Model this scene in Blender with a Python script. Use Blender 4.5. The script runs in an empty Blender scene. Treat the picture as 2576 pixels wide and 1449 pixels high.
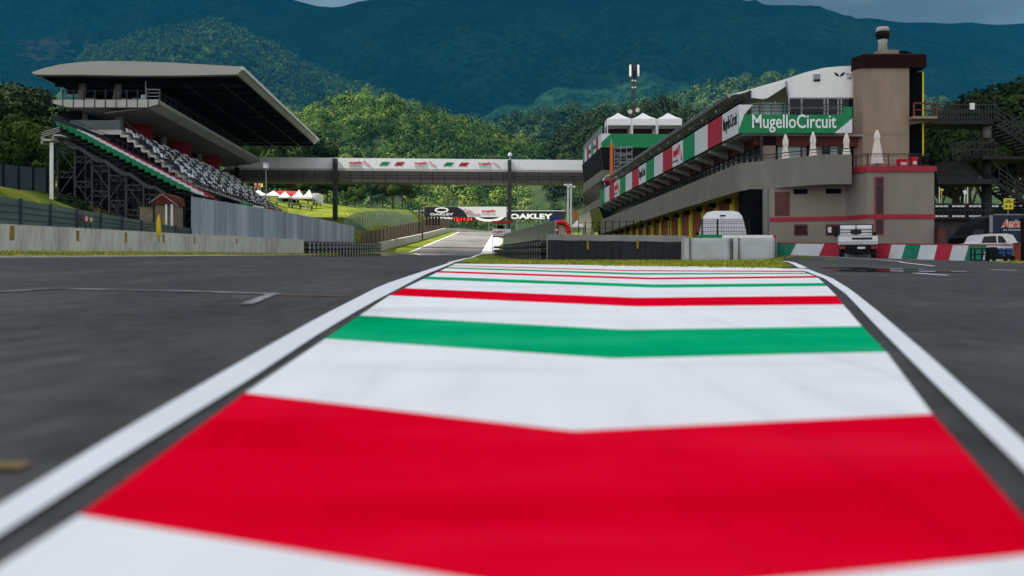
import bpy, math, random
import numpy as np
from mathutils import Vector, Matrix, noise as mnoise

random.seed(7)
SC = bpy.context.scene
COL = SC.collection
KF = 2504.0            # focal length in picture units (picture 2576 wide)
CAMZ = 0.4
R = math.radians


def P(px, py, d):
    """point at distance d whose direction was measured in the survey picture"""
    return Vector(((px - 1288.0) / KF * d, d, CAMZ + (695.0 - py) / KF * d))


def XA(px, d):
    return (px - 1288.0) / KF * d


def ZA(py, d):
    return CAMZ + (695.0 - py) / KF * d


def lerp(a, b, t):
    return a + (b - a) * t


def sst(a, b, x):
    t = (x - a) / (b - a)
    t = 0.0 if t < 0 else 1.0 if t > 1 else t
    return t * t * (3 - 2 * t)


def pl(pts, x):
    if x <= pts[0][0]:
        return pts[0][1]
    for (x0, y0), (x1, y1) in zip(pts, pts[1:]):
        if x <= x1:
            return y0 + (y1 - y0) * (x - x0) / (x1 - x0)
    return pts[-1][1]


# ------------------------------------------------------------------ ground shape
G0P = [(-60, -1.38), (0, 0), (90, 2.07), (136, 3.5), (165, 5.4), (210, 8.4), (260, 11.8), (290, 12.9), (340, 13.0), (900, 16), (3000, 30)]
LP = [(-20.8, .48), (-17.2, .24), (-6, 0.0)]
HP = [(-60, 5.0), (0, 5.4), (48, 5.7), (60, 5.5), (68, 4.6), (76, 4.2), (100, 4.6), (128, 6.2), (150, 8.8), (172, 12.0), (190, 13.4), (260, 17.7), (300, 19), (400, 20), (3000, 60)]


def Gz(X, Y):
    g = pl(G0P, Y)
    if X < -6:
        g += pl(LP, X)
    if X > 13 and 30 < Y < 90:
        g += 0.31 * sst(40, 55, Y) * pl([(13.5, 0), (15, 1), (23.5, 0)], X)
    if X < -18:
        t = sst(125, 150, Y)
        x0 = lerp(-21.9, -19.0, t)
        x1 = lerp(-29.5, -26.5, t)
        h = pl(HP, Y)
        if X < -34:
            h += min(11.0, 0.35 * (-34 - X)) * (1 - sst(95, 150, Y) * 0.6)
        w = sst(x0, x1, X)
        g = lerp(g, max(h, g), w)
    if X > 28 and Y > 62:
        h = pl([(62, 1.4), (110, 5.0), (170, 11.5), (400, 22), (3000, 60)], Y)
        g = lerp(g, max(h, g), sst(28, 40, X))
    return g


# ------------------------------------------------------------------ materials
MATS = {}


def mat(name, col, rough=0.7, var=0.15, scale=1.0, metal=0.0, bump=0.0, bscale=None, spec=0.22, streak=None, alpha=None, emit=None, detail=5.0):
    if name in MATS:
        return MATS[name]
    m = bpy.data.materials.new(name)
    m.use_nodes = True
    nt = m.node_tree
    b = nt.nodes["Principled BSDF"]
    b.inputs["Roughness"].default_value = rough
    b.inputs["Metallic"].default_value = metal
    b.inputs["Specular IOR Level"].default_value = spec
    c = (col[0], col[1], col[2], 1)
    geo = nt.nodes.new("ShaderNodeNewGeometry")
    vec = geo.outputs["Position"]
    if streak:
        mp = nt.nodes.new("ShaderNodeMapping")
        mp.inputs["Scale"].default_value = streak
        nt.links.new(vec, mp.inputs["Vector"])
        vec = mp.outputs["Vector"]
    if var > 0:
        n = nt.nodes.new("ShaderNodeTexNoise")
        n.inputs["Scale"].default_value = scale
        n.inputs["Detail"].default_value = detail
        n.inputs["Roughness"].default_value = 0.65
        nt.links.new(vec, n.inputs["Vector"])
        r = nt.nodes.new("ShaderNodeValToRGB")
        r.color_ramp.elements[0].position = 0.3
        r.color_ramp.elements[1].position = 0.7
        r.color_ramp.elements[0].color = (col[0] * (1 - var), col[1] * (1 - var), col[2] * (1 - var), 1)
        r.color_ramp.elements[1].color = (min(1, col[0] * (1 + var)), min(1, col[1] * (1 + var)), min(1, col[2] * (1 + var)), 1)
        nt.links.new(n.outputs["Fac"], r.inputs["Fac"])
        nt.links.new(r.outputs["Color"], b.inputs["Base Color"])
        if bump > 0:
            n2 = nt.nodes.new("ShaderNodeTexNoise")
            n2.inputs["Scale"].default_value = bscale or scale * 6
            n2.inputs["Detail"].default_value = 4
            nt.links.new(vec, n2.inputs["Vector"])
            bp = nt.nodes.new("ShaderNodeBump")
            bp.inputs["Strength"].default_value = bump
            bp.inputs["Distance"].default_value = 0.05
            nt.links.new(n2.outputs["Fac"], bp.inputs["Height"])
            nt.links.new(bp.outputs["Normal"], b.inputs["Normal"])
    else:
        b.inputs["Base Color"].default_value = c
    if alpha is not None:
        b.inputs["Alpha"].default_value = alpha
    if emit:
        b.inputs["Emission Color"].default_value = (emit[0], emit[1], emit[2], 1)
        b.inputs["Emission Strength"].default_value = emit[3]
    MATS[name] = m
    return m


def ramp_mat(name, stops, scale, detail=6, rough=0.9, stretch=None, bump=0.0, bscale=1.0, bdist=0.1, spec=0.15, scale2=None, stops2=None, mixf=0.5, stretch2=None, island=False, isl=.45):
    """noise driven multi colour material, optionally multiplied with a second noise"""
    if name in MATS:
        return MATS[name]
    m = bpy.data.materials.new(name)
    m.use_nodes = True
    nt = m.node_tree
    b = nt.nodes["Principled BSDF"]
    b.inputs["Roughness"].default_value = rough
    b.inputs["Specular IOR Level"].default_value = spec
    geo = nt.nodes.new("ShaderNodeNewGeometry")
    vec = geo.outputs["Position"]
    if stretch:
        mp = nt.nodes.new("ShaderNodeMapping")
        mp.inputs["Scale"].default_value = stretch
        nt.links.new(vec, mp.inputs["Vector"])
        vec = mp.outputs["Vector"]

    def layer(sc, st, sv=None):
        n = nt.nodes.new("ShaderNodeTexNoise")
        n.inputs["Scale"].default_value = sc
        n.inputs["Detail"].default_value = detail
        n.inputs["Roughness"].default_value = 0.6
        v_ = vec
        if sv:
            mp2 = nt.nodes.new("ShaderNodeMapping")
            mp2.inputs["Scale"].default_value = sv
            mp2.inputs["Rotation"].default_value = (0, 0, .25)
            nt.links.new(geo.outputs["Position"], mp2.inputs["Vector"])
            v_ = mp2.outputs["Vector"]
        nt.links.new(v_, n.inputs["Vector"])
        f = n.outputs["Fac"]
        r = nt.nodes.new("ShaderNodeValToRGB")
        while len(r.color_ramp.elements) < len(st):
            r.color_ramp.elements.new(0.5)
        for e, (p, c) in zip(r.color_ramp.elements, st):
            e.position = p
            e.color = (c[0], c[1], c[2], 1)
        nt.links.new(f, r.inputs["Fac"])
        return r.outputs["Color"]
    out = layer(scale, stops)
    if scale2:
        o2 = layer(scale2, stops2, stretch2)
        mx = nt.nodes.new("ShaderNodeMix")
        mx.data_type = "RGBA"
        mx.blend_type = "MULTIPLY"
        mx.inputs["Factor"].default_value = mixf
        nt.links.new(out, mx.inputs["A"])
        nt.links.new(o2, mx.inputs["B"])
        out = mx.outputs["Result"]
    if island:
        mr = nt.nodes.new("ShaderNodeMapRange")
        mr.inputs["To Min"].default_value = 1 - isl
        mr.inputs["To Max"].default_value = 1 + isl
        nt.links.new(geo.outputs["Random Per Island"], mr.inputs["Value"])
        hs = nt.nodes.new("ShaderNodeHueSaturation")
        nt.links.new(mr.outputs["Result"], hs.inputs["Value"])
        nt.links.new(out, hs.inputs["Color"])
        out = hs.outputs["Color"]
    nt.links.new(out, b.inputs["Base Color"])
    if bump > 0:
        n2 = nt.nodes.new("ShaderNodeTexNoise")
        n2.inputs["Scale"].default_value = bscale
        n2.inputs["Detail"].default_value = 4
        nt.links.new(geo.outputs["Position"], n2.inputs["Vector"])
        bp = nt.nodes.new("ShaderNodeBump")
        bp.inputs["Strength"].default_value = bump
        bp.inputs["Distance"].default_value = bdist
        nt.links.new(n2.outputs["Fac"], bp.inputs["Height"])
        nt.links.new(bp.outputs["Normal"], b.inputs["Normal"])
    MATS[name] = m
    return m


# ------------------------------------------------------------------ mesh building
MW = {}


class MB:
    def __init__(self, f=None):
        self.v, self.f, self.m = [], [], []
        self.fr = f

    def pt(self, p):
        p = self.fr(*p) if self.fr else Vector(p)
        self.v.append((p[0], p[1], p[2]))
        return len(self.v) - 1

    def poly(self, pts, m=0):
        self.f.append([self.pt(p) for p in pts])
        self.m.append(m)

    def hexa(self, q, m=0):
        i = [self.pt(p) for p in q]
        for a in ((3, 2, 1, 0), (4, 5, 6, 7), (0, 1, 5, 4), (1, 2, 6, 5), (2, 3, 7, 6), (3, 0, 4, 7)):
            self.f.append([i[k] for k in a])
            self.m.append(m)

    def box(self, x0, x1, y0, y1, z0, z1, m=0):
        self.hexa([(x0, y0, z0), (x1, y0, z0), (x1, y1, z0), (x0, y1, z0), (x0, y0, z1), (x1, y0, z1), (x1, y1, z1), (x0, y1, z1)], m)

    def prism(self, base, top, m=0):
        """base, top: equal length point lists (closed outlines)"""
        n = len(base)
        a = [self.pt(p) for p in base]
        b = [self.pt(p) for p in top]
        self.f.append(a[::-1]); self.m.append(m)
        self.f.append(b); self.m.append(m)
        for k in range(n):
            j = (k + 1) % n
            self.f.append([a[k], a[j], b[j], b[k]]); self.m.append(m)

    def bar(self, p, q, w=0.05, h=None, m=0):
        h = h or w
        p, q = Vector(p), Vector(q)
        if self.fr:
            p, q = Vector(self.fr(*p)), Vector(self.fr(*q))
        d = (q - p)
        if d.length < 1e-6:
            return
        d.normalize()
        up = Vector((0, 0, 1)) if abs(d.z) < 0.95 else Vector((0, 1, 0))
        s = d.cross(up).normalized()
        t = s.cross(d).normalized()
        fr, self.fr = self.fr, None
        c = [(-1, -1), (1, -1), (1, 1), (-1, 1)]
        self.hexa([p + s * a * w / 2 + t * b * h / 2 for a, b in c] + [q + s * a * w / 2 + t * b * h / 2 for a, b in c], m)
        self.fr = fr

    def tube(self, p, q, r0, r1=None, n=8, m=0):
        r1 = r0 if r1 is None else r1
        p, q = Vector(p), Vector(q)
        if self.fr:
            p, q = Vector(self.fr(*p)), Vector(self.fr(*q))
        d = (q - p).normalized()
        up = Vector((0, 0, 1)) if abs(d.z) < 0.95 else Vector((0, 1, 0))
        s = d.cross(up).normalized()
        t = s.cross(d).normalized()
        fr, self.fr = self.fr, None
        A = [p + (s * math.cos(k * 2 * math.pi / n) + t * math.sin(k * 2 * math.pi / n)) * r0 for k in range(n)]
        B = [q + (s * math.cos(k * 2 * math.pi / n) + t * math.sin(k * 2 * math.pi / n)) * r1 for k in range(n)]
        self.prism(A, B, m)
        self.fr = fr

    def lathe(self, c, prof, n=16, m=0):
        rings = []
        for r, z in prof:
            rings.append([self.pt((c[0] + r * math.cos(k * 2 * math.pi / n), c[1] + r * math.sin(k * 2 * math.pi / n), c[2] + z)) for k in range(n)])
        for a, b in zip(rings, rings[1:]):
            for k in range(n):
                j = (k + 1) % n
                self.f.append([a[k], a[j], b[j], b[k]]); self.m.append(m)
        self.f.append(rings[0][::-1]); self.m.append(m)
        self.f.append(rings[-1]); self.m.append(m)

    def build(self, name, mats, parent=None, smooth=False, label=None):
        if not isinstance(mats, (list, tuple)):
            mats = [mats]
        vs = self.v
        if parent is not None:
            iv = MW[parent.name].inverted()
            vs = [tuple(iv @ Vector(p)) for p in vs]
        me = bpy.data.meshes.new(name)
        me.from_pydata(vs, [], self.f)
        for m in mats:
            me.materials.append(m)
        if len(mats) > 1:
            me.polygons.foreach_set("material_index", self.m)
        if smooth:
            me.polygons.foreach_set("use_smooth", [True] * len(self.f))
        me.update()
        o = bpy.data.objects.new(name, me)
        COL.objects.link(o)
        if parent is not None:
            o.parent = parent
            MW[o.name] = MW[parent.name].copy()
        else:
            MW[o.name] = Matrix.Identity(4)
        if label:
            o["label"] = label
        return o


def tag(o, label=None, cat=None, group=None, kind=None):
    if label:
        o["label"] = label
    if cat:
        o["category"] = cat
    if group:
        o["group"] = group
    if kind:
        o["kind"] = kind
    return o


def thing(name, label, cat, loc, rotz=0, group=None):
    o = bpy.data.objects.new(name, None)
    o.empty_display_size = 0.3
    COL.objects.link(o)
    o.location = loc
    o.rotation_euler = (0, 0, rotz)
    MW[o.name] = Matrix.Translation(Vector(loc)) @ Matrix.Rotation(rotz, 4, "Z")
    return tag(o, label, cat, group)


def solo(mb, name, mats, label, cat, group=None, smooth=False):
    """thing that is one mesh, origin at its base centre"""
    n = len(mb.v)
    cx = sum(p[0] for p in mb.v) / n
    cy = sum(p[1] for p in mb.v) / n
    cz = min(p[2] for p in mb.v)
    mb.v = [(p[0] - cx, p[1] - cy, p[2] - cz) for p in mb.v]
    o = mb.build(name, mats, None, smooth)
    o.location = (cx, cy, cz)
    return tag(o, label, cat, group)


def copy_tree(o, parent=None):
    c = o.copy()
    COL.objects.link(c)
    c.parent = parent
    for ch in o.children:
        copy_tree(ch, c)
    return c


def lettering(text, o, ux, uy, w, h, material, parent, name="lettering", bold=0.0, depth=0.02, shear=0.0):
    """text as a thin solid mesh: o = lower left corner, ux right, uy up, fitted to w x h"""
    cu = bpy.data.curves.new("txt", "FONT")
    cu.body = text
    cu.offset = bold
    cu.extrude = 0.02
    cu.resolution_u = 3
    cu.shear = shear
    to = bpy.data.objects.new("txt", cu)
    COL.objects.link(to)
    dg = bpy.context.evaluated_depsgraph_get()
    me = bpy.data.meshes.new_from_object(to.evaluated_get(dg))
    vs = [v.co.copy() for v in me.vertices]
    fs = [list(p.vertices) for p in me.polygons]
    bpy.data.objects.remove(to)
    bpy.data.curves.remove(cu)
    bpy.data.meshes.remove(me)
    x0, x1 = min(v.x for v in vs), max(v.x for v in vs)
    y0, y1 = min(v.y for v in vs), max(v.y for v in vs)
    ux, uy = Vector(ux).normalized(), Vector(uy).normalized()
    nz = ux.cross(uy)
    mb = MB()
    o = Vector(o)
    for v in vs:
        p = o + ux * ((v.x - x0) / (x1 - x0) * w) + uy * ((v.y - y0) / (y1 - y0) * h) + nz * ((v.z / 0.02 + 1) / 2 * depth)
        mb.v.append(tuple(p))
    mb.f = fs
    mb.m = [0] * len(fs)
    return mb.build(name, material, parent)


def stroke(mb, pts, o, ux, uy, w, t, m=0):
    """polyline drawn as thin bars in the plane o, ux, uy"""
    ux, uy = Vector(ux).normalized(), Vector(uy).normalized()
    q = [Vector(o) + ux * a + uy * b for a, b in pts]
    for a, b in zip(q, q[1:]):
        mb.bar(a, b, w, t, m)


# palette -------------------------------------------------------------------
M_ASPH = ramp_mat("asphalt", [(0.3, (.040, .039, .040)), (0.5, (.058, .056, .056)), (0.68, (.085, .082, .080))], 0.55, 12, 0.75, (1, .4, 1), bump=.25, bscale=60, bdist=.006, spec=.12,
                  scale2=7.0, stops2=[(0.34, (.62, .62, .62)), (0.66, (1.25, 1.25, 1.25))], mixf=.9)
M_ASPH2 = ramp_mat("pale_asphalt", [(0.3, (.10, .095, .09)), (0.5, (.15, .142, .135)), (0.7, (.19, .18, .17))], 0.12, 6, 0.85, (1, .25, 1), spec=.1)  # paler, warmer grey for the far stretch of track
M_GRASS = ramp_mat("grass_ground", [(0.3, (.055, .082, .010)), (0.5, (.125, .155, .014)), (0.68, (.23, .215, .030))], 0.5, 8, 0.95, bump=.8, bscale=9, bdist=.12, spec=.1,
                   scale2=0.05, stops2=[(0.35, (.6, .68, .6)), (0.65, (1.1, 1.1, 1.0))], mixf=.8)
M_WHITEP = mat("white_paint", (.78, .79, .80), .55, .05, 2.0)
M_REDP = ramp_mat("red_paint", [(0.3, (.58, .0005, .009)), (0.5, (.76, .0005, .020)), (0.72, (.80, .012, .042))], 0.9, 5, .55, (.5, 1.6, 1), spec=.0, scale2=1.6, stops2=[(.28, (.86, .86, .85)), (.42, (.96, .96, .96)), (.60, (1.0, 1.0, 1.0))], mixf=.9, stretch2=(3.2, .35, 1))
M_GREENP = ramp_mat("green_paint", [(0.3, (.0, .28, .10)), (0.5, (.0, .38, .15)), (0.72, (.02, .43, .20))], 0.9, 5, .55, (.5, 1.6, 1), spec=.0, scale2=1.6, stops2=[(.28, (.86, .86, .85)), (.42, (.96, .96, .96)), (.60, (1.0, 1.0, 1.0))], mixf=.9, stretch2=(3.2, .35, 1))
M_KWHITE = ramp_mat("kerb_white_paint", [(0.3, (.66, .66, .67)), (0.45, (.80, .80, .80)), (0.72, (.84, .84, .83))], 0.8, 5, .6, (.5, 1.6, 1), spec=.0, scale2=1.6, stops2=[(.28, (.86, .86, .85)), (.42, (.96, .96, .96)), (.60, (1.0, 1.0, 1.0))], mixf=.9, stretch2=(3.2, .35, 1))
M_CONC = mat("concrete", (.36, .34, .30), .85, .22, .8, bump=.3, streak=(1, 1, .35))
M_CONCD = mat("grey_concrete", (.24, .235, .225), .85, .2, .8, bump=.3)
M_TAUPE = mat("taupe_render", (.185, .170, .142), .85, .17, .9, bump=.2, bscale=20, streak=(1, 1, .3))
M_TAN = mat("tan_render", (.265, .198, .148), .85, .17, .9, bump=.2, bscale=20, streak=(1, 1, .35))
M_PINK = mat("pinkish_render", (.31, .255, .215), .85, .10, .7, bump=.2, bscale=20, streak=(1, 1, .4))
M_DKRED = mat("dark_red_paint", (.013, .0008, .0013), .95, .15, 1)
M_BAND = mat("red_band", (.32, .022, .040), .6, .12, 1.5)
M_BLACK = mat("black_metal", (.009, .009, .010), .6, .2, 2, spec=.08)
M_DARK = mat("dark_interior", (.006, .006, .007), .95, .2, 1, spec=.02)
M_STEEL = mat("galvanised_steel", (.24, .25, .26), .45, .2, 3, metal=.6)
M_DSTEEL = mat("dark_steel", (.032, .033, .036), .6, .2, 3, metal=.3)
M_WHITE = mat("white_coating", (.74, .74, .73), .5, .06, 1.5)
M_FABW = mat("white_fabric", (.78, .77, .74), .8, .06, 2.5, bump=.3, bscale=6)
M_FABP = mat("cream_fabric", (.72, .66, .60), .85, .08, 4, bump=.4, bscale=10)
M_RED = mat("red_coating", (.50, .012, .020), .5, .1, 2)
M_GREEN = mat("green_coating", (.005, .20, .065), .5, .08, 1)
M_FLAGR = mat("banner_red", (.42, .022, .050), .6, .07, 1)
M_FLAGW = mat("banner_white", (.62, .62, .64), .6, .05, 1)
M_FLAGG = mat("banner_green", (.006, .25, .10), .6, .07, 1)
M_YEL = mat("yellow_paint", (.72, .60, .02), .5, .08, 1)
M_YELD = mat("dull_yellow", (.26, .17, .03), .8, .45, 6)
M_ORANGE = mat("orange_paint", (.62, .11, .02), .5, .1, 2)
M_BRICK = mat("brick_red_shutter", (.26, .062, .045), .6, .12, 2)
M_GLASS = mat("dark_glass", (.010, .012, .014), .12, .3, .6, spec=.22)
M_GLASSG = mat("greenish_glass", (.25, .34, .30), .3, .25, .5, spec=.3)
M_BROWN = mat("brown_mesh", (.090, .078, .066), .7, .15, .4)
M_TEXTD = mat("black_print", (.012, .012, .016), .6, 0)
M_TEXTW = mat("white_print", (.80, .80, .80), .6, 0)
M_TEXTR = mat("red_print", (.55, .01, .04), .6, 0)
M_TEXTN = mat("navy_print", (.006, .008, .03), .6, 0)
M_RUBBER = mat("rubber", (.014, .014, .015), .8, .2, 5)
M_TRUNK = mat("bark", (.055, .040, .028), .9, .3, 3)
# lighting parameters
HAZE_D = .00006
HAZE_C = (.024, .34, .66, 1)
SUN_E = 4.0
SKY_S = .10
EXPO = 1.42
CLOUD_C = (4.5, 4.4, 4.35, 1)
BANK_A = (.42, .62, .80, 1)
BANK_B = (.85, 1.15, 1.40, 1)
CLOUDS = [(-5, 25, 130, 70, 1500, 1), (45, 105, 52, 62, 1520, 2), (300, 3300, 3400, 1160, 1750, 4), (-1700, 1700, 800, 800, 1700, 6), (2600, 4300, 2400, 1100, 1800, 9)]
# ================================================================== GROUND, ROADS, PAINT
def frange(a, b, s):
    n = int(round((b - a) / s))
    return [a + i * s for i in range(n + 1)]


def grid_mesh(xs, ys, zf, name, material, kind="structure", smooth=True):
    mb = MB()
    for y in ys:
        for x in xs:
            mb.v.append((x, y, zf(x, y)))
    nx = len(xs)
    for j in range(len(ys) - 1):
        for i in range(nx - 1):
            a = j * nx + i
            mb.f.append([a, a + 1, a + nx + 1, a + nx]); mb.m.append(0)
    o = mb.build(name, material, None, smooth)
    o["kind"] = kind
    return o


gx = [-900, -600, -400, -250, -160, -110, -80, -66, -58, -52] + frange(-50, 44, 1.0) + [47, 52, 60, 75, 100, 150, 250, 400, 600, 900]
gy = [-30, -20, -12] + frange(-8, 150, 1.0) + frange(152, 220, 2.0) + [225, 230, 240, 250, 260, 275, 290, 315, 340, 380, 450, 600, 900]
grid_mesh(gx, gy, Gz, "ground", M_GRASS)


def strip(name, left, right, ys, off, material, nx=6, kind="structure", zf=Gz, obj=True):
    """road-like sheet between two edge curves X(Y), laid just above the ground"""
    mb = MB()
    for y in ys:
        a, b = left(y), right(y)
        for k in range(nx + 1):
            x = a + (b - a) * k / nx
            mb.v.append((x, y, zf(x, y) + off))
    for j in range(len(ys) - 1):
        for i in range(nx):
            a = j * (nx + 1) + i
            mb.f.append([a, a + 1, a + nx + 2, a + nx + 1]); mb.m.append(0)
    if not obj:
        return mb
    o = mb.build(name, material, None, True)
    o["kind"] = kind
    return o


def U(px, py):
    """surveyed picture point brought down onto the sloping run-off plane"""
    d = (CAMZ - .018) * KF / (py - 637.4)
    return (XA(px, d), d)


def curve(pts):
    pts = sorted(pts, key=lambda p: p[1])
    return lambda y: pl([(p[1], p[0]) for p in pts], y)


# edges of the painted run-off (surveyed points)
LW_out = [U(*p) for p in [(-330, 1440), (0, 1259), (300, 1077), (619, 893), (800, 793), (966, 711), (1060, 682), (1136, 658.5)]]
LW_in = [U(*p) for p in [(-330, 1560), (0, 1353), (300, 1160), (625, 961), (800, 845), (909, 779), (1068, 692.5), (1142, 661.5)]]
PL_in = [U(*p) for p in [(-200, 1560), (0, 1421), (205, 1290), (619, 985), (820, 850), (980, 742.5), (1064, 702), (1100, 685), (1143, 664)]]
PR_in = [U(*p) for p in [(2790, 1530), (2576, 1302), (2345, 1040), (2230, 885), (2168, 820), (2121, 765.5), (2104, 743.6), (2077, 716), (2055, 696), (2026, 686), (2019, 678)]]
RW_in = [U(*p) for p in [(2900, 1530), (2576, 1190), (2330, 950), (2200, 819), (2128, 741), (2067.6, 697), (2036, 688), (2021, 679)]]
RW_out = [U(*p) for p in [(3060, 1530), (2576, 1105), (2345, 895), (2200, 772), (2140, 726.6), (2092, 697), (2058, 686), (2033, 676)]]
def narrow(a, b, fa, fb):
    """pull the two edges of a kerb line together"""
    return [lerp_pt(p, q, fa) for p, q in zip(a, b)], [lerp_pt(q, p, fb) for p, q in zip(a, b)]


def lerp_pt(p, q, f):
    return (lerp(p[0], q[0], f), lerp(p[1], q[1], f))


LW_out, LW_in = narrow(LW_out, LW_in, .16, .05)
RW_out, RW_in = narrow(RW_out, RW_in, .12, .05)
cLo, cLi, cPl, cPr, cRi, cRo = map(curve, (LW_out, LW_in, PL_in, PR_in, RW_in, RW_out))

# track on the left of the run-off
trkL = [(-17.4, -8), (-17.2, 60), (-16.9, 95), (-14.1, 132), (-14.2, 180), (-13.9, 250), (-14.5, 330)]
trkR = [(1.6, -8), (0.9, 4), (-0.5, 14), (-2.4, 40.7), (-3.2, 70), (-3.7, 105), (-4.15, 165), (-4.5, 250), (-4.9, 330)]
tl, tr = curve(trkL), curve(trkR)
ysN = frange(-6, 110, 1.0)
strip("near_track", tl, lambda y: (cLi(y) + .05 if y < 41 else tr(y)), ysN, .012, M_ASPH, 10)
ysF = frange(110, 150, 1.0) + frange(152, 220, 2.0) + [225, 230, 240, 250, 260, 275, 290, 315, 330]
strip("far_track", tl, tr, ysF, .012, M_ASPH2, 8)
# pale worn band where the grass meets the asphalt, and white edge lines
M_DUST = ramp_mat("dusty_edge", [(0.35, (.16, .15, .12)), (0.55, (.30, .28, .23)), (0.7, (.38, .35, .29))], 0.8, 7, .9)
strip("dusty_track_edge", lambda y: tl(y) - .9, lambda y: tl(y) + .12, frange(30, 110, 1.0), .020, M_DUST, 2)
strip("track_edge_line", lambda y: tl(y) + .02, lambda y: tl(y) + .26, ysF, .022, M_WHITEP, 1)
strip("track_side_line", lambda y: tr(y) - .28, lambda y: tr(y), frange(41, 150, 1.0) + ysF[41:], .024, M_WHITEP, 1)
strip("white_apron", lambda y: tr(y) + .05, lambda y: pl([(130, -3.6), (138, -2.0), (200, -1.8), (230, -4.0)], y), frange(130, 150, 1.0) + frange(152, 220, 2.0), .018, mat("white_apron_paint", (.66, .64, .62), .7, .1, .5), 4)
M_LGRASS = mat("bright_grass", (.14, .22, .02), .95, .3, 3, bump=.5)
strip("bright_grass_verge", lambda y: tr(y) + .05, lambda y: pl([(41, -1.9), (60, -1.7), (90, -3.2)], y), frange(41, 90, 1.0), .03, M_LGRASS, 3)

# black joint under the painted run-off, painted stripes, white kerb lines
ysP = [0.9, 1.0, 1.15, 1.3, 1.5, 1.75, 2.0, 2.3, 2.6, 3, 3.5, 4, 4.7, 5.5, 6.5, 8, 9.5, 11, 13, 15, 18, 21, 24, 25, 27, 30, 33, 36, 38, 40.5]
strip("left_kerb_line", cLo, cLi, ysP, .020, M_WHITEP, 3)
strip("right_kerb_line", cRi, cRo, [y for y in ysP if y <= 25], .020, M_WHITEP, 3)
# grass strip edge line curving off to the barrier
mb = MB()
pts = [(2021, 674.5), (2006, 667), (1992, 660), (1978, 656), (1965, 654.2), (1950, 653.4)]
w0 = []
for k, p in enumerate(pts):
    d = [25.5, 32, 41, 46, 48, 49][k]
    w0.append((XA(p[0], d), d))
for (a, b) in zip(w0, w0[1:]):
    A, B = Vector((a[0], a[1])), Vector((b[0], b[1]))
    q = []
    for o, s in ((A, -1), (B, -1), (B, 1), (A, 1)):
        x, y = o.x + s * .14, o.y + s * .10
        q.append((x, y, Gz(x, y) + .03))
    mb.poly(q)
o = mb.build("verge_edge_line", M_WHITEP)
o["kind"] = "structure"

# stripe boundaries: (left, ridge, right) picture points, far to near, with colour of the stripe NEARER than it
bnd = [
    ([(1143.4, 667.4), (1592, 679.6), (2024, 681.2)], "r"), ([(1143, 668.8), (1592, 682.2), (2025, 684.0)], "w"),
    ([(1128, 672.0), (1600, 686.6), (2026, 686.4)], "g"), ([(1123, 675.0), (1600, 691.4), (2030, 688.8)], "w"),
    ([(1102, 681.2), (1640, 698.2), (2053, 693.8)], "r"), ([(1097, 685.4), (1640, 703.2), (2057, 698.6)], "w"),
    ([(1070, 695.0), (1650, 715.6), (2073, 711.6)], "g"), ([(1062, 702.2), (1650, 723.6), (2079, 719.4)], "w"),
    ([(1006, 724.1), (1600, 748.8), (2104, 743.6)], "r"), ([(978, 742.6), (1600, 770.6), (2121, 765.5)], "w"),
    ([(905, 793.0), (1570, 829.0), (2169, 820.0)], "g"), ([(815, 851.0), (1545, 901.0), (2232, 884.5)], "w"),
    ([(622, 988.0), (1440, 1083.0), (2346, 1040.0)], "r"), ([(200, 1294.0), (1469, 1505.0), (2585, 1394.0)], "w"),
]


def bline(tri):
    a, b, c = [Vector((*U(*p),)) for p in tri]
    a = a + (a - b) * 0.15
    c = c + (c - b) * 0.15
    return a, b, c


lines = [bline(t) for t, _ in bnd]
far = [Vector((-6, 41.2)), Vector((2.4, 33.0)), Vector((9.5, 24.0))]
near = [l + Vector((0, -1.4)) for l in lines[-1]]
chain = [tuple(far)] + lines + [tuple(near)]
cols = ["w"] + [c for _, c in bnd]
ci = {"w": 0, "r": 1, "g": 2}


def bY(l, x):
    a, b, c = l
    if x < b.x:
        t = (x - a.x) / (b.x - a.x)
        return a.y + (b.y - a.y) * t
    t = (x - b.x) / (c.x - b.x)
    return b.y + (c.y - b.y) * t


mb = MB()
NX = 44
import bisect
for l0, l1, cc in zip(chain, chain[1:], cols):
    # march across, clip to the painted area's edges
    xa, xb = -4.0, 9.0
    # find x range on each boundary by bisection with edge curves
    def edge(l, c, s):
        lo, hi = (-5.5, l[1].x) if s < 0 else (l[1].x, 11)
        for _ in range(40):
            mid = (lo + hi) / 2
            inside = mid > c(bY(l, mid)) if s < 0 else mid < c(bY(l, mid))
            if s < 0:
                lo, hi = (lo, mid) if inside else (mid, hi)
            else:
                lo, hi = (mid, hi) if inside else (lo, mid)
        return (lo + hi) / 2
    e0 = (edge(l0, cPl, -1), edge(l0, cPr, 1))
    e1 = (edge(l1, cPl, -1), edge(l1, cPr, 1))
    rows = []
    NS = 6
    for s in range(NS + 1):
        t = s / NS
        row = []
        for k in range(NX + 1):
            u = k / NX
            x0 = lerp(e0[0], e0[1], u); x1 = lerp(e1[0], e1[1], u)
            y0, y1 = bY(l0, x0), bY(l1, x1)
            x, y = lerp(x0, x1, t), lerp(y0, y1, t)
            if k == 0:
                x = cPl(y)
            if k == NX:
                x = cPr(y)
            row.append(mb.pt((x, y, Gz(x, y) + .017)))
        rows.append(row)
    for r0, r1 in zip(rows, rows[1:]):
        for k in range(NX):
            mb.f.append([r1[k], r1[k + 1], r0[k + 1], r0[k]]); mb.m.append(ci[cc])
o = mb.build("painted_run_off", [M_KWHITE, M_REDP, M_GREENP], None, True)
o["kind"] = "structure"
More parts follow.
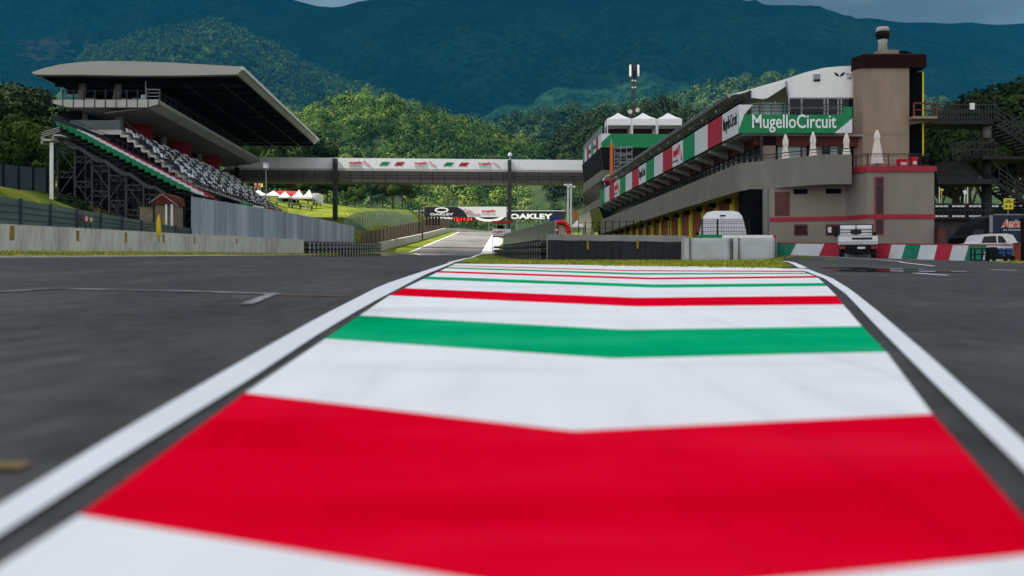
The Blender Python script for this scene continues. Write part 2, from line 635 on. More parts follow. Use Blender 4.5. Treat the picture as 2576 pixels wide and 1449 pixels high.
# dark asphalt bed under the painted run-off and the pit exit lane on the right
strip("run_off_bed", lambda y: cLi(y) - .02, lambda y: cRi(y) + .02, [y for y in ysP if y <= 24], .011, M_ASPH, 8)
ysR = frange(-6, 58, 1.0)
rl = lambda y: (cRi(y) - .02) if y < 25 else pl([(25, cRi(25) - .02), (32, 9.2), (41, 11.5), (47, 12.9), (49, 13.2), (54, 14.8), (60, 14.9)], y)
strip("pit_exit_lane", rl, lambda y: pl([(-8, 30), (31, 30), (32, 19.5), (44, 20.8), (47, 24.0), (60, 25)], y), ysR, .012, M_ASPH, 12)
# lane markings on the right
mb = MB()
for (a, b, da, db) in [((1990, 643), (2215, 652.5), 55, 46), ((2215, 652.5), (2262, 656), 46, 43), ((2262, 656), (2350, 672.5), 43, 29.5),
                       ((2300, 690), (2385, 696.5), 19, 17), ((2490, 681), (2560, 685), 23.2, 22)]:
    A = Vector((XA(a[0], da), da, 0)); B = Vector((XA(b[0], db), db, 0))
    n = 8
    s = (B - A).cross(Vector((0, 0, 1))).normalized() * .07
    for k in range(n):
        p, q = A.lerp(B, k / n), A.lerp(B, (k + 1) / n)
        mb.poly([(w.x, w.y, Gz(w.x, w.y) + .026) for w in (p - s, q - s, q + s, p + s)])
o = mb.build("lane_line", M_WHITEP)
o["kind"] = "structure"
# faint grid-box marks on the left track
mb = MB()
def mark(pts, w, off=.022):
    for a, b in zip(pts, pts[1:]):
        A, B = Vector((*a, 0)), Vector((*b, 0))
        s = (B - A).cross(Vector((0, 0, 1))).normalized() * w / 2
        n = 6
        for k in range(n):
            p, q = A.lerp(B, k / n), A.lerp(B, (k + 1) / n)
            mb.poly([(v.x, v.y, Gz(v.x, v.y) + off) for v in (p - s, q - s, q + s, p + s)])
mark([U(-150, 745), U(130, 726), U(420, 731), U(700, 740)], .12)
mark([U(690, 738), U(618, 766)], .10)
M_FADED = ramp_mat("faded_white_paint", [(0.35, (.09, .09, .09)), (0.5, (.22, .22, .225)), (0.65, (.40, .40, .40))], 3.0, 8, .8)
o = mb.build("faded_track_mark", M_FADED); o["kind"] = "structure"
mb = MB()
mark([U(640, 739), U(880, 745)], .10, .020)
mark([U(-60, 1172), U(66, 1172)], .05, .020)
M_FADEDY = ramp_mat("faded_ochre_paint", [(0.35, (.08, .07, .05)), (0.5, (.22, .15, .06)), (0.65, (.34, .21, .06))], 3.0, 8, .8)
o = mb.build("faded_ochre_mark", M_FADEDY); o["kind"] = "structure"

# puddles
M_WET = mat("standing_water", (.03, .032, .034), .03, .3, .3, spec=.6)
def puddle(cx, cy, rx, ry, seed, off=.028):
    random.seed(seed)
    mb = MB()
    n = 40
    rim = []
    for k in range(n):
        a = k * 2 * math.pi / n
        r = 1 + .28 * mnoise.noise(Vector((math.cos(a) * 1.7, math.sin(a) * 1.7, seed)))
        rim.append((cx + rx * r * math.cos(a), cy + ry * r * math.sin(a)))
    zc = max(Gz(x, y) for x, y in rim[::5]) if False else None
    base = mb.pt((cx, cy, Gz(cx, cy) + off))
    ids = [mb.pt((x, y, Gz(x, y) + off)) for x, y in rim]
    for k in range(n):
        mb.f.append([base, ids[k], ids[(k + 1) % n]]); mb.m.append(0)
    o = mb.build("puddle", M_WET)
    o["kind"] = "structure"
puddle(-14.5, 95, 3.2, 20, 3)
puddle(-9.5, 118, 3.0, 13, 5)
puddle(XA(2185, 21.6), 21.6, .75, .9, 8)
puddle(XA(2340, 20.6), 20.6, .75, .45, 9)
puddle(XA(2230, 24), 24.0, .9, .5, 12)
puddle(XA(2130, 26), 26.0, .7, .6, 13)

# tufts along the grass edges: real blades, uncountable
random.seed(11)
mb = MB()
def tuft(x, y, h, n=5):
    z = Gz(x, y)
    for _ in range(n):
        a = random.random() * 6.28
        dx, dy = math.cos(a), math.sin(a)
        w = .012 + h * .05
        l = h * (.6 + .6 * random.random())
        bx, by = x + random.uniform(-.1, .1), y + random.uniform(-.1, .1)
        mb.poly([(bx - dy * w, by + dx * w, z), (bx + dy * w, by - dx * w, z), (bx + dx * l * .5, by + dy * l * .5, z + l)])
pv = lambda y: pl([(23.5, 99), (24.5, 8.2), (30.5, 2.4), (33, 1.6), (41, -2.0)], y)
for _ in range(9000):
    y = random.uniform(24.5, 54)
    x = random.uniform(-3, 14)
    if x < pl([(24.5, 7.2), (29.5, 2.9), (33.5, 1.6), (41, -1.9), (54, -2.6)], y) + .1 or x > rl(y) - .25:
        continue
    tuft(x, y, random.uniform(.05, .11), 3)
for _ in range(5200):
    y = random.uniform(34, 100)
    x = random.uniform(-20.2, tl(y) - .75)
    tuft(x, y, random.uniform(.06, .15), 3)
for _ in range(1500):
    y = random.uniform(32, 45)
    x = random.uniform(19.8, 27)
    if x > pl([(31, 19.6), (32, 19.7), (44, 21), (47, 24)], y):
        tuft(x, y, random.uniform(.05, .12), 3)
M_BLADE = ramp_mat("grass_blades", [(0.3, (.15, .19, .016)), (0.5, (.31, .32, .030)), (0.7, (.48, .40, .075))], 0.6, 6, .9, island=True)
o = mb.build("grass", M_BLADE)
o["kind"] = "stuff"

# ================================================================== LEFT CONCRETE WALL, FENCES
LW = [(-22.0, 8), (-20.9, 36), (-20.57, 40), (-19.9, 63), (-18.6, 89)]
lwx = curve(LW)
t = thing("concrete_wall", "long pale concrete trackside wall with yellow upright stains on the left", "wall", (lwx(60), 60, Gz(lwx(60), 60)))
mb = MB(); cop = MB()
ys = [8, 14, 20, 26, 32, 36] + frange(40, 89, 3.5)
for a, b in zip(ys, ys[1:]):
    for (y0, y1) in ((a + .012, b - .012),):
        x0, x1 = lwx(y0), lwx(y1)
        z0a, z0b = Gz(x0 + .3, y0) - .5, Gz(x1 + .3, y1) - .5
        za = pl([(8, 1.55), (40, 2.51), (89, 3.66)], y0); zb = pl([(8, 1.55), (40, 2.51), (89, 3.66)], y1)
        mb.hexa([(x0 - .35, y0, z0a), (x0, y0, z0a), (x1, y1, z0b), (x1 - .35, y1, z0b), (x0 - .35, y0, za), (x0, y0, za), (x1, y1, zb), (x1 - .35, y1, zb)])
M_WALL = ramp_mat("stained_concrete", [(0.25, (.30, .28, .235)), (0.5, (.54, .515, .45)), (0.75, (.64, .61, .54))], .55, 9, .9, (1, 1, .35), bump=.4, bscale=14, bdist=.02,
                  scale2=4, stops2=[(0.3, (.75, .74, .7)), (0.6, (1.05, 1.05, 1.05))], mixf=.9)
mb.build("wall_panels", M_WALL, t)
for px, y0, y1, w in [(30, 568, 603.5, .32), (195.5, 580, 606, .26), (316.6, 585, 609, .24), (411, 590, 610, .22), (489, 594, 613, .2), (595, 600, 613, .2)]:
    # find wall depth for this picture column
    d = 40.0
    for _ in range(20):
        d = KF * lwx(d) / (px - 1288)
    x = lwx(d)
    m2 = MB()
    m2.box(x - .02, x + .025, d - w * .55, d + w * .55, ZA(y1, d), ZA(y0, d))
    m2.build("drain_plate", M_YELD, t)

# debris fence on top of the wall: green panels, then tall grey sheets
def panel_fence(name, label, y0, y1, step, xf, zb, zt, pmat, postm, group=None, inset=.0, postw=.07, cat="fence", arms=False, mesh_lines=True):
    ym = (y0 + y1) / 2
    t = thing(name, label, cat, (xf(ym), ym, zb(ym)), 0, group)
    n = max(1, int(round((y1 - y0) / step)))
    mb = MB(); ml = MB()
    for k in range(n):
        a, b = y0 + (y1 - y0) * k / n, y0 + (y1 - y0) * (k + 1) / n
        xa, xb = xf(a), xf(b)
        mb.hexa([(xa - .02, a, zb(a)), (xa + .02, a, zb(a)), (xb + .02, b, zb(b)), (xb - .02, b, zb(b)), (xa - .02, a, zt(a)), (xa + .02, a, zt(a)), (xb + .02, b, zt(b)), (xb - .02, b, zt(b))])
        if mesh_lines:
            for q in range(1, 4):
                f = q / 4
                ml.bar((xa + .05, a, lerp(zb(a), zt(a), f)), (xb + .05, b, lerp(zb(b), zt(b), f)), .022)
    mb.build("fence_panel", pmat, t)
    if mesh_lines:
        ml.build("fence_wire", postm, t)
    for k in range(n + 1):
        a = y0 + (y1 - y0) * k / n
        p = MB()
        x = xf(a) + .07
        p.box(x - postw / 2, x + postw / 2, a - postw, a + postw, zb(a), zt(a) + .05)
        if arms:
            p.bar((x, a, zt(a)), (x - .5, a, zt(a) + .55), .06)
        p.build("post", postm, t)
    return t


M_FPANEL = mat("green_fence_panel", (.085, .125, .105), .55, .3, .3, streak=(1, .8, 3), spec=.4)
M_FPOST = mat("blue_grey_post", (.035, .045, .065), .6, .2, 2)
fx = lambda y: lwx(y) - .28
panel_fence("debris_fence", "green see-through debris fence with dark posts above the concrete wall", 14, 62.4, 2.6, fx,
            lambda y: pl([(8, 1.5), (40, 2.46), (89, 3.6)], y), lambda y: pl([(8, 3.0), (40.4, 3.66), (63.7, 3.36)], y), M_FPANEL, M_FPOST)
M_SHEET = ramp_mat("grey_metal_sheet", [(0.3, (.19, .215, .25)), (0.5, (.30, .335, .38)), (0.72, (.52, .54, .57))], .45, 8, .5, (1, .9, .06), spec=.5)
fx2 = lambda y: pl([(62.5, -20.2), (88, -18.95), (126, -20.0)], y)
panel_fence("sheet_hoarding", "tall weathered grey metal sheet hoarding below the grandstand seats", 62.7, 126, 2.1, fx2,
            lambda y: min(pl([(62, 2.9), (89, 3.5), (126, 3.4)], y), Gz(fx2(y), y) + 3), lambda y: pl([(62.7, 5.42), (89, 5.9), (126, 6.7)], y), M_SHEET, M_SHEET, postw=.03, mesh_lines=False)

# tyre barrier beyond the wall
def tyre_barrier(label, xf, y0, y1, zh, rows, group):
    ym = (y0 + y1) / 2
    t = thing("tyre_barrier", label, "tyre barrier", (xf(ym), ym, Gz(xf(ym), ym)), 0, group)
    belts = {}; tyres = MB(); slots = MB()
    n = int((y1 - y0) / .62)
    for k in range(n + 1):
        y = y0 + k * .62
        x = xf(y); z = Gz(x, y) - .02
        h = zh(y)
        for r in range(rows):
            zz = z + h * r / rows
            tyres.lathe((x, y, zz), [(.20, .0), (.31, .03), (.31, h / rows * .55), (.20, h / rows * .62)], 10)
    for k in range(n):
        y, yb = y0 + k * .62, y0 + (k + 1) * .62
        for f in (.30, .68, .97):
            x, xb = xf(y) + .30, xf(yb) + .30
            za, zb_ = Gz(x, y) + zh(y) * f, Gz(xb, yb) + zh(yb) * f
            for s_, o_ in ((0, 0), (1, -.63)):
                belts.setdefault((f, s_), MB()).bar((x + o_, y, za), (xb + o_, yb, zb_), .05, .09)
        if k % 3 == 0:
            for f in (.15, .49, .82):
                for s_ in (.335, -.335):
                    x = xf(y) + s_; zc = Gz(xf(y), y) + zh(y) * f
                    slots.box(x - .012, x + .012, y + .1, y + .75, zc - .14, zc + .13)
    tyres.build("tyre_stacks", M_RUBBER, t)
    for bm_ in belts.values():
        bm_.build("conveyor_belt", M_RUBBER, t)
    slots.build("slot_plates", mat("slot_grey", (.34, .345, .35), .7, .2, 2), t)
    return t


tyre_barrier("black tyre barrier past the end of the pale concrete wall", lambda y: pl([(89, -18.6), (110, -18.3), (136, -18.2)], y), 89.5, 136, lambda y: 1.15, 3, "tyre barriers at the ends of the trackside walls")
# pale slot plates on the belts stand for holes with white tyres behind
# low wall climbing beside the far track
lw2 = curve([(-18.3, 137), (-17.4, 190), (-16.8, 250), (-14.5, 285), (-9, 300), (-3.5, 303)])
mb = MB()
ptsw = [(-18.3, 137), (-18.0, 160), (-17.5, 185), (-17.2, 215), (-16.8, 250), (-15.5, 275), (-12.5, 294), (-8, 301), (-3, 304)]
for (xa, ya), (xb, yb) in zip(ptsw, ptsw[1:]):
    za, zb_ = Gz(xa, ya), Gz(xb, yb)
    mb.hexa([(xa - .2, ya, za - .3), (xa + .2, ya - .1, za - .3), (xb + .2, yb - .1, zb_ - .3), (xb - .2, yb, zb_ - .3), (xa - .2, ya, za + 1.15), (xa + .2, ya - .1, za + 1.15), (xb + .2, yb - .1, zb_ + 1.15), (xb - .2, yb, zb_ + 1.15)])
solo(mb, "low_wall", mat("pale_concrete", (.46, .42, .36), .9, .12, .5), "low pale concrete wall climbing beside the far grass verge", "wall")
# brown boarded fence above it
bf = [(-21.0, 139), (-20.6, 165), (-20.2, 190), (-19.8, 215), (-19.5, 243), (-18, 285), (-14, 312), (-8, 318)]
bfx = curve(bf)
panel_fence("boarded_fence", "brown boarded fence along the bank above the low pale wall", 139, 285, 4.2, bfx,
            lambda y: Gz(bfx(y), y) - .1, lambda y: Gz(-17.5, y) + pl([(139, 2.6), (190, 3.0), (243, 3.6), (285, 3.4)], y), mat("brown_boards", (.16, .115, .07), .85, .25, .6, streak=(1, 2, .3)), M_DSTEEL, mesh_lines=False)
# pale green mesh fence on the lawn
mfx = curve([(-23.6, 140), (-23.2, 156), (-22.8, 170), (-22.3, 190), (-21.7, 215)])
panel_fence("mesh_fence", "pale green mesh fence curving along the foot of the lawn", 140, 218, 2.4, mfx,
            lambda y: Gz(mfx(y), y) - .2, lambda y: Gz(mfx(y), y) + 2.6, mat("pale_green_mesh", (.25, .33, .25), .7, .15, .6, alpha=.38), mat("green_steel", (.18, .25, .2), .6, .1, 2), postw=.06, arms=True)
# dark fence on the far left bank
dfx = lambda y: pl([(55, -36.5), (60, -35.0), (75, -34.6)], y)
panel_fence("bank_fence", "dark panel fence with bent barbed tops on the grass bank, far left", 48, 74, 2.0, dfx,
            lambda y: ZA(pl([(0, 462), (125, 474)], 1288 + KF * dfx(y) / y), y) - .3, lambda y: ZA(pl([(0, 413), (125, 425)], 1288 + KF * dfx(y) / y), y), mat("dark_blue_panel", (.035, .045, .055), .7, .2, .5), M_BLACK, arms=True, mesh_lines=False)

# small things on the wall
mb = MB()
c = P(400, 600, 55.3)
mb.tube((c.x, c.y, c.z - .2), (c.x - .06, c.y, c.z + 1.3), .025, n=6)
prof = [(.02, 0), (.12, .18), (.15, .45), (.11, .9), (.04, 1.25), (.01, 1.32)]
mb.lathe((c.x - .02, c.y, c.z + .02), prof, 10, 1)
solo(mb, "furled_flag", [M_DSTEEL, mat("flag_yellow", (.62, .42, .01), .8, .15, 4)], "furled yellow flag standing against the concrete wall", "flag")
for px, y0, y1, m_, lab in [(215.5, 541, 559, M_FLAGR, "small red and white notice on the debris fence"), (227.7, 545, 560, M_YELD, "small yellow framed notice on the debris fence")]:
    d = KF * -20.35 / (px - 1288)
    mb = MB()
    z0, z1 = ZA(y1, d), ZA(y0, d)
    mb.box(-20.35, -20.31, d - .16, d + .16, z0, z1, 0)
    mb.box(-20.308, -20.30, d - .09, d + .09, z0 + .06, z1 - .06, 1)
    mb.bar((-20.36, d, z0 - .35), (-20.36, d, z0 + .02), .04, m=2)
    solo(mb, "notice_sign", [m_, M_FLAGW, M_DSTEEL], lab, "sign")
# lamp mast
t = thing("camera_mast", "slim steel mast with a white camera housing and orange sleeve behind the hoarding", "mast", P(669.6, 600, 86))
b0 = P(669.6, 600, 86)
mb = MB(); mb.tube((b0.x, b0.y, b0.z - .8), (b0.x, b0.y, ZA(422, 86)), .07, .05); mb.build("pole", M_STEEL, t)
mb = MB(); zt = ZA(424, 86); mb.box(b0.x - .16, b0.x + .16, b0.y - .35, b0.y + .25, zt, zt + .38); mb.box(b0.x - .2, b0.x + .2, b0.y - .42, b0.y + .28, zt + .38, zt + .44); mb.build("camera_housing", M_WHITE, t)
mb = MB(); mb.tube((b0.x, b0.y, ZA(568, 86)), (b0.x, b0.y, ZA(528, 86)), .11); mb.build("orange_sleeve", M_ORANGE, t)
# ================================================================== PIT BUILDING (right)
SN = .0487 / math.sqrt(1 + .0487 ** 2)
CN = 1 / math.sqrt(1 + .0487 ** 2)
BX, BY = 14.16, 62.0
ROTB = math.atan(.0487)


def Bf(b, a, z):
    """building frame: b metres in from the facade, a metres along it away from the camera corner"""
    return Vector((BX + b * CN - a * SN, BY + b * SN + a * CN, z))


pit = thing("pit_building", "long taupe pit building with striped balcony banners and yellow garage columns", "building", (BX + 5, BY + 20, 1.2), ROTB)
L = 62.9
BAY = 3.93
# core behind the facades
mb = MB(Bf)
mb.box(3.4, 10.2, 2.0, L, 1.0, 5.75)
mb.build("ground_floor_wall", M_DARK, pit)
mb = MB(Bf)
mb.box(2.6, 10.2, 1.0, L, 5.75, 9.2)
mb.build("upper_floor_wall", M_DARK, pit)
mb = MB(Bf)
mb.box(.22, 10.2, .22, L, 9.2, 9.33)
mb.build("roof_terrace", M_CONCD, pit)
# balcony floor + parapet (one outline)
par = [Bf(0, L, 0), Vector((BX, BY, 0)), Vector((18.07, 57.5, 0)), Vector((19.62, 57.5, 0)), Vector((20.1, 58.9, 0))]


def extrude_path(path, z0, z1, th, m=0, mb=None):
    """wall of given thickness along a plan path, thickened to the right of travel"""
    mb = mb or MB()
    nrm = []
    for k in range(len(path)):
        a = path[max(0, k - 1)]; b = path[min(len(path) - 1, k + 1)]
        segs = []
        if k > 0:
            segs.append((path[k] - path[k - 1]).normalized())
        if k < len(path) - 1:
            segs.append((path[k + 1] - path[k]).normalized())
        n = Vector((0, 0, 0))
        for s in segs:
            n += Vector((-s.y, s.x, 0))
        n.normalize()
        c = n.dot(Vector((-segs[0].y, segs[0].x, 0)))
        nrm.append(n / max(.3, c))
    for k in range(len(path) - 1):
        p, q = path[k], path[k + 1]
        pi, qi = p + nrm[k] * th, q + nrm[k + 1] * th
        mb.hexa([(p.x, p.y, z0), (q.x, q.y, z0), (qi.x, qi.y, z0), (pi.x, pi.y, z0), (p.x, p.y, z1), (q.x, q.y, z1), (qi.x, qi.y, z1), (pi.x, pi.y, z1)], m)
    return mb


# travel from far end to camera then right: the building is on the left of travel
mb = MB()
joints = [0, 16.1, 33.6, 46, 62.9]
pp = [Bf(0, a, 0) for a in joints[::-1]]
g = .02
for p, q in zip(pp, pp[1:]):
    d = (q - p).normalized() * g
    extrude_path([p + d, q - (d if q is not pp[-1] else d * 0)], 5.72, 7.44, .28, 0, mb)
extrude_path(par[1:], 5.72, 7.44, .28, 0, mb)
mb.build("parapet", M_TAUPE, pit)
mb = MB()
out = [par[1] + Vector((.05, .05, 0)), par[2] + Vector((0, .1, 0)), par[3] + Vector((-.1, .1, 0)), par[4], Vector((20.1, 64, 0)), Bf(4, L, 0), Bf(.1, L, 0)]
mb.prism([(p.x, p.y, 5.75) for p in out], [(p.x, p.y, 5.95) for p in out])
mb.build("balcony_floor", M_CONCD, pit)
# handrail on the parapet's camera end
mb = MB()
rp = [Bf(.12, 6, 0), par[1] + Vector((.12, .12, 0)), par[2] + Vector((0, .14, 0)), par[3] + Vector((0, .14, 0))]
for p, q in zip(rp, rp[1:]):
    mb.bar((p.x, p.y, 7.80), (q.x, q.y, 7.80), .05)
    mb.bar((p.x, p.y, 7.62), (q.x, q.y, 7.62), .03)
    n = max(1, int((q - p).length / 1.3))
    for k in range(n + 1):
        r = p.lerp(q, k / n)
        mb.bar((r.x, r.y, 7.42), (r.x, r.y, 7.80), .04)
mb.build("handrail", M_DSTEEL, pit)

# windows behind the balcony: one per bay, with frames
winm = MB(Bf)
frm = MB(Bf)
def window_bay(a0, first=False):
    w = MB(Bf); w.box(1.42, 1.50, a0 + .08, a0 + BAY - .08, 5.95, 9.05)
    wo = w.build("window", M_GLASS, pit)
    f = MB(Bf)
    for q in (0, .333, .667, 1):
        y = a0 + .08 + (BAY - .16) * q
        f.box(1.34, 1.415, y - .035, y + .035, 5.95, 9.05)
    f.box(1.36, 1.412, a0 + .12, a0 + BAY - .12, 8.30, 8.36)
    f.build("frame", M_DSTEEL, wo)
    r = MB(Bf)
    # blinds and things seen behind the glass
    random.seed(int(a0 * 10))
    for q in range(3):
        if random.random() < .55:
            y = a0 + .3 + q * 1.2
            r.box(1.405, 1.418, y, y + random.uniform(.2, .8), 7.2, random.uniform(7.6, 8.4))
    if r.v:
        r.build("blind", M_CONCD, wo)
for k in range(16):
    window_bay(k * BAY)
# beams (triangular brackets) under the banner balcony
for k in range(1, 17):
    a = k * BAY
    mb = MB(Bf)
    mb.prism([(.06, a - .2, 9.2), (.06, a - .2, 9.02), (1.35, a - .2, 8.55), (1.35, a - .2, 9.2)], [(.06, a + .2, 9.2), (.06, a + .2, 9.02), (1.35, a + .2, 8.55), (1.35, a + .2, 9.2)])
    mb.build("bracket", M_CONCD, pit)
mb = MB(Bf)
mb.box(1.36, 1.56, .2, L, 8.62, 9.19)
mb.box(1.1, 7.9, .55, 1.05, 8.62, 9.18)
mb.build("red_beam", mat("oxblood_beam", (.10, .020, .018), .7, .15, 1), pit)

# banner panels along the facade
FZ0, FZ1 = 9.31, 11.08
seq = ["T", "R", "W", "G", "m", "R", "W", "G", "T", "R", "W", "G", "m", "R", "W", "G"]
bm = {"R": M_FLAGR, "W": M_FLAGW, "G": M_FLAGG, "T": M_FLAGW, "m": M_FLAGW}
ux_side = (Bf(0, 0, 0) - Bf(0, 10, 0)).normalized()


def logo(o, ux, uy, w, h, parent, squig=True, depth=.02):
    """red word over a dark underline, with the circuit outline beside it"""
    ux, uy = Vector(ux).normalized(), Vector(uy).normalized()
    n = ux.cross(uy)
    lettering("mugello", o + uy * h * .34, ux, uy, w * .60, h * .58, M_TEXTR, parent, bold=.03, depth=depth)
    mb = MB()
    o2 = o + n * depth / 2
    stroke(mb, [(0, h * .16), (w * .16, h * .24), (w * .30, h * .14), (w * .44, h * .24), (w * .60, h * .10)], o2, ux, uy, h * .07, depth)
    mb.build("underline_stroke", M_TEXTN, parent)
    if squig:
        mb = MB()
        pts = [(.66, .80), (.70, .98), (.76, .86), (.74, .70), (.82, .62), (.90, .44), (1.0, .16), (.95, .06), (.88, .22), (.80, .34), (.70, .52), (.66, .80)]
        stroke(mb, [(w * a, h * b) for a, b in pts], o2, ux, uy, h * .05, depth)
        mb.build("circuit_outline", M_TEXTR, parent)


for k, s in enumerate(seq):
    a0, a1 = k * BAY + .012, (k + 1) * BAY - .012
    if k == 0:
        a0 = .06
    mb = MB(Bf)
    mb.box(-.05, .10, a0, a1, FZ0, FZ1)
    po = mb.build("banner_panel", bm[s], pit)
    if s == "T":
        lettering("MugelloCircuit", Bf(-.053, a1 - .25, FZ0 + .35), ux_side, (0, 0, 1), BAY - .6, 1.1, M_TEXTD, po, bold=.005)
    if s == "m":
        logo(Bf(-.053, a1 - .3, FZ0 + .1), ux_side, (0, 0, 1), BAY - .6, 1.5, po)
# balustrade above the banners
mb = MB(Bf)
for z in (11.32, 11.5):
    mb.bar((.1, 0, z), (.1, L, z), .04)
for k in range(33):
    mb.bar((.1, k * 1.965, 11.0), (.1, k * 1.965, 11.5), .04)
mb.build("balustrade", M_DSTEEL, pit)

# camera-facing end of the banner balcony: green sign board
FX1 = XA(2143, 62)
y0 = 62.0 - .05
sign = MB()
zt = ZA(289, 62)
sign.box(14.12, FX1, y0, y0 + .14, FZ0, zt)
sign.box(FX1 - .55, FX1, y0, y0 + .14, zt, ZA(269, 62))
so = sign.build("sign_board", M_GREEN, pit)
mb = MB()
mb.prism([(14.12, y0 - .004, zt - .9), (14.45, y0 - .004, zt + .02), (15.0, y0 - .004, FZ1), (14.12, y0 - .004, FZ1)][::-1], [(14.12, y0 + .135, zt - .9), (14.45, y0 + .135, zt + .02), (15.0, y0 + .135, FZ1), (14.12, y0 + .135, FZ1)][::-1])
mb.build("white_corner", M_FLAGW, so)
mb = MB()
x = FX1
mb.prism([(x - 1.1, y0 - .004, FZ0 + .004), (x + .004, y0 - .004, FZ0 + .004), (x + .004, y0 - .004, FZ0 + .92)], [(x - 1.1, y0 + .1, FZ0 + .004), (x + .004, y0 + .1, FZ0 + .004), (x + .004, y0 + .1, FZ0 + .92)])
mb.build("white_corner", M_FLAGW, so)
lettering("MugelloCircuit", Vector((XA(1892.5, 61.9), y0 - .004, ZA(328, 61.9) - .12)), (1, 0, 0), (0, 0, 1), XA(2104, 61.9) - XA(1892.5, 61.9), 1.12 * (61.9 / 62), M_TEXTW, so, bold=.010)
# terrace rail over the sign
mb = MB()
for z in (ZA(262, 62), ZA(270, 62), ZA(278, 62)):
    mb.bar((14.7, 62.2, z), (FX1 - .5, 62.2, z), .045)
for k in range(9):
    x = 14.7 + (FX1 - 15.2) * k / 8
    mb.bar((x, 62.2, zt - .05), (x, 62.2, ZA(262, 62)), .05)
mb.build("terrace_rail", M_DSTEEL, pit)
# camera-facing room: tan pillar, glazed doors
mb = MB(); mb.box(XA(1914, 62.5), XA(1951, 62.5), 62.5, 63.3, 5.95, 8.63); mb.build("pillar", M_TAN, pit)
mb = MB(); mb.box(XA(1915, 62.45), XA(1952, 62.45), 62.42, 63.35, 8.63, 9.18); mb.build("pillar_cap", M_DKRED, pit)
doors = [(1955, 1980, M_GLASSG), (1983, 2014, M_GLASSG), (2016, 2028, M_CONCD), (2040, 2068, M_CONCD), (2072, 2084, M_GLASS), (2087, 2107, M_GLASSG), (2109, 2140, M_GLASS)]
for a, b, m_ in doors:
    mb = MB(); mb.box(XA(a, 63), XA(b, 63), 62.98, 63.06, 5.95, 8.64)
    do = mb.build("glass_door", m_, pit)
    mb = MB(); mb.box(XA(a, 63) - .06, XA(a, 63) + .02, 62.92, 62.975, 5.95, 8.64); mb.build("frame", M_DSTEEL, do)
# garages: roller shutters between yellow columns, beneath the balcony
o_ = 1.2
for k in range(15):
    a = 1.55 + 4.14 * k
    c = MB(Bf); c.box(1.2, 1.56, a + .3, a + 1.05, 1.0, 5.74)
    c.build("garage_column", M_YEL, pit)
    if a + 4.1 < L:
        s_ = MB(Bf)
        s_.box(1.36, 1.55, a + 1.055, a + 4.435, 1.0, 5.74)
        go = s_.build("garage_door", M_BRICK, pit)
        s2 = MB(Bf)
        for q in range(9):
            z = 1.6 + q * .45
            s2.box(1.335, 1.358, a + 1.065, a + 4.425, z, z + .03)
        s2.build("shutter_rib", M_BRICK, go)
        u = MB(Bf); u.box(.75, 1.15, a + .45, a + .9, 5.4, 5.7); u.build("floodlight", M_BLACK, pit)
# far end: inclined glazed panel under the banners
mb = MB(Bf)
mb.hexa([(-.25, L + .15, 2.4), (-.15, L + .15, 2.4), (-.15, L + 12, 2.4), (-.25, L + 12, 2.4), (-1.35, L + .15, 8.6), (-1.25, L + .15, 8.6), (-1.25, L + 12, 8.6), (-1.35, L + 12, 8.6)])
mb.build("inclined_glazing", mat("ochre_glass", (.16, .14, .085), .25, .5, .5, streak=(1, 1, .4)), pit)

# ------------------------------------------------ hospitality marquee on the roof
mq = thing("hospitality_marquee", "long white curved marquee with grey glazed walls on the pit building roof", "marquee", (17, 66, 9.35), ROTB)
D0 = 63.6
prof = [(1836.5, 240), (1886, 226), (1940, 210), (1985, 196.6), (2030, 181), (2075, 169.5), (2115, 166), (2160, 164.5), (2220, 167), (2274, 176)]
pr = [(XA(a, D0) - BX, ZA(b, D0)) for a, b in prof]
mb = MB(Bf)
A0, A1 = 1.55, 54.0
for (b0, z0), (b1, z1) in zip(pr, pr[1:]):
    mb.hexa([(b0, A0, z0 - .10), (b1, A0, z1 - .10), (b1, A1, z1 - .10), (b0, A1, z0 - .10), (b0, A0, z0), (b1, A0, z1), (b1, A1, z1), (b0, A1, z0)])
mb.build("roof_membrane", M_FABW, mq)
mb = MB(Bf)
e = pr[0]
mb.bar((e[0] - .02, A0 - .05, e[1] - .05), (e[0] - .02, A1, e[1] - .05), .17, .2)
for k in range(54):
    mb.box(e[0] - .16, e[0] + .06, A0 + k, A0 + k + .5, e[1] - .02, e[1] + .09)
mb.build("eave_gutter", M_STEEL, mq)
# black panel paints in the shade under the eave; slanted props with floodlights
mb = MB(Bf); mb.box(1.0, 1.06, 3, A1, 9.34, 11.9); mb.build("painted_eave_shade", M_DARK, mq)
for k in range(13):
    mb = MB(Bf)
    a = 5 + k * 3.93
    mb.bar((.10, a, 11.3), (.0, a, e[1] - .12), .05)
    mb.lathe((-.02, a + .5, e[1] - .55), [(.05, 0), (.12, .1), (.12, .22), (.03, .3)], 8)
    mb.build("prop", M_STEEL, mq)
# gable: white pelmet, glazed wall, arch truss
gy = 61.99 + 1.62
mb = MB()
zp = ZA(245.5, gy)
xs_ = [1982, 2030, 2075, 2115, 2160, 2220, 2274]
top = [(XA(x, gy), ZA(pl(prof, x), gy) - .02) for x in xs_]
poly0 = [(XA(1982, gy), gy, zp)] + [(x, gy, z) for x, z in top] + [(XA(2274, gy), gy, zp)]
mb.prism([(p[0], p[1] + .05, p[2]) for p in poly0], poly0)
lp = [(1886, 228), (1982, 199), (1982, 214), (1930, 247), (1920, 249), (1887, 246)]
mb.prism([(XA(a, gy), gy + .06, ZA(b, gy)) for a, b in lp], [(XA(a, gy), gy, ZA(b, gy)) for a, b in lp])
ga = mb.build("gable_cloth", M_FABW, mq)
mb = MB()
a_ = P(2077, 212, gy - .04)
mb.box(XA(2046, gy), XA(2063, gy), gy - .06, gy - .005, ZA(205, gy), ZA(187, gy)); mb.build("vent_flap", M_STEEL, mq)
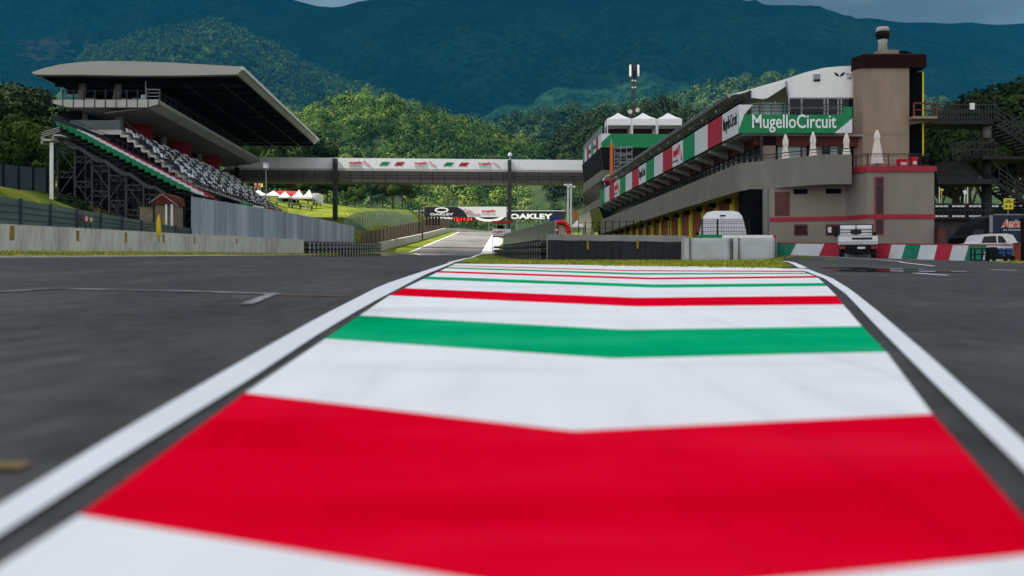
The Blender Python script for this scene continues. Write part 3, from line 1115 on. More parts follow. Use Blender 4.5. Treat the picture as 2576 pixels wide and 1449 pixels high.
mb = MB(); mb.box(XA(2047, gy), XA(2062, gy), gy - .09, gy - .062, ZA(205, gy), ZA(200, gy)); mb.build("vent_slot", M_BLACK, mq)
# emblem wings and event lettering
mb = MB()
def flat(pts, m=0, d=.012):
    mb.prism([(XA(a, gy), gy - .001, ZA(b, gy)) for a, b in pts], [(XA(a, gy), gy - .001 - d, ZA(b, gy)) for a, b in pts], m)
flat([(2097, 182.5), (2104, 183), (2109.5, 188), (2111, 193), (2105, 192), (2100, 187)])
flat([(2112.5, 193), (2114, 188), (2119, 183), (2127, 182.5), (2123, 188), (2118, 192)])
mb.build("emblem", M_TEXTN, ga)
lettering("MotoGP", Vector((XA(2130, gy), gy - .001, ZA(191.5, gy))), (1, 0, 0), (0, 0, 1), XA(2163, gy) - XA(2130, gy), .19, M_TEXTN, ga, depth=.012)
lettering("VIP VILLAGE", Vector((XA(2130, gy), gy - .001, ZA(200.8, gy))), (1, 0, 0), (0, 0, 1), XA(2181, gy) - XA(2130, gy), .19, M_TEXTN, ga, bold=.02, depth=.012)
mb = MB(); mb.box(XA(1984, gy), XA(2274, gy), gy + .12, gy + .16, 9.35, zp); mb.build("glazed_wall", M_GLASS, mq)
mb = MB()
for x in (1985, 2017, 2074.5, 2083, 2109, 2117, 2158, 2200, 2240):
    mb.box(XA(x, gy) - .05, XA(x, gy) + .05, gy + .05, gy + .115, 9.35, zp - .01)
for yy in (247, 271, 297):
    mb.box(XA(1984, gy), XA(2274, gy), gy + .06, gy + .105, ZA(yy, gy) - .04, ZA(yy, gy) + .04)
mb.build("glazing_frame", M_STEEL, mq)
mb = MB()
for (a, b) in [(1888, 1916), (1921, 1980)]:
    mb.box(XA(a, gy + .9), XA(b, gy + .9), gy + .9, gy + .95, 9.35, ZA(252, gy))
mb.build("side_glazing", M_GLASSG, mq)
mb = MB()
for x in (1887, 1918, 1950, 1981):
    mb.box(XA(x, gy + .8) - .06, XA(x, gy + .8) + .06, gy + .8, gy + .9, 9.35, ZA(249, gy))
mb.bar((XA(1977, gy), gy - .1, ZA(205, gy)), (XA(1984, gy), gy - .1, ZA(264, gy)), .09)
mb.build("side_frame", M_STEEL, mq)
mb = MB()
ar = [(1838, 243), (1850, 240), (1866, 240), (1880, 248), (1888, 262)]
for p, q in zip(ar, ar[1:]):
    mb.bar((XA(p[0], gy), gy - .05, ZA(p[1], gy)), (XA(q[0], gy), gy - .05, ZA(q[1], gy)), .12)
mb.bar((XA(1886, gy), gy - .05, ZA(228, gy)), (XA(1886, gy), gy - .05, ZA(288, gy)), .14)
mb.build("arch_truss", M_DSTEEL, mq)

# ------------------------------------------------ stair tower
tw = thing("stair_tower", "tall tan stair tower with dark red cap beside the marquee", "tower", (XA(2228, 62.6), 63, 1.2))
D = 62.6
mb = MB()
zc = ZA(171, D)
x0, x1, x2 = XA(2156, D), XA(2170, D), XA(2287, D)
shaft = [(x0, D + .7), (x1, D), (x2, D), (x2, D + 5.5), (XA(2158, D + 5.5), D + 5.5)]
mb.prism([(x, y, 1.0) for x, y in shaft], [(x, y, zc) for x, y in shaft])
mb.build("shaft", M_TAN, tw)
mb = MB()
for zz in (ZA(336, D), ZA(393, D) + 1.3):
    mb.box(x1 + .0, x2, D - .006, D + .01, zz, zz + .03)
mb.build("shaft_joint", mat("joint_tan", (.19, .145, .115), .9, .1, 2), tw)
mb = MB()
cx = [(XA(2153.5, D), D + .9), (XA(2168, D), D - .15), (XA(2328, D), D - .15), (XA(2328, D), D + 6), (XA(2156, D + 6), D + 6)]
mb.prism([(x, y, zc) for x, y in cx], [(x, y, ZA(139, D)) for x, y in cx])
cs = [(x + (.15 if k in (0, 1, 4) else -.15), y + (.15 if k < 3 else -.15)) for k, (x, y) in enumerate(cx)]
mb.prism([(x, y, ZA(139, D)) for x, y in cx], [(x, y, ZA(135, D)) for x, y in cs])
mb.build("cap", M_DKRED, tw)
mb = MB(); mb.box(XA(2223, D), XA(2274, D), D + .8, D + 2.2, ZA(135, D) - .02, ZA(118, D)); mb.build("chimney_plinth", M_TAN, tw)
mb = MB()
cxm = XA(2242.5, D)
z0 = ZA(118, D)
mb.lathe((cxm, D + 1.5, z0), [(.33, 0), (.26, .5), (.28, .55), (.30, .8)], 18, 0)
mb.lathe((cxm, D + 1.5, z0 + .8), [(.32, 0), (.45, .25), (.46, .5)], 18, 1)
mb.lathe((cxm, D + 1.5, z0 + 1.3), [(.46, 0), (.35, .30)], 18, 0)
mb.lathe((cxm, D + 1.5, z0 + 1.6), [(.30, 0), (.30, .06), (.12, .08)], 18, 1)
mb.build("chimney_flue", [M_CONC, M_BLACK], tw, True)
mb = MB()
pts = [(2274, 135), (2274, 120), (2290, 119), (2305, 123), (2318, 135)]
mb.prism([(XA(a, D), D + 2.4, ZA(b, D) - .01) for a, b in pts], [(XA(a, D), D + .9, ZA(b, D) - .01) for a, b in pts])
mb.build("vent_dome", M_DARK, tw)
# escape shaft at the right: dark recess, yellow edge, balcony
mb = MB(); mb.box(x2 + .01, XA(2339, D), D + 1.2, D + 5, ZA(415, D), ZA(172, D)); mb.build("escape_shaft", M_DARK, tw)
mb = MB(); mb.box(XA(2339, D) + .004, XA(2343, D), D + 1.15, D + 5.1, ZA(386, D), ZA(171, D)); mb.build("yellow_edge", M_YEL, tw)
mb = MB()
b0 = [(2287, 349), (2347, 334), (2347, 328), (2287, 328)]
b0 = [(2287, 302), (2348, 302), (2348, 296), (2287, 296)]
mb.prism([(XA(a, D), D - .6, ZA(b, D)) for a, b in b0], [(XA(a, D), D + 1.1, ZA(b, D)) for a, b in b0])
mb.prism([(XA(2287, D), D + .2, ZA(313, D)), (XA(2348, D), D + .2, ZA(302, D) - .005), (XA(2287, D), D + .2, ZA(302, D) - .005)], [(XA(2287, D), D + .7, ZA(313, D)), (XA(2348, D), D + .7, ZA(302, D) - .005), (XA(2287, D), D + .7, ZA(302, D) - .005)])
mb.build("balcony", M_TAN, tw)
mb = MB()
ra = [(2290, 296), (2290, 263), (2346, 265), (2346, 299)]
for p, q in zip(ra, ra[1:]):
    mb.bar((XA(p[0], D), D - .55, ZA(p[1], D)), (XA(q[0], D), D - .55, ZA(q[1], D)), .09)
mb.bar((XA(2290, D), D - .55, ZA(280, D)), (XA(2346, D), D - .55, ZA(281, D)), .05)
mb.build("balcony_rail", mat("oxide_rail", (.16, .03, .02), .6, .15, 2), tw)

# ------------------------------------------------ annex block in front of the tower
an = thing("annex_block", "low taupe annex with red cornice and tall red-framed slit window", "building", (21.5, 58, 1.2))
ZC0, ZC1 = ZA(432, 57), ZA(417.5, 57)
xa, xb = XA(2182, 57), XA(2350, 57)
xl, yl = XA(2128, 58.7), 58.7
mb = MB()
body = [(xa, 57), (xb, 57), (xb, 64), (xl, 64), (xl, yl)]
mb.prism([(x, y, .9) for x, y in body], [(x, y, ZC0) for x, y in body])
# lower wall under the parapet
lw0 = (XA(1936, 60.2), 60.2)
mb.prism([(lw0[0], lw0[1], .9), (xl - .005, yl, .9), (xl - .005, 63.9, .9), (lw0[0], 63.9, .9)], [(lw0[0], lw0[1], 5.74), (xl - .005, yl, 5.74), (xl - .005, 63.9, 5.74), (lw0[0], 63.9, 5.74)])
mb.build("wall", mat("annex_render", (.235, .198, .165), .85, .12, .6, bump=.2, bscale=20, streak=(1, 1, .4)), an)
ov = .10
cor = [(xa - .05, 57 - ov), (xb + ov, 57 - ov), (xb + ov, 64), (xl - ov, 64), (xl - ov, yl - .03)]
mb = MB(); mb.prism([(x, y, ZC0) for x, y in cor], [(x, y, ZC1) for x, y in cor]); mb.build("cornice", M_BAND, an)
# red band (three runs)
mb = MB()
zb0, zb1 = ZA(550.3, 57), ZA(539, 57)
run = [Vector((lw0[0], lw0[1], 0)), Vector((xl - .005, yl, 0)), Vector((xa, 57, 0)), Vector((xb, 57, 0))]
off = [Vector((.01, -.05, 0)), Vector((0, -.05, 0)), Vector((0, -.05, 0)), Vector((0.04, -.05, 0))]
for k in range(3):
    p, q = run[k] + off[k], run[k + 1] + off[k + 1]
    mb.hexa([(p.x, p.y, zb0), (q.x, q.y, zb0), (q.x, q.y + .09, zb0), (p.x, p.y + .09, zb0), (p.x, p.y, zb1), (q.x, q.y, zb1), (q.x, q.y + .09, zb1), (p.x, p.y + .09, zb1)])
mb.build("red_band", M_BAND, an)
mb = MB(); mb.box(XA(2200.5, 57), XA(2222, 57), 56.93, 57.02, ZA(590, 57), ZA(445, 57)); wi = mb.build("slit_window", M_BAND, an)
mb = MB()
for (u, v) in ((447.5, 465), (467, 538), (553, 587.5)):
    mb.box(XA(2203.5, 57), XA(2219.5, 57), 56.915, 56.93, ZA(v, 57), ZA(u, 57))
mb.build("pane", M_GLASS, wi)


def on_lower(px):
    """depth of the receding lower wall at a picture column"""
    t = (px - 1936) / (2128 - 1936)
    return lerp(60.2, 58.7, t)


def lower_panel(name, pa, pb, ya, yb, m_, out=.04, m2=None):
    mb = MB()
    da, db = on_lower(pa), on_lower(pb)
    A, B = (XA(pa, da), da), (XA(pb, db), db)
    mb.hexa([(A[0], A[1] - out, ZA(yb, da)), (B[0], B[1] - out, ZA(yb, db)), (B[0], B[1] + .06, ZA(yb, db)), (A[0], A[1] + .06, ZA(yb, da)), (A[0], A[1] - out, ZA(ya, da)), (B[0], B[1] - out, ZA(ya, db)), (B[0], B[1] + .06, ZA(ya, db)), (A[0], A[1] + .06, ZA(ya, da))])
    return mb.build(name, m_, an)


M_OXB = mat("oxblood_panel", (.10, .030, .028), .6, .2, 1.5)
lower_panel("shutter", 1949, 1986, 483, 543, M_OXB)
lower_panel("vent_opening", 1996, 2031, 476, 488, M_DARK)
lower_panel("vent_opening", 2077, 2115, 475, 487, M_DARK)
for a, b in ((1997, 2031), (2077, 2115)):
    w_ = lower_panel("low_window", a, b, 564.5, 592, M_OXB, .05)
    mb = MB()
    da = on_lower((a + b) / 2)
    dd0, dd1 = on_lower(a + 3), on_lower(b - 3)
    mb.hexa([(XA(a + 3, dd0), dd0 - .06, ZA(590, dd0)), (XA(b - 3, dd1), dd1 - .06, ZA(590, dd1)), (XA(b - 3, dd1), dd1 - .051, ZA(590, dd1)), (XA(a + 3, dd0), dd0 - .051, ZA(590, dd0)),
             (XA(a + 3, dd0), dd0 - .06, ZA(568, dd0)), (XA(b - 3, dd1), dd1 - .06, ZA(568, dd1)), (XA(b - 3, dd1), dd1 - .051, ZA(568, dd1)), (XA(a + 3, dd0), dd0 - .051, ZA(568, dd0))])
    mb.build("pane", mat("dark_brown_glass", (.030, .012, .012), .4, .3, 2, spec=.1), w_)
mb = MB(); d = on_lower(2086) - .08; mb.box(XA(2082.5, d), XA(2091, d), d - .03, d, ZA(585, d), ZA(571, d)); lo_ = mb.build("louvre_plate", M_WHITE, an)
# dark service entrance between annex and garages
mb = MB(); mb.box(XA(1884, 60.8), XA(1919, 60.8), 60.9, 63.6, .9, 5.73); mb.build("entrance_recess", M_DARK, an)
mb = MB(); mb.box(XA(1919, 60.8), lw0[0] - .01, 60.5, 63.6, .9, 5.735); mb.build("entrance_pier", M_CONCD, an)
# roof railing
mb = MB()
rr = [Vector((xl + .1, yl + .4, 0)), Vector((xa + .1, 57.25, 0)), Vector((xb - .15, 57.25, 0)), Vector((xb - .15, 60, 0))]
zr = ZA(387.5, 57.25)
for p, q in zip(rr, rr[1:]):
    mb.bar((p.x, p.y, zr), (q.x, q.y, zr), .05)
    mb.bar((p.x, p.y, zr - .12), (q.x, q.y, zr - .12), .03)
    mb.bar((p.x, p.y, ZC1 + .1), (q.x, q.y, ZC1 + .1), .03)
    n = max(1, int((q - p).length / .95))
    for k in range(n + 1):
        r = p.lerp(q, k / n)
        mb.bar((r.x, r.y, ZC1 - .02), (r.x, r.y, zr), .045)
mb.build("roof_rail", M_DSTEEL, an)

# closed parasols
for px, yt, yb, d, zf, lab in [(1976, 336.6, 402, 61.2, 5.95, "closed cream parasol nearest the tan pillar on the balcony"), (2045, 331, 397, 60.0, 5.95, "tall closed cream parasol under the middle of the green sign"),
                               (2129, 333.7, 394, 59.4, 5.95, "closed cream parasol half hidden by the stair tower's left edge"), (2206, 326, 414, 58.2, ZC1, "tallest closed parasol standing on the annex roof before the tower")]:
    t = thing("parasol", lab, "parasol", (XA(px, d), d, zf), 0, "closed parasols on the terraces")
    c = (XA(px, d), d, zf)
    zt_ = ZA(yt, d) - zf
    zl = max(.25, ZA(yb + 6, d) - zf) if zf > 6 else .55
    mb = MB()
    n = 20
    for rr_, z in [(0, 0)]:
        pass
    rings = []
    for f, rad in [(0, .31), (.18, .28), (.45, .21), (.70, .13), (.76, .16), (.84, .15), (.93, .09), (1.0, .03)]:
        z = zf + zl + (zt_ - zl) * f
        rings.append([mb.pt((c[0] + rad * (1 + .17 * math.cos(k * math.pi)) * math.cos(k * 2 * math.pi / n), c[1] + rad * (1 + .17 * math.cos(k * math.pi)) * math.sin(k * 2 * math.pi / n), z)) for k in range(n)])
    for a, b in zip(rings, rings[1:]):
        for k in range(n):
            mb.f.append([a[k], a[(k + 1) % n], b[(k + 1) % n], b[k]]); mb.m.append(0)
    mb.f.append(rings[-1]); mb.m.append(0)
    mb.build("furled_cover", M_FABP, t)
    mb = MB(); mb.tube((c[0], c[1], zf + .06), (c[0], c[1], zf + zt_ + .08), .028, n=8); mb.build("pole", M_DSTEEL, t)
    mb = MB(); mb.lathe(c, [(.32, 0), (.32, .06), (.1, .1)], 14); mb.build("base", M_CONCD, t)
# red coolers on the annex roof
for px, y0_, y1_, w_, lab in [(2269, 401, 415, 20, "low wide red cooler on the annex roof beside the parasol"), (2297, 396, 415, 14, "upright red and white cooler on the annex roof, right of the wide one")]:
    d = 58.3
    mb = MB()
    h = ZA(y0_, d) - ZC1
    x0_, x1_ = XA(px - w_ / 2, d), XA(px + w_ / 2, d)
    mb.box(x0_, x1_, d - .25, d + .25, ZC1, ZC1 + h * .85, 0)
    mb.box(x0_ - .02, x1_ + .02, d - .27, d + .27, ZC1 + h * .852, ZC1 + h, 0)
    mb.box(x0_ + .06, x1_ - .06, d - .256, d - .251, ZC1 + h * .3, ZC1 + h * .6, 1)
    solo(mb, "cooler_box", [M_RED, M_FLAGW], lab, "cooler", "red coolers on the annex roof")

# ================================================================== SECOND BUILDING with gazebos
B2X, B2Y = 11.5, 128.0


def Cf(b, a, z):
    return Vector((B2X + b * CN - a * SN, B2Y + b * SN + a * CN, z))


def z2(py):
    return ZA(py, 128.0)


rc = thing("control_building", "grey banded control building with green roof fascia behind the pit building", "building", (B2X + 5, B2Y + 8, 3), ROTB)
L2 = 19.5
mb = MB(Cf); mb.box(2.2, 12, .8, L2, 2, z2(371)); mb.build("core_wall", M_DARK, rc)
for nm, ya, yb, b0, m_ in [("floor_band", 517, 497, .0, M_TAUPE), ("floor_band", 453, 428, .0, M_TAUPE)]:
    mb = MB(Cf); mb.box(b0, 11.5, 0, L2, z2(ya), z2(yb)); mb.build(nm, m_, rc)
# slanted glazing between bands
def slanted(name, ya, yb, bl, bu, m_, sub=True):
    mb = MB(Cf)
    za, zb_ = z2(ya), z2(yb)
    mb.hexa([(bl, .1, za), (bl + .1, .1, za), (bl + .1, L2 - .1, za), (bl, L2 - .1, za), (bu, .1, zb_), (bu + .1, .1, zb_), (bu + .1, L2 - .1, zb_), (bu, L2 - .1, zb_)])
    mb.hexa([(bl + .11, .12, za), (9, .12, za), (9, .22, za), (bl + .11, .22, za), (bu + .11, .12, zb_), (9, .12, zb_), (9, .22, zb_), (bu + .11, .22, zb_)])
    o = mb.build(name, m_, rc)
    for k in range(14):
        f = MB(Cf)
        a = .1 + (L2 - .2) * k / 13
        f.bar((bl - .03, a, za), (bu - .03, a, zb_), .08)
        f.build("mullion", M_DSTEEL, o)
slanted("window_band", 496.8, 453.2, .35, -.05, M_GLASS)
slanted("louvre_band", 427.8, 372, .25, -.15, M_BLACK)
slanted("base_glazing", 575, 520, .8, -.35, M_GLASS)
mb = MB(Cf); mb.box(-.5, 11, -.1, L2, z2(519.8), z2(517.1)); mb.build("canopy_slab", M_CONCD, rc)
# pillar at the near corner
mb = MB(Cf); mb.box(.9, 2.0, .3, .75, z2(428), z2(371)); mb.build("corner_pillar", M_TAUPE, rc)
mb = MB(Cf); mb.box(4.2, 7.8, .45, .6, z2(428), z2(371)); mb.build("glazed_front", M_GLASSG, rc)
# roof fascia
za, zb_ = z2(371), z2(336.5)
mb = MB(Cf); mb.box(.1, 11.5, .1, L2, za + .02, zb_ - .3); mb.build("roof_slab", M_CONCD, rc)
mb = MB(Cf); mb.box(0, 11, -.12, .09, za, zb_); so2 = mb.build("green_fascia", M_GREEN, rc)
mb = MB(Cf); mb.prism([(-.01, -.125, zb_ - 1.1), (1.2, -.125, zb_ + .003), (-.01, -.125, zb_ + .003)], [(-.01, .08, zb_ - 1.1), (1.2, .08, zb_ + .003), (-.01, .08, zb_ + .003)]); mb.build("white_corner", M_FLAGW, so2)
sq = ["W", "R", "T", "G", "T", "R", "W", "G"]
for k, s in enumerate(sq):
    a0 = .1 + k * (L2 - .1) / 8
    mb = MB(Cf); mb.box(-.08, .08, a0 + .01, a0 + (L2 - .1) / 8 - .01, za, zb_)
    po = mb.build("banner_panel", bm[s], rc)
    if s == "T":
        lettering("MugelloCircuit", Cf(-.083, a0 + 2.2, za + .4), ux_side, (0, 0, 1), 2.0, .8, M_TEXTD, po, bold=.02)
mb = MB(Cf)
for z in (zb_ + .5, zb_ + 1.0):
    mb.bar((.05, 0, z), (.05, L2, z), .06)
for k in range(14):
    mb.bar((.05, k * 1.5, zb_ - .02), (.05, k * 1.5, zb_ + 1.0), .06)
mb.box(.03, .07, .1, L2, zb_ + .05, zb_ + .95, 1)
mb.build("roof_rail", [M_STEEL, mat("grey_screen", (.2, .21, .22), .6, .2, 1)], rc)
# gazebos
for k, (px, lab) in enumerate([(1557.8, "leftmost of the three white gazebos on the control building roof"), (1621, "middle white gazebo of the three on the control building roof"), (1684.5, "rightmost white gazebo of the three, above the green fascia")]):
    d = 130.2
    x = XA(px, d); hw = XA(1288 + 31, d)
    zb0 = z2(336.5) - .3
    t = thing("gazebo", lab, "gazebo", (x, d + hw, zb0), 0, "white gazebos on the roof")
    mb = MB()
    ze, zv, zp_ = ZA(299, d), ZA(315, d), ZA(279, d)
    cc = [(x - hw, d), (x + hw, d), (x + hw, d + 2 * hw), (x - hw, d + 2 * hw)]
    ap = (x, d + hw, zp_)
    for q in range(4):
        a, b = cc[q], cc[(q + 1) % 4]
        ma = (lerp(a[0], x, .5), lerp(a[1], d + hw, .5), lerp(ze, zp_, .42)); mb_ = (lerp(b[0], x, .5), lerp(b[1], d + hw, .5), lerp(ze, zp_, .42))
        mb.poly([(a[0], a[1], ze), (b[0], b[1], ze), mb_, ma]); mb.poly([ma, mb_, ap])
        mb.poly([(a[0], a[1], zv), (b[0], b[1], zv), (b[0], b[1], ze), (a[0], a[1], ze)])
    mb.build("canopy", M_FABW, t)
    for q in range(4):
        l = MB(); cx_, cy_ = cc[q]; cx_ += .06 if q in (0, 3) else -.06; cy_ += .06 if q < 2 else -.06
        l.box(cx_ - .06, cx_ + .06, cy_ - .06, cy_ + .06, zb0, zv); l.build("leg", M_WHITE, t)
    mb = MB(); mb.box(x - hw + .15, x + hw - .15, d + 2 * hw - .1, d + 2 * hw - .06, zb0, zv); mb.build("back_sheet", mat("maroon_sheet", (.06, .02, .02), .8, .2, 1), t)
# orange scaffold tower between the buildings
t = thing("scaffold_tower", "orange pole with grey wire lattice beside the control building", "scaffold", P(1545, 470, 126.5))
mb = MB(); a = P(1538, 475, 126.4); b = P(1538, 361, 126.4); mb.tube(a, b, .2, .2, 10); mb.build("orange_pole", M_ORANGE, t)
mb = MB(); mb.tube(b, b + Vector((0, 0, .6)), .12, .06); mb.build("beacon", M_STEEL, t)
mb = MB()
d = 126.6
X0, X1 = XA(1545, d), XA(1590, d)
for k in range(7):
    y0_ = 371 + k * 9
    mb.bar((X0, d, ZA(y0_, d)), (X1, d, ZA(y0_ + (25 if k % 2 else -2), d)), .05)
    mb.bar((X1, d, ZA(y0_, d)), (X0, d, ZA(y0_ + (22 if k % 2 else 4), d)), .05)
for x in (X0, lerp(X0, X1, .35), lerp(X0, X1, .7), X1):
    mb.bar((x, d, ZA(440, d)), (x, d, ZA(365, d)), .06)
for y in (371, 385, 400, 418):
    mb.bar((X0, d, ZA(y, d)), (X1, d, ZA(y, d)), .06)
mb.build("lattice", M_STEEL, t)
# white and red awning at the far end of the banners
t = thing("awning", "small white awning with red fringe at the far end of the banner balcony", "awning", P(1536, 470, 124.0))
d = 124.0
mb = MB()
for k in range(8):
    a0, a1 = math.pi * k / 8, math.pi * (k + 1) / 8
    mb.hexa([(XA(1536 - 17 * math.cos(a0), d), d, ZA(451 - 12 * math.sin(a0), d) - .08), (XA(1536 - 17 * math.cos(a1), d), d, ZA(451 - 12 * math.sin(a1), d) - .08), (XA(1536 - 17 * math.cos(a1), d), d + 2, ZA(451 - 12 * math.sin(a1), d) - .08), (XA(1536 - 17 * math.cos(a0), d), d + 2, ZA(451 - 12 * math.sin(a0), d) - .08),
             (XA(1536 - 17 * math.cos(a0), d), d, ZA(451 - 12 * math.sin(a0), d)), (XA(1536 - 17 * math.cos(a1), d), d, ZA(451 - 12 * math.sin(a1), d)), (XA(1536 - 17 * math.cos(a1), d), d + 2, ZA(451 - 12 * math.sin(a1), d)), (XA(1536 - 17 * math.cos(a0), d), d + 2, ZA(451 - 12 * math.sin(a0), d))])
mb.build("canopy", M_FABW, t)
mb = MB()
for k in range(9):
    x = 1520 + k * 3.9
    mb.prism([(XA(x, d), d - .06, ZA(451, d)), (XA(x + 3.6, d), d - .06, ZA(451, d)), (XA(x + 1.8, d), d - .06, ZA(460, d))], [(XA(x, d), d - .01, ZA(451, d)), (XA(x + 3.6, d), d - .01, ZA(451, d)), (XA(x + 1.8, d), d - .01, ZA(460, d))])
mb.build("fringe", M_FLAGR, t)
for x in (1521, 1552):
    mb = MB(); mb.bar((XA(x, d), d + .05, ZA(478, d)), (XA(x, d), d + .05, ZA(452, d)), .1); mb.build("post", M_STEEL, t)

# telecom mast behind
t = thing("telecom_mast", "dark lattice telecom mast with white panel antennas behind the gazebos", "mast", (XA(1593.5, 250), 250, 13))
d = 250
mb = MB()
def latt(x, w0, z0, z1, n, w1=None):
    w1 = w1 or w0
    for k in range(n):
        za, zb_ = lerp(z0, z1, k / n), lerp(z0, z1, (k + 1) / n)
        wa, wb = lerp(w0, w1, k / n), lerp(w0, w1, (k + 1) / n)
        ca = [(x - wa, d - wa), (x + wa, d - wa), (x + wa, d + wa), (x - wa, d + wa)]
        cb = [(x - wb, d - wb), (x + wb, d - wb), (x + wb, d + wb), (x - wb, d + wb)]
        for q in range(4):
            mb.bar((*ca[q], za), (*cb[q], zb_), .2)
            r_ = (q + 1) % 4
            mb.bar((*ca[q], za), (*cb[r_], zb_), .12)
            mb.bar((*cb[q], zb_), (*cb[r_], zb_), .12)
xm = XA(1593.5, 250)
latt(xm, .55, 13, ZA(160, d), 26, .42)
mb.build("lattice", M_DSTEEL, t)
mb = MB(); mb.tube((xm, d, ZA(166, d)), (xm, d, ZA(141, d)), .09, .05); mb.build("aerial", M_DSTEEL, t)
for px in (1585, 1605):
    mb = MB(); mb.box(XA(px - 2, d), XA(px + 2.4, d), d - .6, d - .2, ZA(193, d), ZA(164, d)); mb.build("panel_antenna", M_WHITE, t)
mb = MB(); mb.box(XA(1591, d), XA(1600, d), d - .9, d - .6, ZA(198, d), ZA(180, d)); mb.build("radio_unit", M_BLACK, t)
for px, py in ((1584, 283), (1603, 279), (1590, 205), (1597, 206), (1590, 222), (1597, 222)):
    mb = MB(); r_ = .55 if py > 250 else .25
    mb.fr = lambda x, y, z, px=px, py=py: Vector((XA(px, d) + x, d - .8 - z, ZA(py, d) + y))
    mb.lathe((0, 0, 0), [(r_ * .5, 0), (r_, .12), (r_, .3), (r_ * .9, .34)], 14); mb.build("dish", M_CONC, t)
# ================================================================== PIT WALL AND THINGS AROUND IT
t = thing("pit_wall", "grey pit wall end with a black sheet cover and two yellow markers", "wall", (5.8, 57.7, Gz(5.8, 57.7)))
A = Vector((XA(1375, 60), 60, 0)); B = Vector((XA(1724, 55.6), 55.6, 0))
dirw = (B - A).normalized(); nrm = Vector((dirw.y, -dirw.x, 0))
if nrm.y > 0:
    nrm = -nrm


def wall_pt(s, o, z):
    p = A + dirw * s + nrm * o
    return (p.x, p.y, z)


LWL = (B - A).length
mb = MB(wall_pt)
z0a, z0b = Gz(A.x, A.y), Gz(B.x, B.y)
zta, ztb = ZA(589, 60), ZA(592.5, 55.6)
mb.hexa([(0, 0, z0a - .3), (LWL, 0, z0b - .3), (LWL, -.5, z0b - .3), (0, -.5, z0a - .3), (0, 0, zta), (LWL, 0, ztb), (LWL, -.5, ztb), (0, -.5, zta)])
mb.build("wall_body", M_CONCD, t)
mb = MB(wall_pt)
n = 60
zs = lambda s: lerp(zta, ztb, s / LWL) - .36
for k in range(n):
    s0, s1 = .12 + (LWL - .2) * k / n, .12 + (LWL - .2) * (k + 1) / n
    r0 = .05 + .035 * math.sin(k * 1.7) + .02 * math.sin(k * .6); r1 = .05 + .035 * math.sin((k + 1) * 1.7) + .02 * math.sin((k + 1) * .6)
    w0_, w1_ = .015 * math.sin(k * .45), .015 * math.sin((k + 1) * .45)
    g0, g1 = Gz(A.x + dirw.x * s0, A.y + dirw.y * s0) + .02, Gz(A.x + dirw.x * s1, A.y + dirw.y * s1) + .02
    mb.hexa([(s0, r0 + .05, g0), (s1, r1 + .05, g1), (s1, .005, g1), (s0, .005, g0), (s0, r0, zs(s0) + w0_), (s1, r1, zs(s1) + w1_), (s1, .005, zs(s1) + w1_), (s0, .005, zs(s0) + w0_)])
mb.build("black_cover", mat("black_sheet", (.016, .016, .018), .55, .4, 2, streak=(2, 2, .4)), t)
for px in (1488, 1613):
    s = (px - 1375) / (1724 - 1375) * LWL
    mb = MB(wall_pt); mb.box(s - .07, s + .07, .15, .19, ZA(627, 58), ZA(605, 58)); mb.build("marker", M_YELD, t)
# post fence on top
t = thing("post_fence", "thin dark red post fence with clear panels on top of the pit wall", "fence", wall_pt(4, -.3, zta))
mb = MB(wall_pt)
for k in range(15):
    s = 2.0 + k * .44
    p = MB(wall_pt)
    p.box(s - .02, s + .02, -.32, -.28, lerp(zta, ztb, s / LWL), ZA(555, 58)); p.build("post", M_DKRED, t)
for z in (ZA(558, 58), ZA(574, 58)):
    mb.bar((2.0, -.3, z), (2.0 + 14 * .44, -.3, z), .02)
mb.build("fence_wire", M_DKRED, t)
# mesh gate panels in front of the van
t = thing("mesh_panel_fence", "dark welded mesh fence panels standing in front of the white van", "fence", (XA(1820, 56.6), 56.6, 2))
d = 56.3
for x in (1766, 1805, 1885):
    p = MB(); p.box(XA(x, d) - .045, XA(x, d) + .045, d - .03, d + .03, Gz(11, d), ZA(551, d)); p.build("post", M_BLACK, t)
mb = MB()
for k in range(31):
    x = XA(1762 + k * 4.1, d)
    mb.bar((x, d, ZA(592, d)), (x, d, ZA(552, d)), .014)
for y in (552, 557, 562, 572, 582, 591):
    mb.bar((XA(1762, d), d, ZA(y, d)), (XA(1886, d), d, ZA(y, d)), .02)
mb.build("wire_mesh", M_BLACK, t)

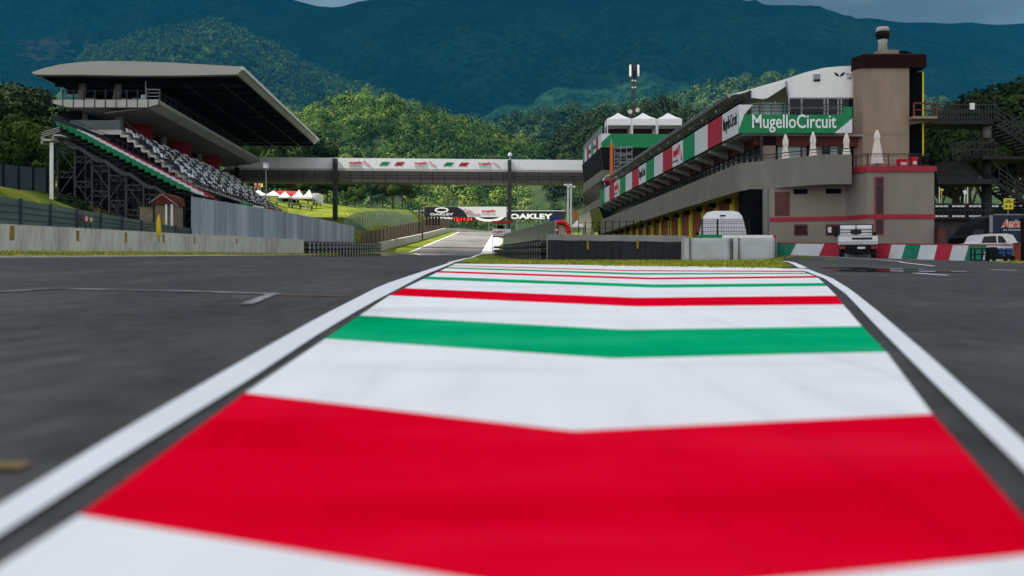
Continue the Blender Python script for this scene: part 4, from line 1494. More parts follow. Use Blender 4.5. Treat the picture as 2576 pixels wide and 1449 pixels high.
# white airfence blocks
d = 54.0
for (a, b, lab, dd) in [(1723, 1842, "left white quilted safety block at the pit wall end", .12), (1845, 1954, "right white quilted safety block beside the pit exit lane", 0)]:
    x0, x1 = XA(a, d), XA(b, d)
    y0 = d + dd
    xm = (x0 + x1) / 2
    t = thing("safety_block", lab, "safety barrier", (xm, y0 + .5, Gz(xm, y0)), 0, "white safety blocks")
    z0 = Gz(xm, y0) - .01; z1 = ZA(597.5, d)
    mb = MB()
    nx, nz = 24, 12
    def ff(u, v):
        bulge = .035 * (1 - (2 * u - 1) ** 8) * (1 - (2 * v - 1) ** 8)
        w = .022 * math.sin(u * 7 + a) * math.sin(v * 5 + 1) + (.02 * math.sin(v * 46 + u * 9) * math.exp(-min(u, 1 - u) * 16))
        return y0 - bulge - w
    idx = [[mb.pt((lerp(x0, x1, i / nx), ff(i / nx, j / nz), lerp(z0 + .02, z1 - .02 + .012 * math.sin(i * 1.3), j / nz))) for i in range(nx + 1)] for j in range(nz + 1)]
    for j in range(nz):
        for i in range(nx):
            mb.f.append([idx[j][i], idx[j][i + 1], idx[j + 1][i + 1], idx[j + 1][i]]); mb.m.append(0)
    V = lambda i: mb.v[i]
    fr_ = [mb.pt(V(idx[nz][i])) for i in range(nx + 1)]
    top = [mb.pt((lerp(x0, x1, i / nx), y0 + 1.0, z1 + .01)) for i in range(nx + 1)]
    for i in range(nx):
        mb.f.append([fr_[i], fr_[i + 1], top[i + 1], top[i]]); mb.m.append(0)
    mb.poly([(x0, y0 + 1.0, z0), (x1, y0 + 1.0, z0), (x1, y0 + 1.0, z1 + .01), (x0, y0 + 1.0, z1 + .01)])
    mb.poly([V(r[0]) for r in idx] + [(x0, y0 + 1.0, z1 + .01), (x0, y0 + 1.0, z0)])
    mb.poly(([V(r[-1]) for r in idx] + [(x1, y0 + 1.0, z1 + .01), (x1, y0 + 1.0, z0)])[::-1])
    mb.build("cushion", mat("white_tarpaulin", (.46, .47, .465), .6, .10, 1.2), t, True)
    for x in (x0 + .28, x1 - .06):
        mb = MB()
        mb.box(x - .02, x + .02, y0 - .07, y0 - .02, z0, z1 - .02)
        mb.build("edge_strap", M_BLACK, t)
    mb = MB()
    for k in range(11):
        z = lerp(z0 + .08, z1 - .1, k / 10)
        mb.bar((x0 + .3, y0 - .06, z), (x0 + .42, y0 - .055, z + .015), .014)
        mb.bar((x1 - .22, y0 - .055, z), (x1 - .1, y0 - .045, z + .015), .014)
    mb.build("lacing", M_DSTEEL, t)
# tricolour low wall top just behind the blocks
t = thing("tricolour_kerb_wall", "low wall with green white and red painted top behind the white safety blocks", "wall", (XA(1850, 55.6), 55.7, 1.2))
for a, b, m_ in ((1752, 1816, M_GREEN), (1816.2, 1944, M_WHITE), (1944.2, 1951, M_RED)):
    mb = MB(); mb.box(XA(a, 55.4), XA(b, 55.4), 55.35, 55.9, Gz(12, 55) - .1, ZA(591.5, 55.4)); mb.build("painted_section", m_, t)

# tyre barrier along the pit wall (right of the track) and green glass fence over it
txr = curve([(2.05, 60), (.0, 90), (-1.85, 117)])
tyre_barrier("black tyre barrier along the pit wall, right of the track", txr, 60.3, 117, lambda y: pl([(60, 1.22), (117, 1.2)], y), 3, "tyre barriers at the ends of the trackside walls")
panel_fence("glass_fence", "greenish glass panel fence above the right-hand tyre barrier", 60.4, 112, 2.0, lambda y: txr(y) + .55,
            lambda y: Gz(txr(y), y) - .1, lambda y: pl([(60.4, 3.78), (112, 5.1)], y), mat("green_glass_panel", (.12, .16, .145), .25, .3, .5, streak=(1, .7, 1), alpha=.8), M_STEEL, mesh_lines=False)
# marshal post
d = 117.5
t = thing("marshal_post", "small red roofed marshal stand with white logo board beside the tyre barrier", "marshal post", (XA(1262, d), d, Gz(-1, d)))
mb = MB(); mb.box(XA(1238, d), XA(1287, d), d - .8, d + 1.0, ZA(561.5, d), ZA(556.5, d)); mb.build("roof", M_RED, t)
mb = MB(); mb.box(XA(1239, d), XA(1285, d), d - .8, d - .7, ZA(594.5, d), ZA(577, d)); bo = mb.build("logo_board", M_WHITE, t)
logo(Vector((XA(1242, d), d - .803, ZA(592.5, d))), (1, 0, 0), (0, 0, 1), 1.9, .62, bo)
mb = MB(); mb.box(XA(1251, d), XA(1267, d), d - .2, d + .3, ZA(577, d), ZA(567, d)); mb.build("equipment_box", M_DKRED, t)
mb = MB(); mb.box(XA(1239, d), XA(1285, d), d - .7, d + .9, ZA(595.5, d) - .06, ZA(594.6, d)); mb.build("platform", M_DSTEEL, t)
for x in (1239.5, 1285):
    for y in (d - .75, d + .9):
        p = MB(); p.bar((XA(x, d), y, Gz(-1, d) - .1), (XA(x, d), y, ZA(561, d)), .07); p.build("leg", M_STEEL, t)

# --------------------------------------------------------------- vehicles
def wheel(mbt, mbr, c, r, w, axis=(1, 0, 0)):
    ax = Vector(axis).normalized()
    c = Vector(c)
    mbt.tube(c - ax * w / 2, c + ax * w / 2, r, r, 18)
    mbr.tube(c - ax * (w / 2 + .012), c + ax * (w / 2 + .012), r * .58, r * .58, 14)


M_CARW = mat("white_car_paint", (.66, .67, .68), .25, .04, .8, spec=.6)
M_LAMP = mat("red_lens", (.30, .01, .01), .2, .1, 3)
# white van seen from behind
gx_, gy_ = XA(1818, 57.6), 57.6
g = Gz(gx_, gy_) + .0
van = thing("parked_van", "white high roof van seen from behind, parked beyond the mesh fence", "van", (gx_, gy_ + 2.6, g), R(2))
W2 = XA(1288 + 59, 57.6); HT = ZA(531.5, 57.6) - g
mb = MB()
sec = [(-.94, .30), (-1.0, .55), (-1.0, .95), (-.985, HT * .55), (-.90, HT * .74), (-.80, HT * .90), (-.66, HT * .975), (-.4, HT), (.4, HT), (.66, HT * .975), (.80, HT * .90), (.90, HT * .74), (.985, HT * .55), (1.0, .95), (1.0, .55), (.94, .30)]
stations = [(0, .985, 1, 0), (.06, 1.0, 1, 0), (1.5, 1.0, 1.0, 0), (4.0, 1.0, 1.0, 0), (4.6, .985, .86, 0), (5.2, .95, .56, 0), (5.9, .92, .52, 0), (6.1, .86, .46, 0)]
rings = []
for y, sx, sz, _ in stations:
    rings.append([mb.pt((gx_ + x * W2 * sx, gy_ + y, g + .02 + (z if z < .6 else .6 + (z - .6) * (sz if sz < 1 else 1)))) for x, z in sec])
for a, b in zip(rings, rings[1:]):
    for k in range(len(sec)):
        j = (k + 1) % len(sec)
        mb.f.append([a[j], a[k], b[k], b[j]]); mb.m.append(0)
mb.f.append(rings[0]); mb.m.append(0); mb.f.append(rings[-1][::-1]); mb.m.append(0)
mb.build("body", M_CARW, van, True)
for s, lab in ((-1, None), (1, None)):
    mb = MB()
    xs0, xs1 = sorted((gx_ + s * .015, gx_ + s * W2 * .88))
    mb.prism([(xs0, gy_ - .045, g + .55), (xs1, gy_ - .045, g + .55), (gx_ + s * W2 * .80 if s > 0 else xs1, gy_ - .045, g + HT * .86), (xs0 if s > 0 else gx_ + s * W2 * .80, gy_ - .045, g + HT * .86)],
             [(xs0, gy_ + .0, g + .55), (xs1, gy_ + .0, g + .55), (gx_ + s * W2 * .80 if s > 0 else xs1, gy_ + .0, g + HT * .86), (xs0 if s > 0 else gx_ + s * W2 * .80, gy_ + .0, g + HT * .86)])
    do = mb.build("rear_door", M_CARW, van)
    m2 = MB(); m2.box(gx_ + s * .10 - .05, gx_ + s * .10 + .05, gy_ - .075, gy_ - .046, g + 1.1, g + 1.35); m2.build("handle", M_BLACK, do)
mb = MB(); mb.box(gx_ - .16, gx_ + .16, gy_ - .03, gy_ + .05, g + HT * .90, g + HT * .925); mb.build("brake_light", M_BLACK, van)
mb = MB(); mb.box(gx_ + .12, gx_ + .64, gy_ - .06, gy_ - .047, g + .72, g + .84); mb.build("number_plate", M_FLAGW, van)
for s in (-1, 1):
    mb = MB(); x = gx_ + s * W2 * .945; mb.box(x - .07, x + .07, gy_ - .03, gy_ + .1, g + .8, g + 1.4); mb.build("tail_light", M_LAMP, van)
mb = MB(); mb.box(gx_ - W2 * .97, gx_ + W2 * .97, gy_ - .09, gy_ + .3, g + .32, g + .52); mb.build("bumper", M_DSTEEL, van)
for s in (-1, 1):
    for y in (1.1, 4.9):
        a_, b_ = MB(), MB(); wheel(a_, b_, (gx_ + s * (W2 - .12), gy_ + y, g + .34), .34, .24); w_ = a_.build("wheel", M_RUBBER, van); b_.build("rim", M_STEEL, w_)
mb = MB(); mb.box(gx_ - W2 - .22, gx_ - W2 + .02, gy_ + 4.5, gy_ + 4.6, g + 1.35, g + 1.8); mb.build("wing_mirror", M_BLACK, van)

def spin(o, pivot, ang):
    o.rotation_euler.z += ang
    p = Vector((pivot[0], pivot[1], 0)); l = Vector(o.location)
    q = Matrix.Rotation(ang, 3, "Z") @ (l - p) + p
    o.location = (q.x, q.y, l.z)


spin(van, (gx_, gy_), R(-11))
# small flatbed truck from behind
d = 52.0
g = Gz(XA(2158, d), d)
tx = XA(2158, d)
trk = thing("flatbed_truck", "small white flatbed truck seen from behind at the tricolour wall", "truck", (tx, d + 2, g))
x0, x1 = XA(2112, d), XA(2205, d)
zb0, zb1 = ZA(616, d), ZA(591, d)
mb = MB()
mb.box(x0, x1, d, d + 2.6, zb0, zb0 + .07)
mb.box(x0, x0 + .04, d + .05, d + 2.6, zb0 + .071, zb1)
mb.box(x1 - .04, x1, d + .05, d + 2.6, zb0 + .071, zb1)
mb.build("flatbed", M_CARW, trk)
mb = MB()
mb.box(x0 + .002, x1 - .002, d - .03, d + .04, zb0 + .08, zb1 - .02)
tg = mb.build("tailgate", M_CARW, trk)
mb = MB()
mb.box(lerp(x0, x1, .34), lerp(x0, x1, .86), d - .045, d - .031, lerp(zb0, zb1, .52), lerp(zb0, zb1, .74))
for f in (.0, .26, .98):
    mb.box(x0, x1, d - .045, d - .031, lerp(zb0, zb1, f * .9 + .04), lerp(zb0, zb1, f * .9 + .04) + .02)
mb.build("recess_panel", M_DSTEEL, tg)
cx0, cx1 = tx - .88, tx + .88
zc1 = ZA(567, d + 2.7)
mb = MB()
yb = d + 2.68
prof_ = [(yb, g + .45), (yb + 1.75, g + .45), (yb + 1.75, g + .95), (yb + 1.45, g + 1.25), (yb + 1.1, zc1 - .03), (yb + .1, zc1), (yb, zc1 - .12)]
nb = len(prof_)
mb.prism([(cx0 + (.06 if z > g + 1.3 else 0), y, z) for y, z in prof_], [(cx1 - (.06 if z > g + 1.3 else 0), y, z) for y, z in prof_])
mb.build("cab", M_CARW, trk)
mb = MB(); xm = (cx0 + cx1) / 2
zw0, zw1 = ZA(589, yb), ZA(578, yb)
n = 20
pts = []
for k in range(n):
    a_ = k * 2 * math.pi / n
    ca, sa = math.cos(a_), math.sin(a_)
    pts.append((xm + .29 * math.copysign(abs(ca) ** .6, ca), (zw0 + zw1) / 2 + .15 * math.copysign(abs(sa) ** .6, sa)))
mb.prism([(x, yb + .0, z) for x, z in pts], [(x, yb - .012, z) for x, z in pts])
mb.build("rear_window", M_GLASS, trk)
mb = MB()
for x in (cx0 + .02, xm, cx1 - .02):
    mb.bar((x, yb - .06, zb0), (x, yb - .06, zc1 + .02), .05)
for z in (zc1 + .02, ZA(578, yb), ZA(585.5, yb)):
    mb.bar((cx0, yb - .065, z), (cx1, yb - .065, z), .035)
mb.build("headboard_grille", M_BLACK, trk)
mb = MB()
mb.box(lerp(x0, x1, .12), lerp(x0, x1, .88), d + .3, d + 3.2, g + .34, zb0 - .005)
mb.box(x0 + .05, x1 - .05, d + .08, d + .16, g + .42, zb0 - .01)
mb.box(lerp(x0, x1, .25), lerp(x0, x1, .8), d + .02, d + .08, g + .26, g + .36)
mb.box(x0 + .34, x1 - .34, d + .10, d + .16, g + .20, g + .419)
mb.build("chassis", M_BLACK, trk)
for s in (x0 + .17, x1 - .17):
    for y in (.75, 3.7):
        a_, b_ = MB(), MB(); wheel(a_, b_, (s, d + y, g + .29), .29, .26); w_ = a_.build("wheel", M_RUBBER, trk); b_.build("rim", M_STEEL, w_)
    m2 = MB(); m2.box(s - .16, s + .16, d + .03, d + .09, g + .46, g + .60); m2.build("tail_light", M_LAMP, trk)
    m2 = MB(); m2.box(s - .14, s + .14, d + .42, d + .44, g + .14, g + .5); m2.build("mud_flap", M_RUBBER, trk)
mb = MB(); mb.box(xm - .02, xm + .36, d + .055, d + .078, g + .46, g + .57); mb.build("number_plate", M_WHITE, trk)
for s, x in ((-1, cx0), (1, cx1)):
    mb = MB(); mb.box(x + (-.22 if s < 0 else .05), x + (-.05 if s < 0 else .22), yb + 1.0, yb + 1.08, ZA(594, yb), ZA(583, yb)); mb.bar((x, yb + 1.04, ZA(588, yb)), (x + s * .1, yb + 1.04, ZA(588, yb)), .03); mb.build("wing_mirror", M_BLACK, trk)

spin(trk, (tx, d), R(-17))
# tricolour wall
t = thing("tricolour_wall", "low concrete wall with slanting green white and red painted blocks", "wall", (19, 53, 1.2))
Aw = Vector((XA(1950, 56), 56, 0)); Bw = Vector((XA(2556, 49.6), 49.6, 0))
ztA, ztB = ZA(609.5, 56), ZA(615, 49.6)
bounds = [(1950, 1950), (2003, 1983), (2074, 2054), (2136, 2117), (2155, 2138), (2198, 2186), (2243, 2230), (2278, 2262), (2316, 2302), (2358, 2344), (2397, 2382), (2437, 2420), (2482, 2465), (2556, 2556)]
colr = ["G", "W", "R", "W", "W", "R", "W", "G", "W", "R", "W", "G", "W"]
def wp(px, z, o=0):
    # point on the wall plane seen in that picture column
    k = (px - 1288) / KF
    dx, dy = Bw.x - Aw.x, Bw.y - Aw.y
    s = (k * Aw.y - Aw.x) / (dx - k * dy)
    return (Aw.x + dx * s, Aw.y + dy * s + o, z(s) if callable(z) else z)
zt_ = lambda s: lerp(ztA, ztB, s)
zb_f = lambda s: min(Gz(Aw.x + (Bw.x - Aw.x) * s, Aw.y + (Bw.y - Aw.y) * s) - .12, zt_(s) - .6)
M_TW = {"G": mat("wall_green", (.008, .15, .09), .6, .15, 1.5), "W": mat("wall_white", (.50, .52, .54), .6, .10, 1.5), "R": mat("wall_red", (.36, .012, .030), .6, .15, 1.5)}
for k, c in enumerate(colr):
    (ta, ba), (tb, bb) = bounds[k], bounds[k + 1]
    mb = MB()
    nn = 6
    for q in range(nn):
        f0, f1 = q / nn, (q + 1) / nn
        xa0, xb0 = lerp(ba, ta, f0), lerp(bb, tb, f0)
        xa1, xb1 = lerp(ba, ta, f1), lerp(bb, tb, f1)
        def zz(f):
            return lambda s: lerp(zb_f(s), zt_(s) - .055, f)
        sl0, sl1 = -.16 * (1 - f0), -.16 * (1 - f1)
        mb.hexa([wp(xa0, zz(f0), sl0), wp(xb0, zz(f0), sl0), wp(xb0, zz(f0), .3), wp(xa0, zz(f0), .3), wp(xa1, zz(f1), sl1), wp(xb1, zz(f1), sl1), wp(xb1, zz(f1), .3), wp(xa1, zz(f1), .3)])
    mb.build("painted_block", M_TW[c], t)
mb = MB()
mb.hexa([wp(1950, lambda s: zt_(s) - .054, -.02), wp(2556, lambda s: zt_(s) - .054, -.02), wp(2556, lambda s: zt_(s) - .054, .32), wp(1950, lambda s: zt_(s) - .054, .32),
         wp(1950, zt_, -.02), wp(2556, zt_, -.02), wp(2556, zt_, .32), wp(1950, zt_, .32)])
mb.build("red_coping", M_BAND, t)
# end post and gear at the right
d = 49.3
gR = Gz(XA(2558, d), d)
mb = MB(); mb.box(XA(2551, d), XA(2563, d), d - .2, d + .1, gR - .1, ZA(613, d)); mb.box(XA(2550, d), XA(2564, d), d - .22, d + .12, ZA(613, d), ZA(611, d))
solo(mb, "end_post", [mat("rust_orange", (.20, .045, .02), .8, .25, 3)], "rusty orange post at the right end of the tricolour wall", "post")
mb = MB(); mb.box(XA(2567, d), XA(2640, d), d - .3, d + .02, gR - .1, ZA(552, d)); mb.box(XA(2566, d), XA(2642, d), d - .34, d + .05, ZA(552, d), ZA(549, d))
solo(mb, "dark_cabinet", [M_BLACK], "black cabinet at the right edge of the photo behind the rusty post", "cabinet")
t = thing("barrier_frame", "black open metal frame gate standing against the tricolour wall", "barrier", (XA(2455, 48.6), 48.6, Gz(XA(2455, 48.6), 48.6)))
mb = MB(); d = 48.6
for x in (2442, 2452, 2470, 2482):
    mb.bar((XA(x, d), d, Gz(22, d)), (XA(x, d), d, ZA(626, d)), .06)
for y in (626, 640, 655):
    mb.bar((XA(2442, d), d, ZA(y, d)), (XA(2482, d), d, ZA(y, d)), .05)
mb.build("frame", M_BLACK, t)
t = thing("equipment_trolley", "dark equipment trolley with blue drums beside the black frame", "trolley", (XA(2520, 48.4), 48.4, Gz(XA(2520, 48.4), 48.4)))
d = 48.2; gq = Gz(XA(2520, d), d)
mb = MB(); mb.box(XA(2487, d), XA(2545, d), d - .3, d + .4, gq + .12, ZA(644, d)); mb.box(XA(2487, d), XA(2502, d), d - .25, d + .35, ZA(644, d), ZA(622, d)); mb.build("trolley_body", M_BLACK, t)
mb = MB()
for x in (2493, 2538):
    mb.tube((XA(x, d), d - .3, gq + .1), (XA(x, d), d - .22, gq + .1), .1, n=12)
    mb.tube((XA(x, d), d + .3, gq + .1), (XA(x, d), d + .38, gq + .1), .1, n=12)
mb.build("wheels", M_RUBBER, t)
for x, y0_, lab in ((2515, 634, "left blue drum on the dark trolley"), (2537, 640, "right blue drum on the dark trolley")):
    mb = MB(); zb_ = ZA(644, d); mb.lathe((XA(x, d), d, zb_), [(.16, 0), (.19, .05), (.19, .17), (.175, .19), (.19, .21), (.19, .34), (.15, .38)], 16)
    solo(mb, "blue_drum", [mat("blue_plastic", (.010, .045, .14), .35, .15, 2)], lab, "drum", "blue drums on the trolley", True)

# white car behind the wall
d = 53.2
g = ZA(640, d)
car = thing("parked_car", "white car behind the right end of the tricolour wall", "car", (XA(2505, d), d + .9, Gz(25, d)))
gg = Gz(XA(2505, d), d)
X = lambda px: XA(px, d)
zr = ZA(587.5, d); zsill = ZA(612.5, d); zlow = gg + .25
ol = [(2446, zlow), (2446, ZA(617, d)), (2452, ZA(611, d)), (2463, ZA(609, d)), (2472, ZA(592, d)), (2481, ZA(588.5, d)), (2530, zr), (2548, ZA(591, d)), (2560, ZA(611, d)), (2600, ZA(616, d)), (2608, ZA(630, d)), (2606, zlow)]
mb = MB()
mb.prism([(X(a), d, z) for a, z in ol], [(X(a), d + 1.75, z) for a, z in ol])
mb.build("body", M_CARW, car)
for pts in ([(2469, 611), (2475, 595), (2505, 593), (2507, 611)], [(2511, 611), (2510, 593), (2520, 594), (2535, 611)]):
    mb = MB(); mb.prism([(X(a), d - .012, ZA(b, d)) for a, b in pts], [(X(a), d + .02, ZA(b, d)) for a, b in pts]); mb.build("side_window", M_GLASS, car)
mb = MB(); mb.prism([(X(2536), d + .06, zr - .03), (X(2562), d + .06, ZA(610.5, d)), (X(2562), d + 1.69, ZA(610.5, d)), (X(2536), d + 1.69, zr - .03)], [(X(2539), d + .06, zr + .012), (X(2564.5), d + .06, ZA(609, d)), (X(2564.5), d + 1.69, ZA(609, d)), (X(2539), d + 1.69, zr + .012)]); mb.build("windscreen", mat("bluish_glass", (.05, .09, .12), .1, .2, 1), car)
mb = MB(); mb.bar((X(2476), d + .1, zr + .02), (X(2528), d + .1, zr + .06), .05); mb.build("roof_rail", M_BLACK, car)
for px in (2470, 2583):
    for y in (.05, 1.7):
        a_, b_ = MB(), MB(); wheel(a_, b_, (X(px), d + y, gg + .31), .31, .2, (0, 1, 0)); w_ = a_.build("wheel", M_RUBBER, car); b_.build("rim", M_STEEL, w_)
mb = MB(); mb.box(X(2528), X(2536), d - .18, d - .01, ZA(614, d), ZA(608, d)); mb.build("wing_mirror", M_CARW, car)

# blue box lorry
d = 60.0
gl = Gz(XA(2500, d), d)
lor = thing("box_lorry", "dark blue box lorry with orange lettering behind the white car", "lorry", (XA(2560, d), d + 1.2, gl))
X = lambda px: XA(px, d)
mb = MB(); mb.box(X(2497), X(2760), d, d + 2.4, gl + .9, ZA(540.5, d)); bx_ = mb.build("box_body", mat("navy_lorry_paint", (.008, .014, .045), .3, .1, .8), lor)
mb = MB(); mb.box(X(2489), X(2497) - .004, d - .01, d + 2.41, gl + .9, ZA(541, d)); mb.box(X(2498), X(2760), d - .03, d - .002, ZA(541, d), ZA(540, d) + .03); mb.build("steel_edge", M_STEEL, lor)
lettering("Amico", Vector((X(2518), d - .004, ZA(573, d))), (1, 0, 0), (0, 0, 1), X(2577) - X(2518), ZA(552, d) - ZA(573, d), M_TEXTW, bx_, bold=.085, depth=.01, shear=.25)
lettering("Amico", Vector((X(2519), d - .016, ZA(572.4, d))), (1, 0, 0), (0, 0, 1), X(2576) - X(2519), ZA(552.6, d) - ZA(572.4, d), mat("orange_letters", (.62, .09, .015), .5, .05, 1), bx_, bold=.02, depth=.01, shear=.25)
lettering("IN MOVIMENTO", Vector((X(2524), d - .004, ZA(580.5, d))), (1, 0, 0), (0, 0, 1), X(2592) - X(2524), .09, M_TEXTW, bx_, depth=.008)
ol = [(2428, gl + .5), (2428, ZA(597, d)), (2438, ZA(590, d)), (2452, ZA(573, d)), (2462, ZA(563, d)), (2489, ZA(546, d)), (2489, gl + .5)]
mb = MB(); mb.prism([(X(a) - .004, d + .1, z) for a, z in ol], [(X(a) - .004, d + 2.3, z) for a, z in ol]); mb.build("cab", M_BLACK, lor)
pts = [(2446, 590), (2455, 577), (2476, 577), (2476, 590)]
mb = MB(); mb.prism([(X(a), d + .085, ZA(b, d)) for a, b in pts], [(X(a), d + .12, ZA(b, d)) for a, b in pts]); mb.build("side_window", M_GLASS, lor)
for px in (2448, 2610, 2640):
    for y in (.15, 2.2):
        a_, b_ = MB(), MB(); wheel(a_, b_, (X(px), d + y, gl + .45), .45, .28, (0, 1, 0)); w_ = a_.build("wheel", M_RUBBER, lor); b_.build("rim", M_STEEL, w_)
mb = MB(); mb.box(X(2490), X(2760), d + .5, d + 1.9, gl + .5, gl + .89); mb.build("chassis", M_BLACK, lor)

# red kiosk, blue canopy, orange flag, white tents beyond the pit wall
d = 70.0
gk = Gz(XA(1400, d), d)
t = thing("arch_kiosk", "red inflatable arch with white arrows behind the pit wall", "inflatable arch", (XA(1403, d), d, gk))
mb = MB()
n = 14
c_ = (XA(1409, d), d, ZA(592, d) - .2)
arc = []
for k in range(n + 1):
    a_ = math.pi * (1 - k / n)
    arc.append(Vector((c_[0] + .62 * math.copysign(abs(math.cos(a_)) ** .6, math.cos(a_)), d, c_[2] + 1.12 * math.sin(a_) ** .7)))
arc = [Vector((arc[0].x, d, gk))] + arc + [Vector((arc[-1].x, d, gk))]
for p, q in zip(arc, arc[1:]):
    mb.tube(p, q, .17, .17, 10)
mb.build("arch_tube", mat("bright_red_vinyl", (.62, .008, .010), .4, .08, 2), t, True)
mb = MB(); mb.box(XA(1385, d), XA(1405, d), d - .16, d - .10, gk, ZA(567, d)); fo = mb.build("front_panel", mat("dark_red_vinyl", (.22, .008, .010), .5, .1, 2), t)
mb = MB()
for k in range(2):
    x = XA(1393 + 6 * k, d)
    mb.prism([(x, d - .165, ZA(582, d)), (x + .16, d - .165, ZA(579, d)), (x, d - .165, ZA(576, d))], [(x, d - .175, ZA(582, d)), (x + .16, d - .175, ZA(579, d)), (x, d - .175, ZA(576, d))])
mb.build("arrow_mark", M_TEXTW, fo)
mb = MB(); mb.box(XA(1407, d), XA(1423, d), d + .2, d + .25, gk, ZA(563, d)); mb.build("inner_wall", mat("cream_wall", (.5, .42, .3), .8, .15, 2), t)
t = thing("blue_canopy", "blue folded canopy just behind the red arch", "canopy", (XA(1396, 73), 73, Gz(3, 73)))
mb = MB(); d2 = 73
pts = [(1382, 557), (1386, 547), (1398, 544), (1410, 549), (1412, 554), (1398, 552)]
mb.prism([(XA(a, d2), d2, ZA(b, d2)) for a, b in pts], [(XA(a, d2), d2 + 1.2, ZA(b, d2)) for a, b in pts]); mb.build("canopy", mat("royal_blue_cloth", (.012, .03, .22), .7, .15, 2), t)
for x in (1384, 1410):
    p = MB(); p.bar((XA(x, d2), d2 + .5, Gz(3, d2)), (XA(x, d2), d2 + .5, ZA(553, d2)), .05); p.build("leg", M_STEEL, t)
d = 112
t = thing("feather_flag", "orange feather flag on a pole left of the control building", "flag", (XA(1448, d), d, Gz(7, d)))
mb = MB(); mb.prism([(XA(a, d), d, ZA(b, d)) for a, b in [(1444, 556), (1444, 531), (1446, 527), (1451, 528), (1453, 534), (1452, 556)]], [(XA(a, d), d + .03, ZA(b, d)) for a, b in [(1444, 556), (1444, 531), (1446, 527), (1451, 528), (1453, 534), (1452, 556)]]); mb.build("flag_cloth", M_ORANGE, t)
mb = MB(); mb.tube((XA(1443.6, d), d + .015, Gz(7, d)), (XA(1443.6, d), d + .015, ZA(527, d)), .035, n=6); mb.build("pole", M_STEEL, t)


def tent(name, label, px0, px1, d, ybase, yeave, ypeak, m_, group=None, depth=None, skirts=True, twin=False):
    x0, x1 = XA(px0, d), XA(px1, d)
    dp = depth or (x1 - x0)
    zb, ze, zp = ZA(ybase, d), ZA(yeave, d), ZA(ypeak, d)
    t = thing(name, label, "tent", ((x0 + x1) / 2, d + dp / 2, zb), 0, group)
    mb = MB()
    bays = [(x0, x1)] if not twin else [(x0, (x0 + x1) / 2), ((x0 + x1) / 2, x1)]
    for a, b in bays:
        c = [(a, d), (b, d), (b, d + dp), (a, d + dp)]
        ap = ((a + b) / 2, d + dp / 2)
        for q in range(4):
            u, v = c[q], c[(q + 1) % 4]
            f, hgt = .5, .38
            mu = (lerp(u[0], ap[0], f), lerp(u[1], ap[1], f), lerp(ze, zp, hgt)); mv = (lerp(v[0], ap[0], f), lerp(v[1], ap[1], f), lerp(ze, zp, hgt))
            mb.poly([(*u, ze), (*v, ze), mv, mu]); mb.poly([mu, mv, (*ap, zp)])
            if skirts:
                mb.poly([(*u, ze - (zp - ze) * .25), (*v, ze - (zp - ze) * .25), (*v, ze), (*u, ze)])
    mb.build("canopy", m_, t)
    for a, b in ((x0, d), (x1, d), (x1, d + dp), (x0, d + dp)):
        p = MB(); p.box(a - .05, a + .05, b - .05, b + .05, min(zb, Gz(a, b)) - .1, ze); p.build("leg", M_STEEL, t)
    return t


tent("pavilion_tent", "white pavilion tent behind the pit wall beside the floodlight poles", 1436, 1470, 105, 587, 569, 553, M_FABP)
for px, yt, lab in ((1429, 463, "left one of the two tall white floodlight poles by the pit lane"), (1436.5, 468, "right one of the two tall white floodlight poles, slightly shorter")):
    d = 118
    t = thing("floodlight_pole", lab, "floodlight", (XA(px, d), d, Gz(6.8, d)), 0, "floodlight poles by the pit lane")
    mb = MB(); mb.tube((XA(px, d), d, Gz(6.8, d) - .05), (XA(px, d), d, ZA(yt + 3, d)), .14, .10, 8); mb.build("pole", M_WHITE, t)
    for s in (-1, 1):
        mb = MB(); mb.box(XA(px, d) + s * .28 - .22, XA(px, d) + s * .28 + .22, d - .2, d + .1, ZA(yt + 4, d), ZA(yt, d)); mb.build("lamp_head", M_WHITE, t)

# --------------------------------------------------------------- raised walkway and stairs, far right
t = thing("raised_walkway", "dark steel raised walkway with stair flights at the right edge", "walkway", (XA(2500, 66), 68, Gz(32, 66)))
M_WALK = mat("dark_walkway_steel", (.018, .018, .020), .7, .3, 2)
M_WRAIL = mat("walkway_rail", (.035, .036, .04), .6, .3, 3)
d = 66
X = lambda px: XA(px, d)
def deck(name, a, b, yt, yb, m_=M_WALK, dy=2.2, dd=0):
    mb = MB(); mb.box(X(a), X(b), d + dd, d + dd + dy, ZA(yb, d), ZA(yt, d)); return mb.build(name, m_, t)
deck("upper_deck", 2343, 2510, 301, 312)
deck("middle_deck", 2470, 2600, 393, 400)
deck("lower_deck", 2358, 2510, 450, 463)
deck("bottom_deck", 2352, 2560, 546, 552)
def rail(name, pts, hpx, n, m_=M_WRAIL, dd=-.02, w=.05):
    mb = MB()
    for (a, ya), (b, yb) in zip(pts, pts[1:]):
        for f in (1.0, .5):
            mb.bar((X(a), d + dd, ZA(ya - hpx * f, d)), (X(b), d + dd, ZA(yb - hpx * f, d)), w)
        for k in range(n + 1):
            x, y = lerp(a, b, k / n), lerp(ya, yb, k / n)
            mb.bar((X(x), d + dd, ZA(y, d)), (X(x), d + dd, ZA(y - hpx, d)), w * .7)
    return mb.build(name, m_, t)
rail("upper_rail", [(2345, 301), (2508, 301)], 38, 22)
rail("upper_rail", [(2345, 301), (2508, 301)], 38, 22, dd=2.1)
rail("middle_rail", [(2395, 395), (2505, 395)], 36, 10)
rail("bottom_rail", [(2352, 546), (2500, 546)], 34, 14, M_WRAIL, w=.04)
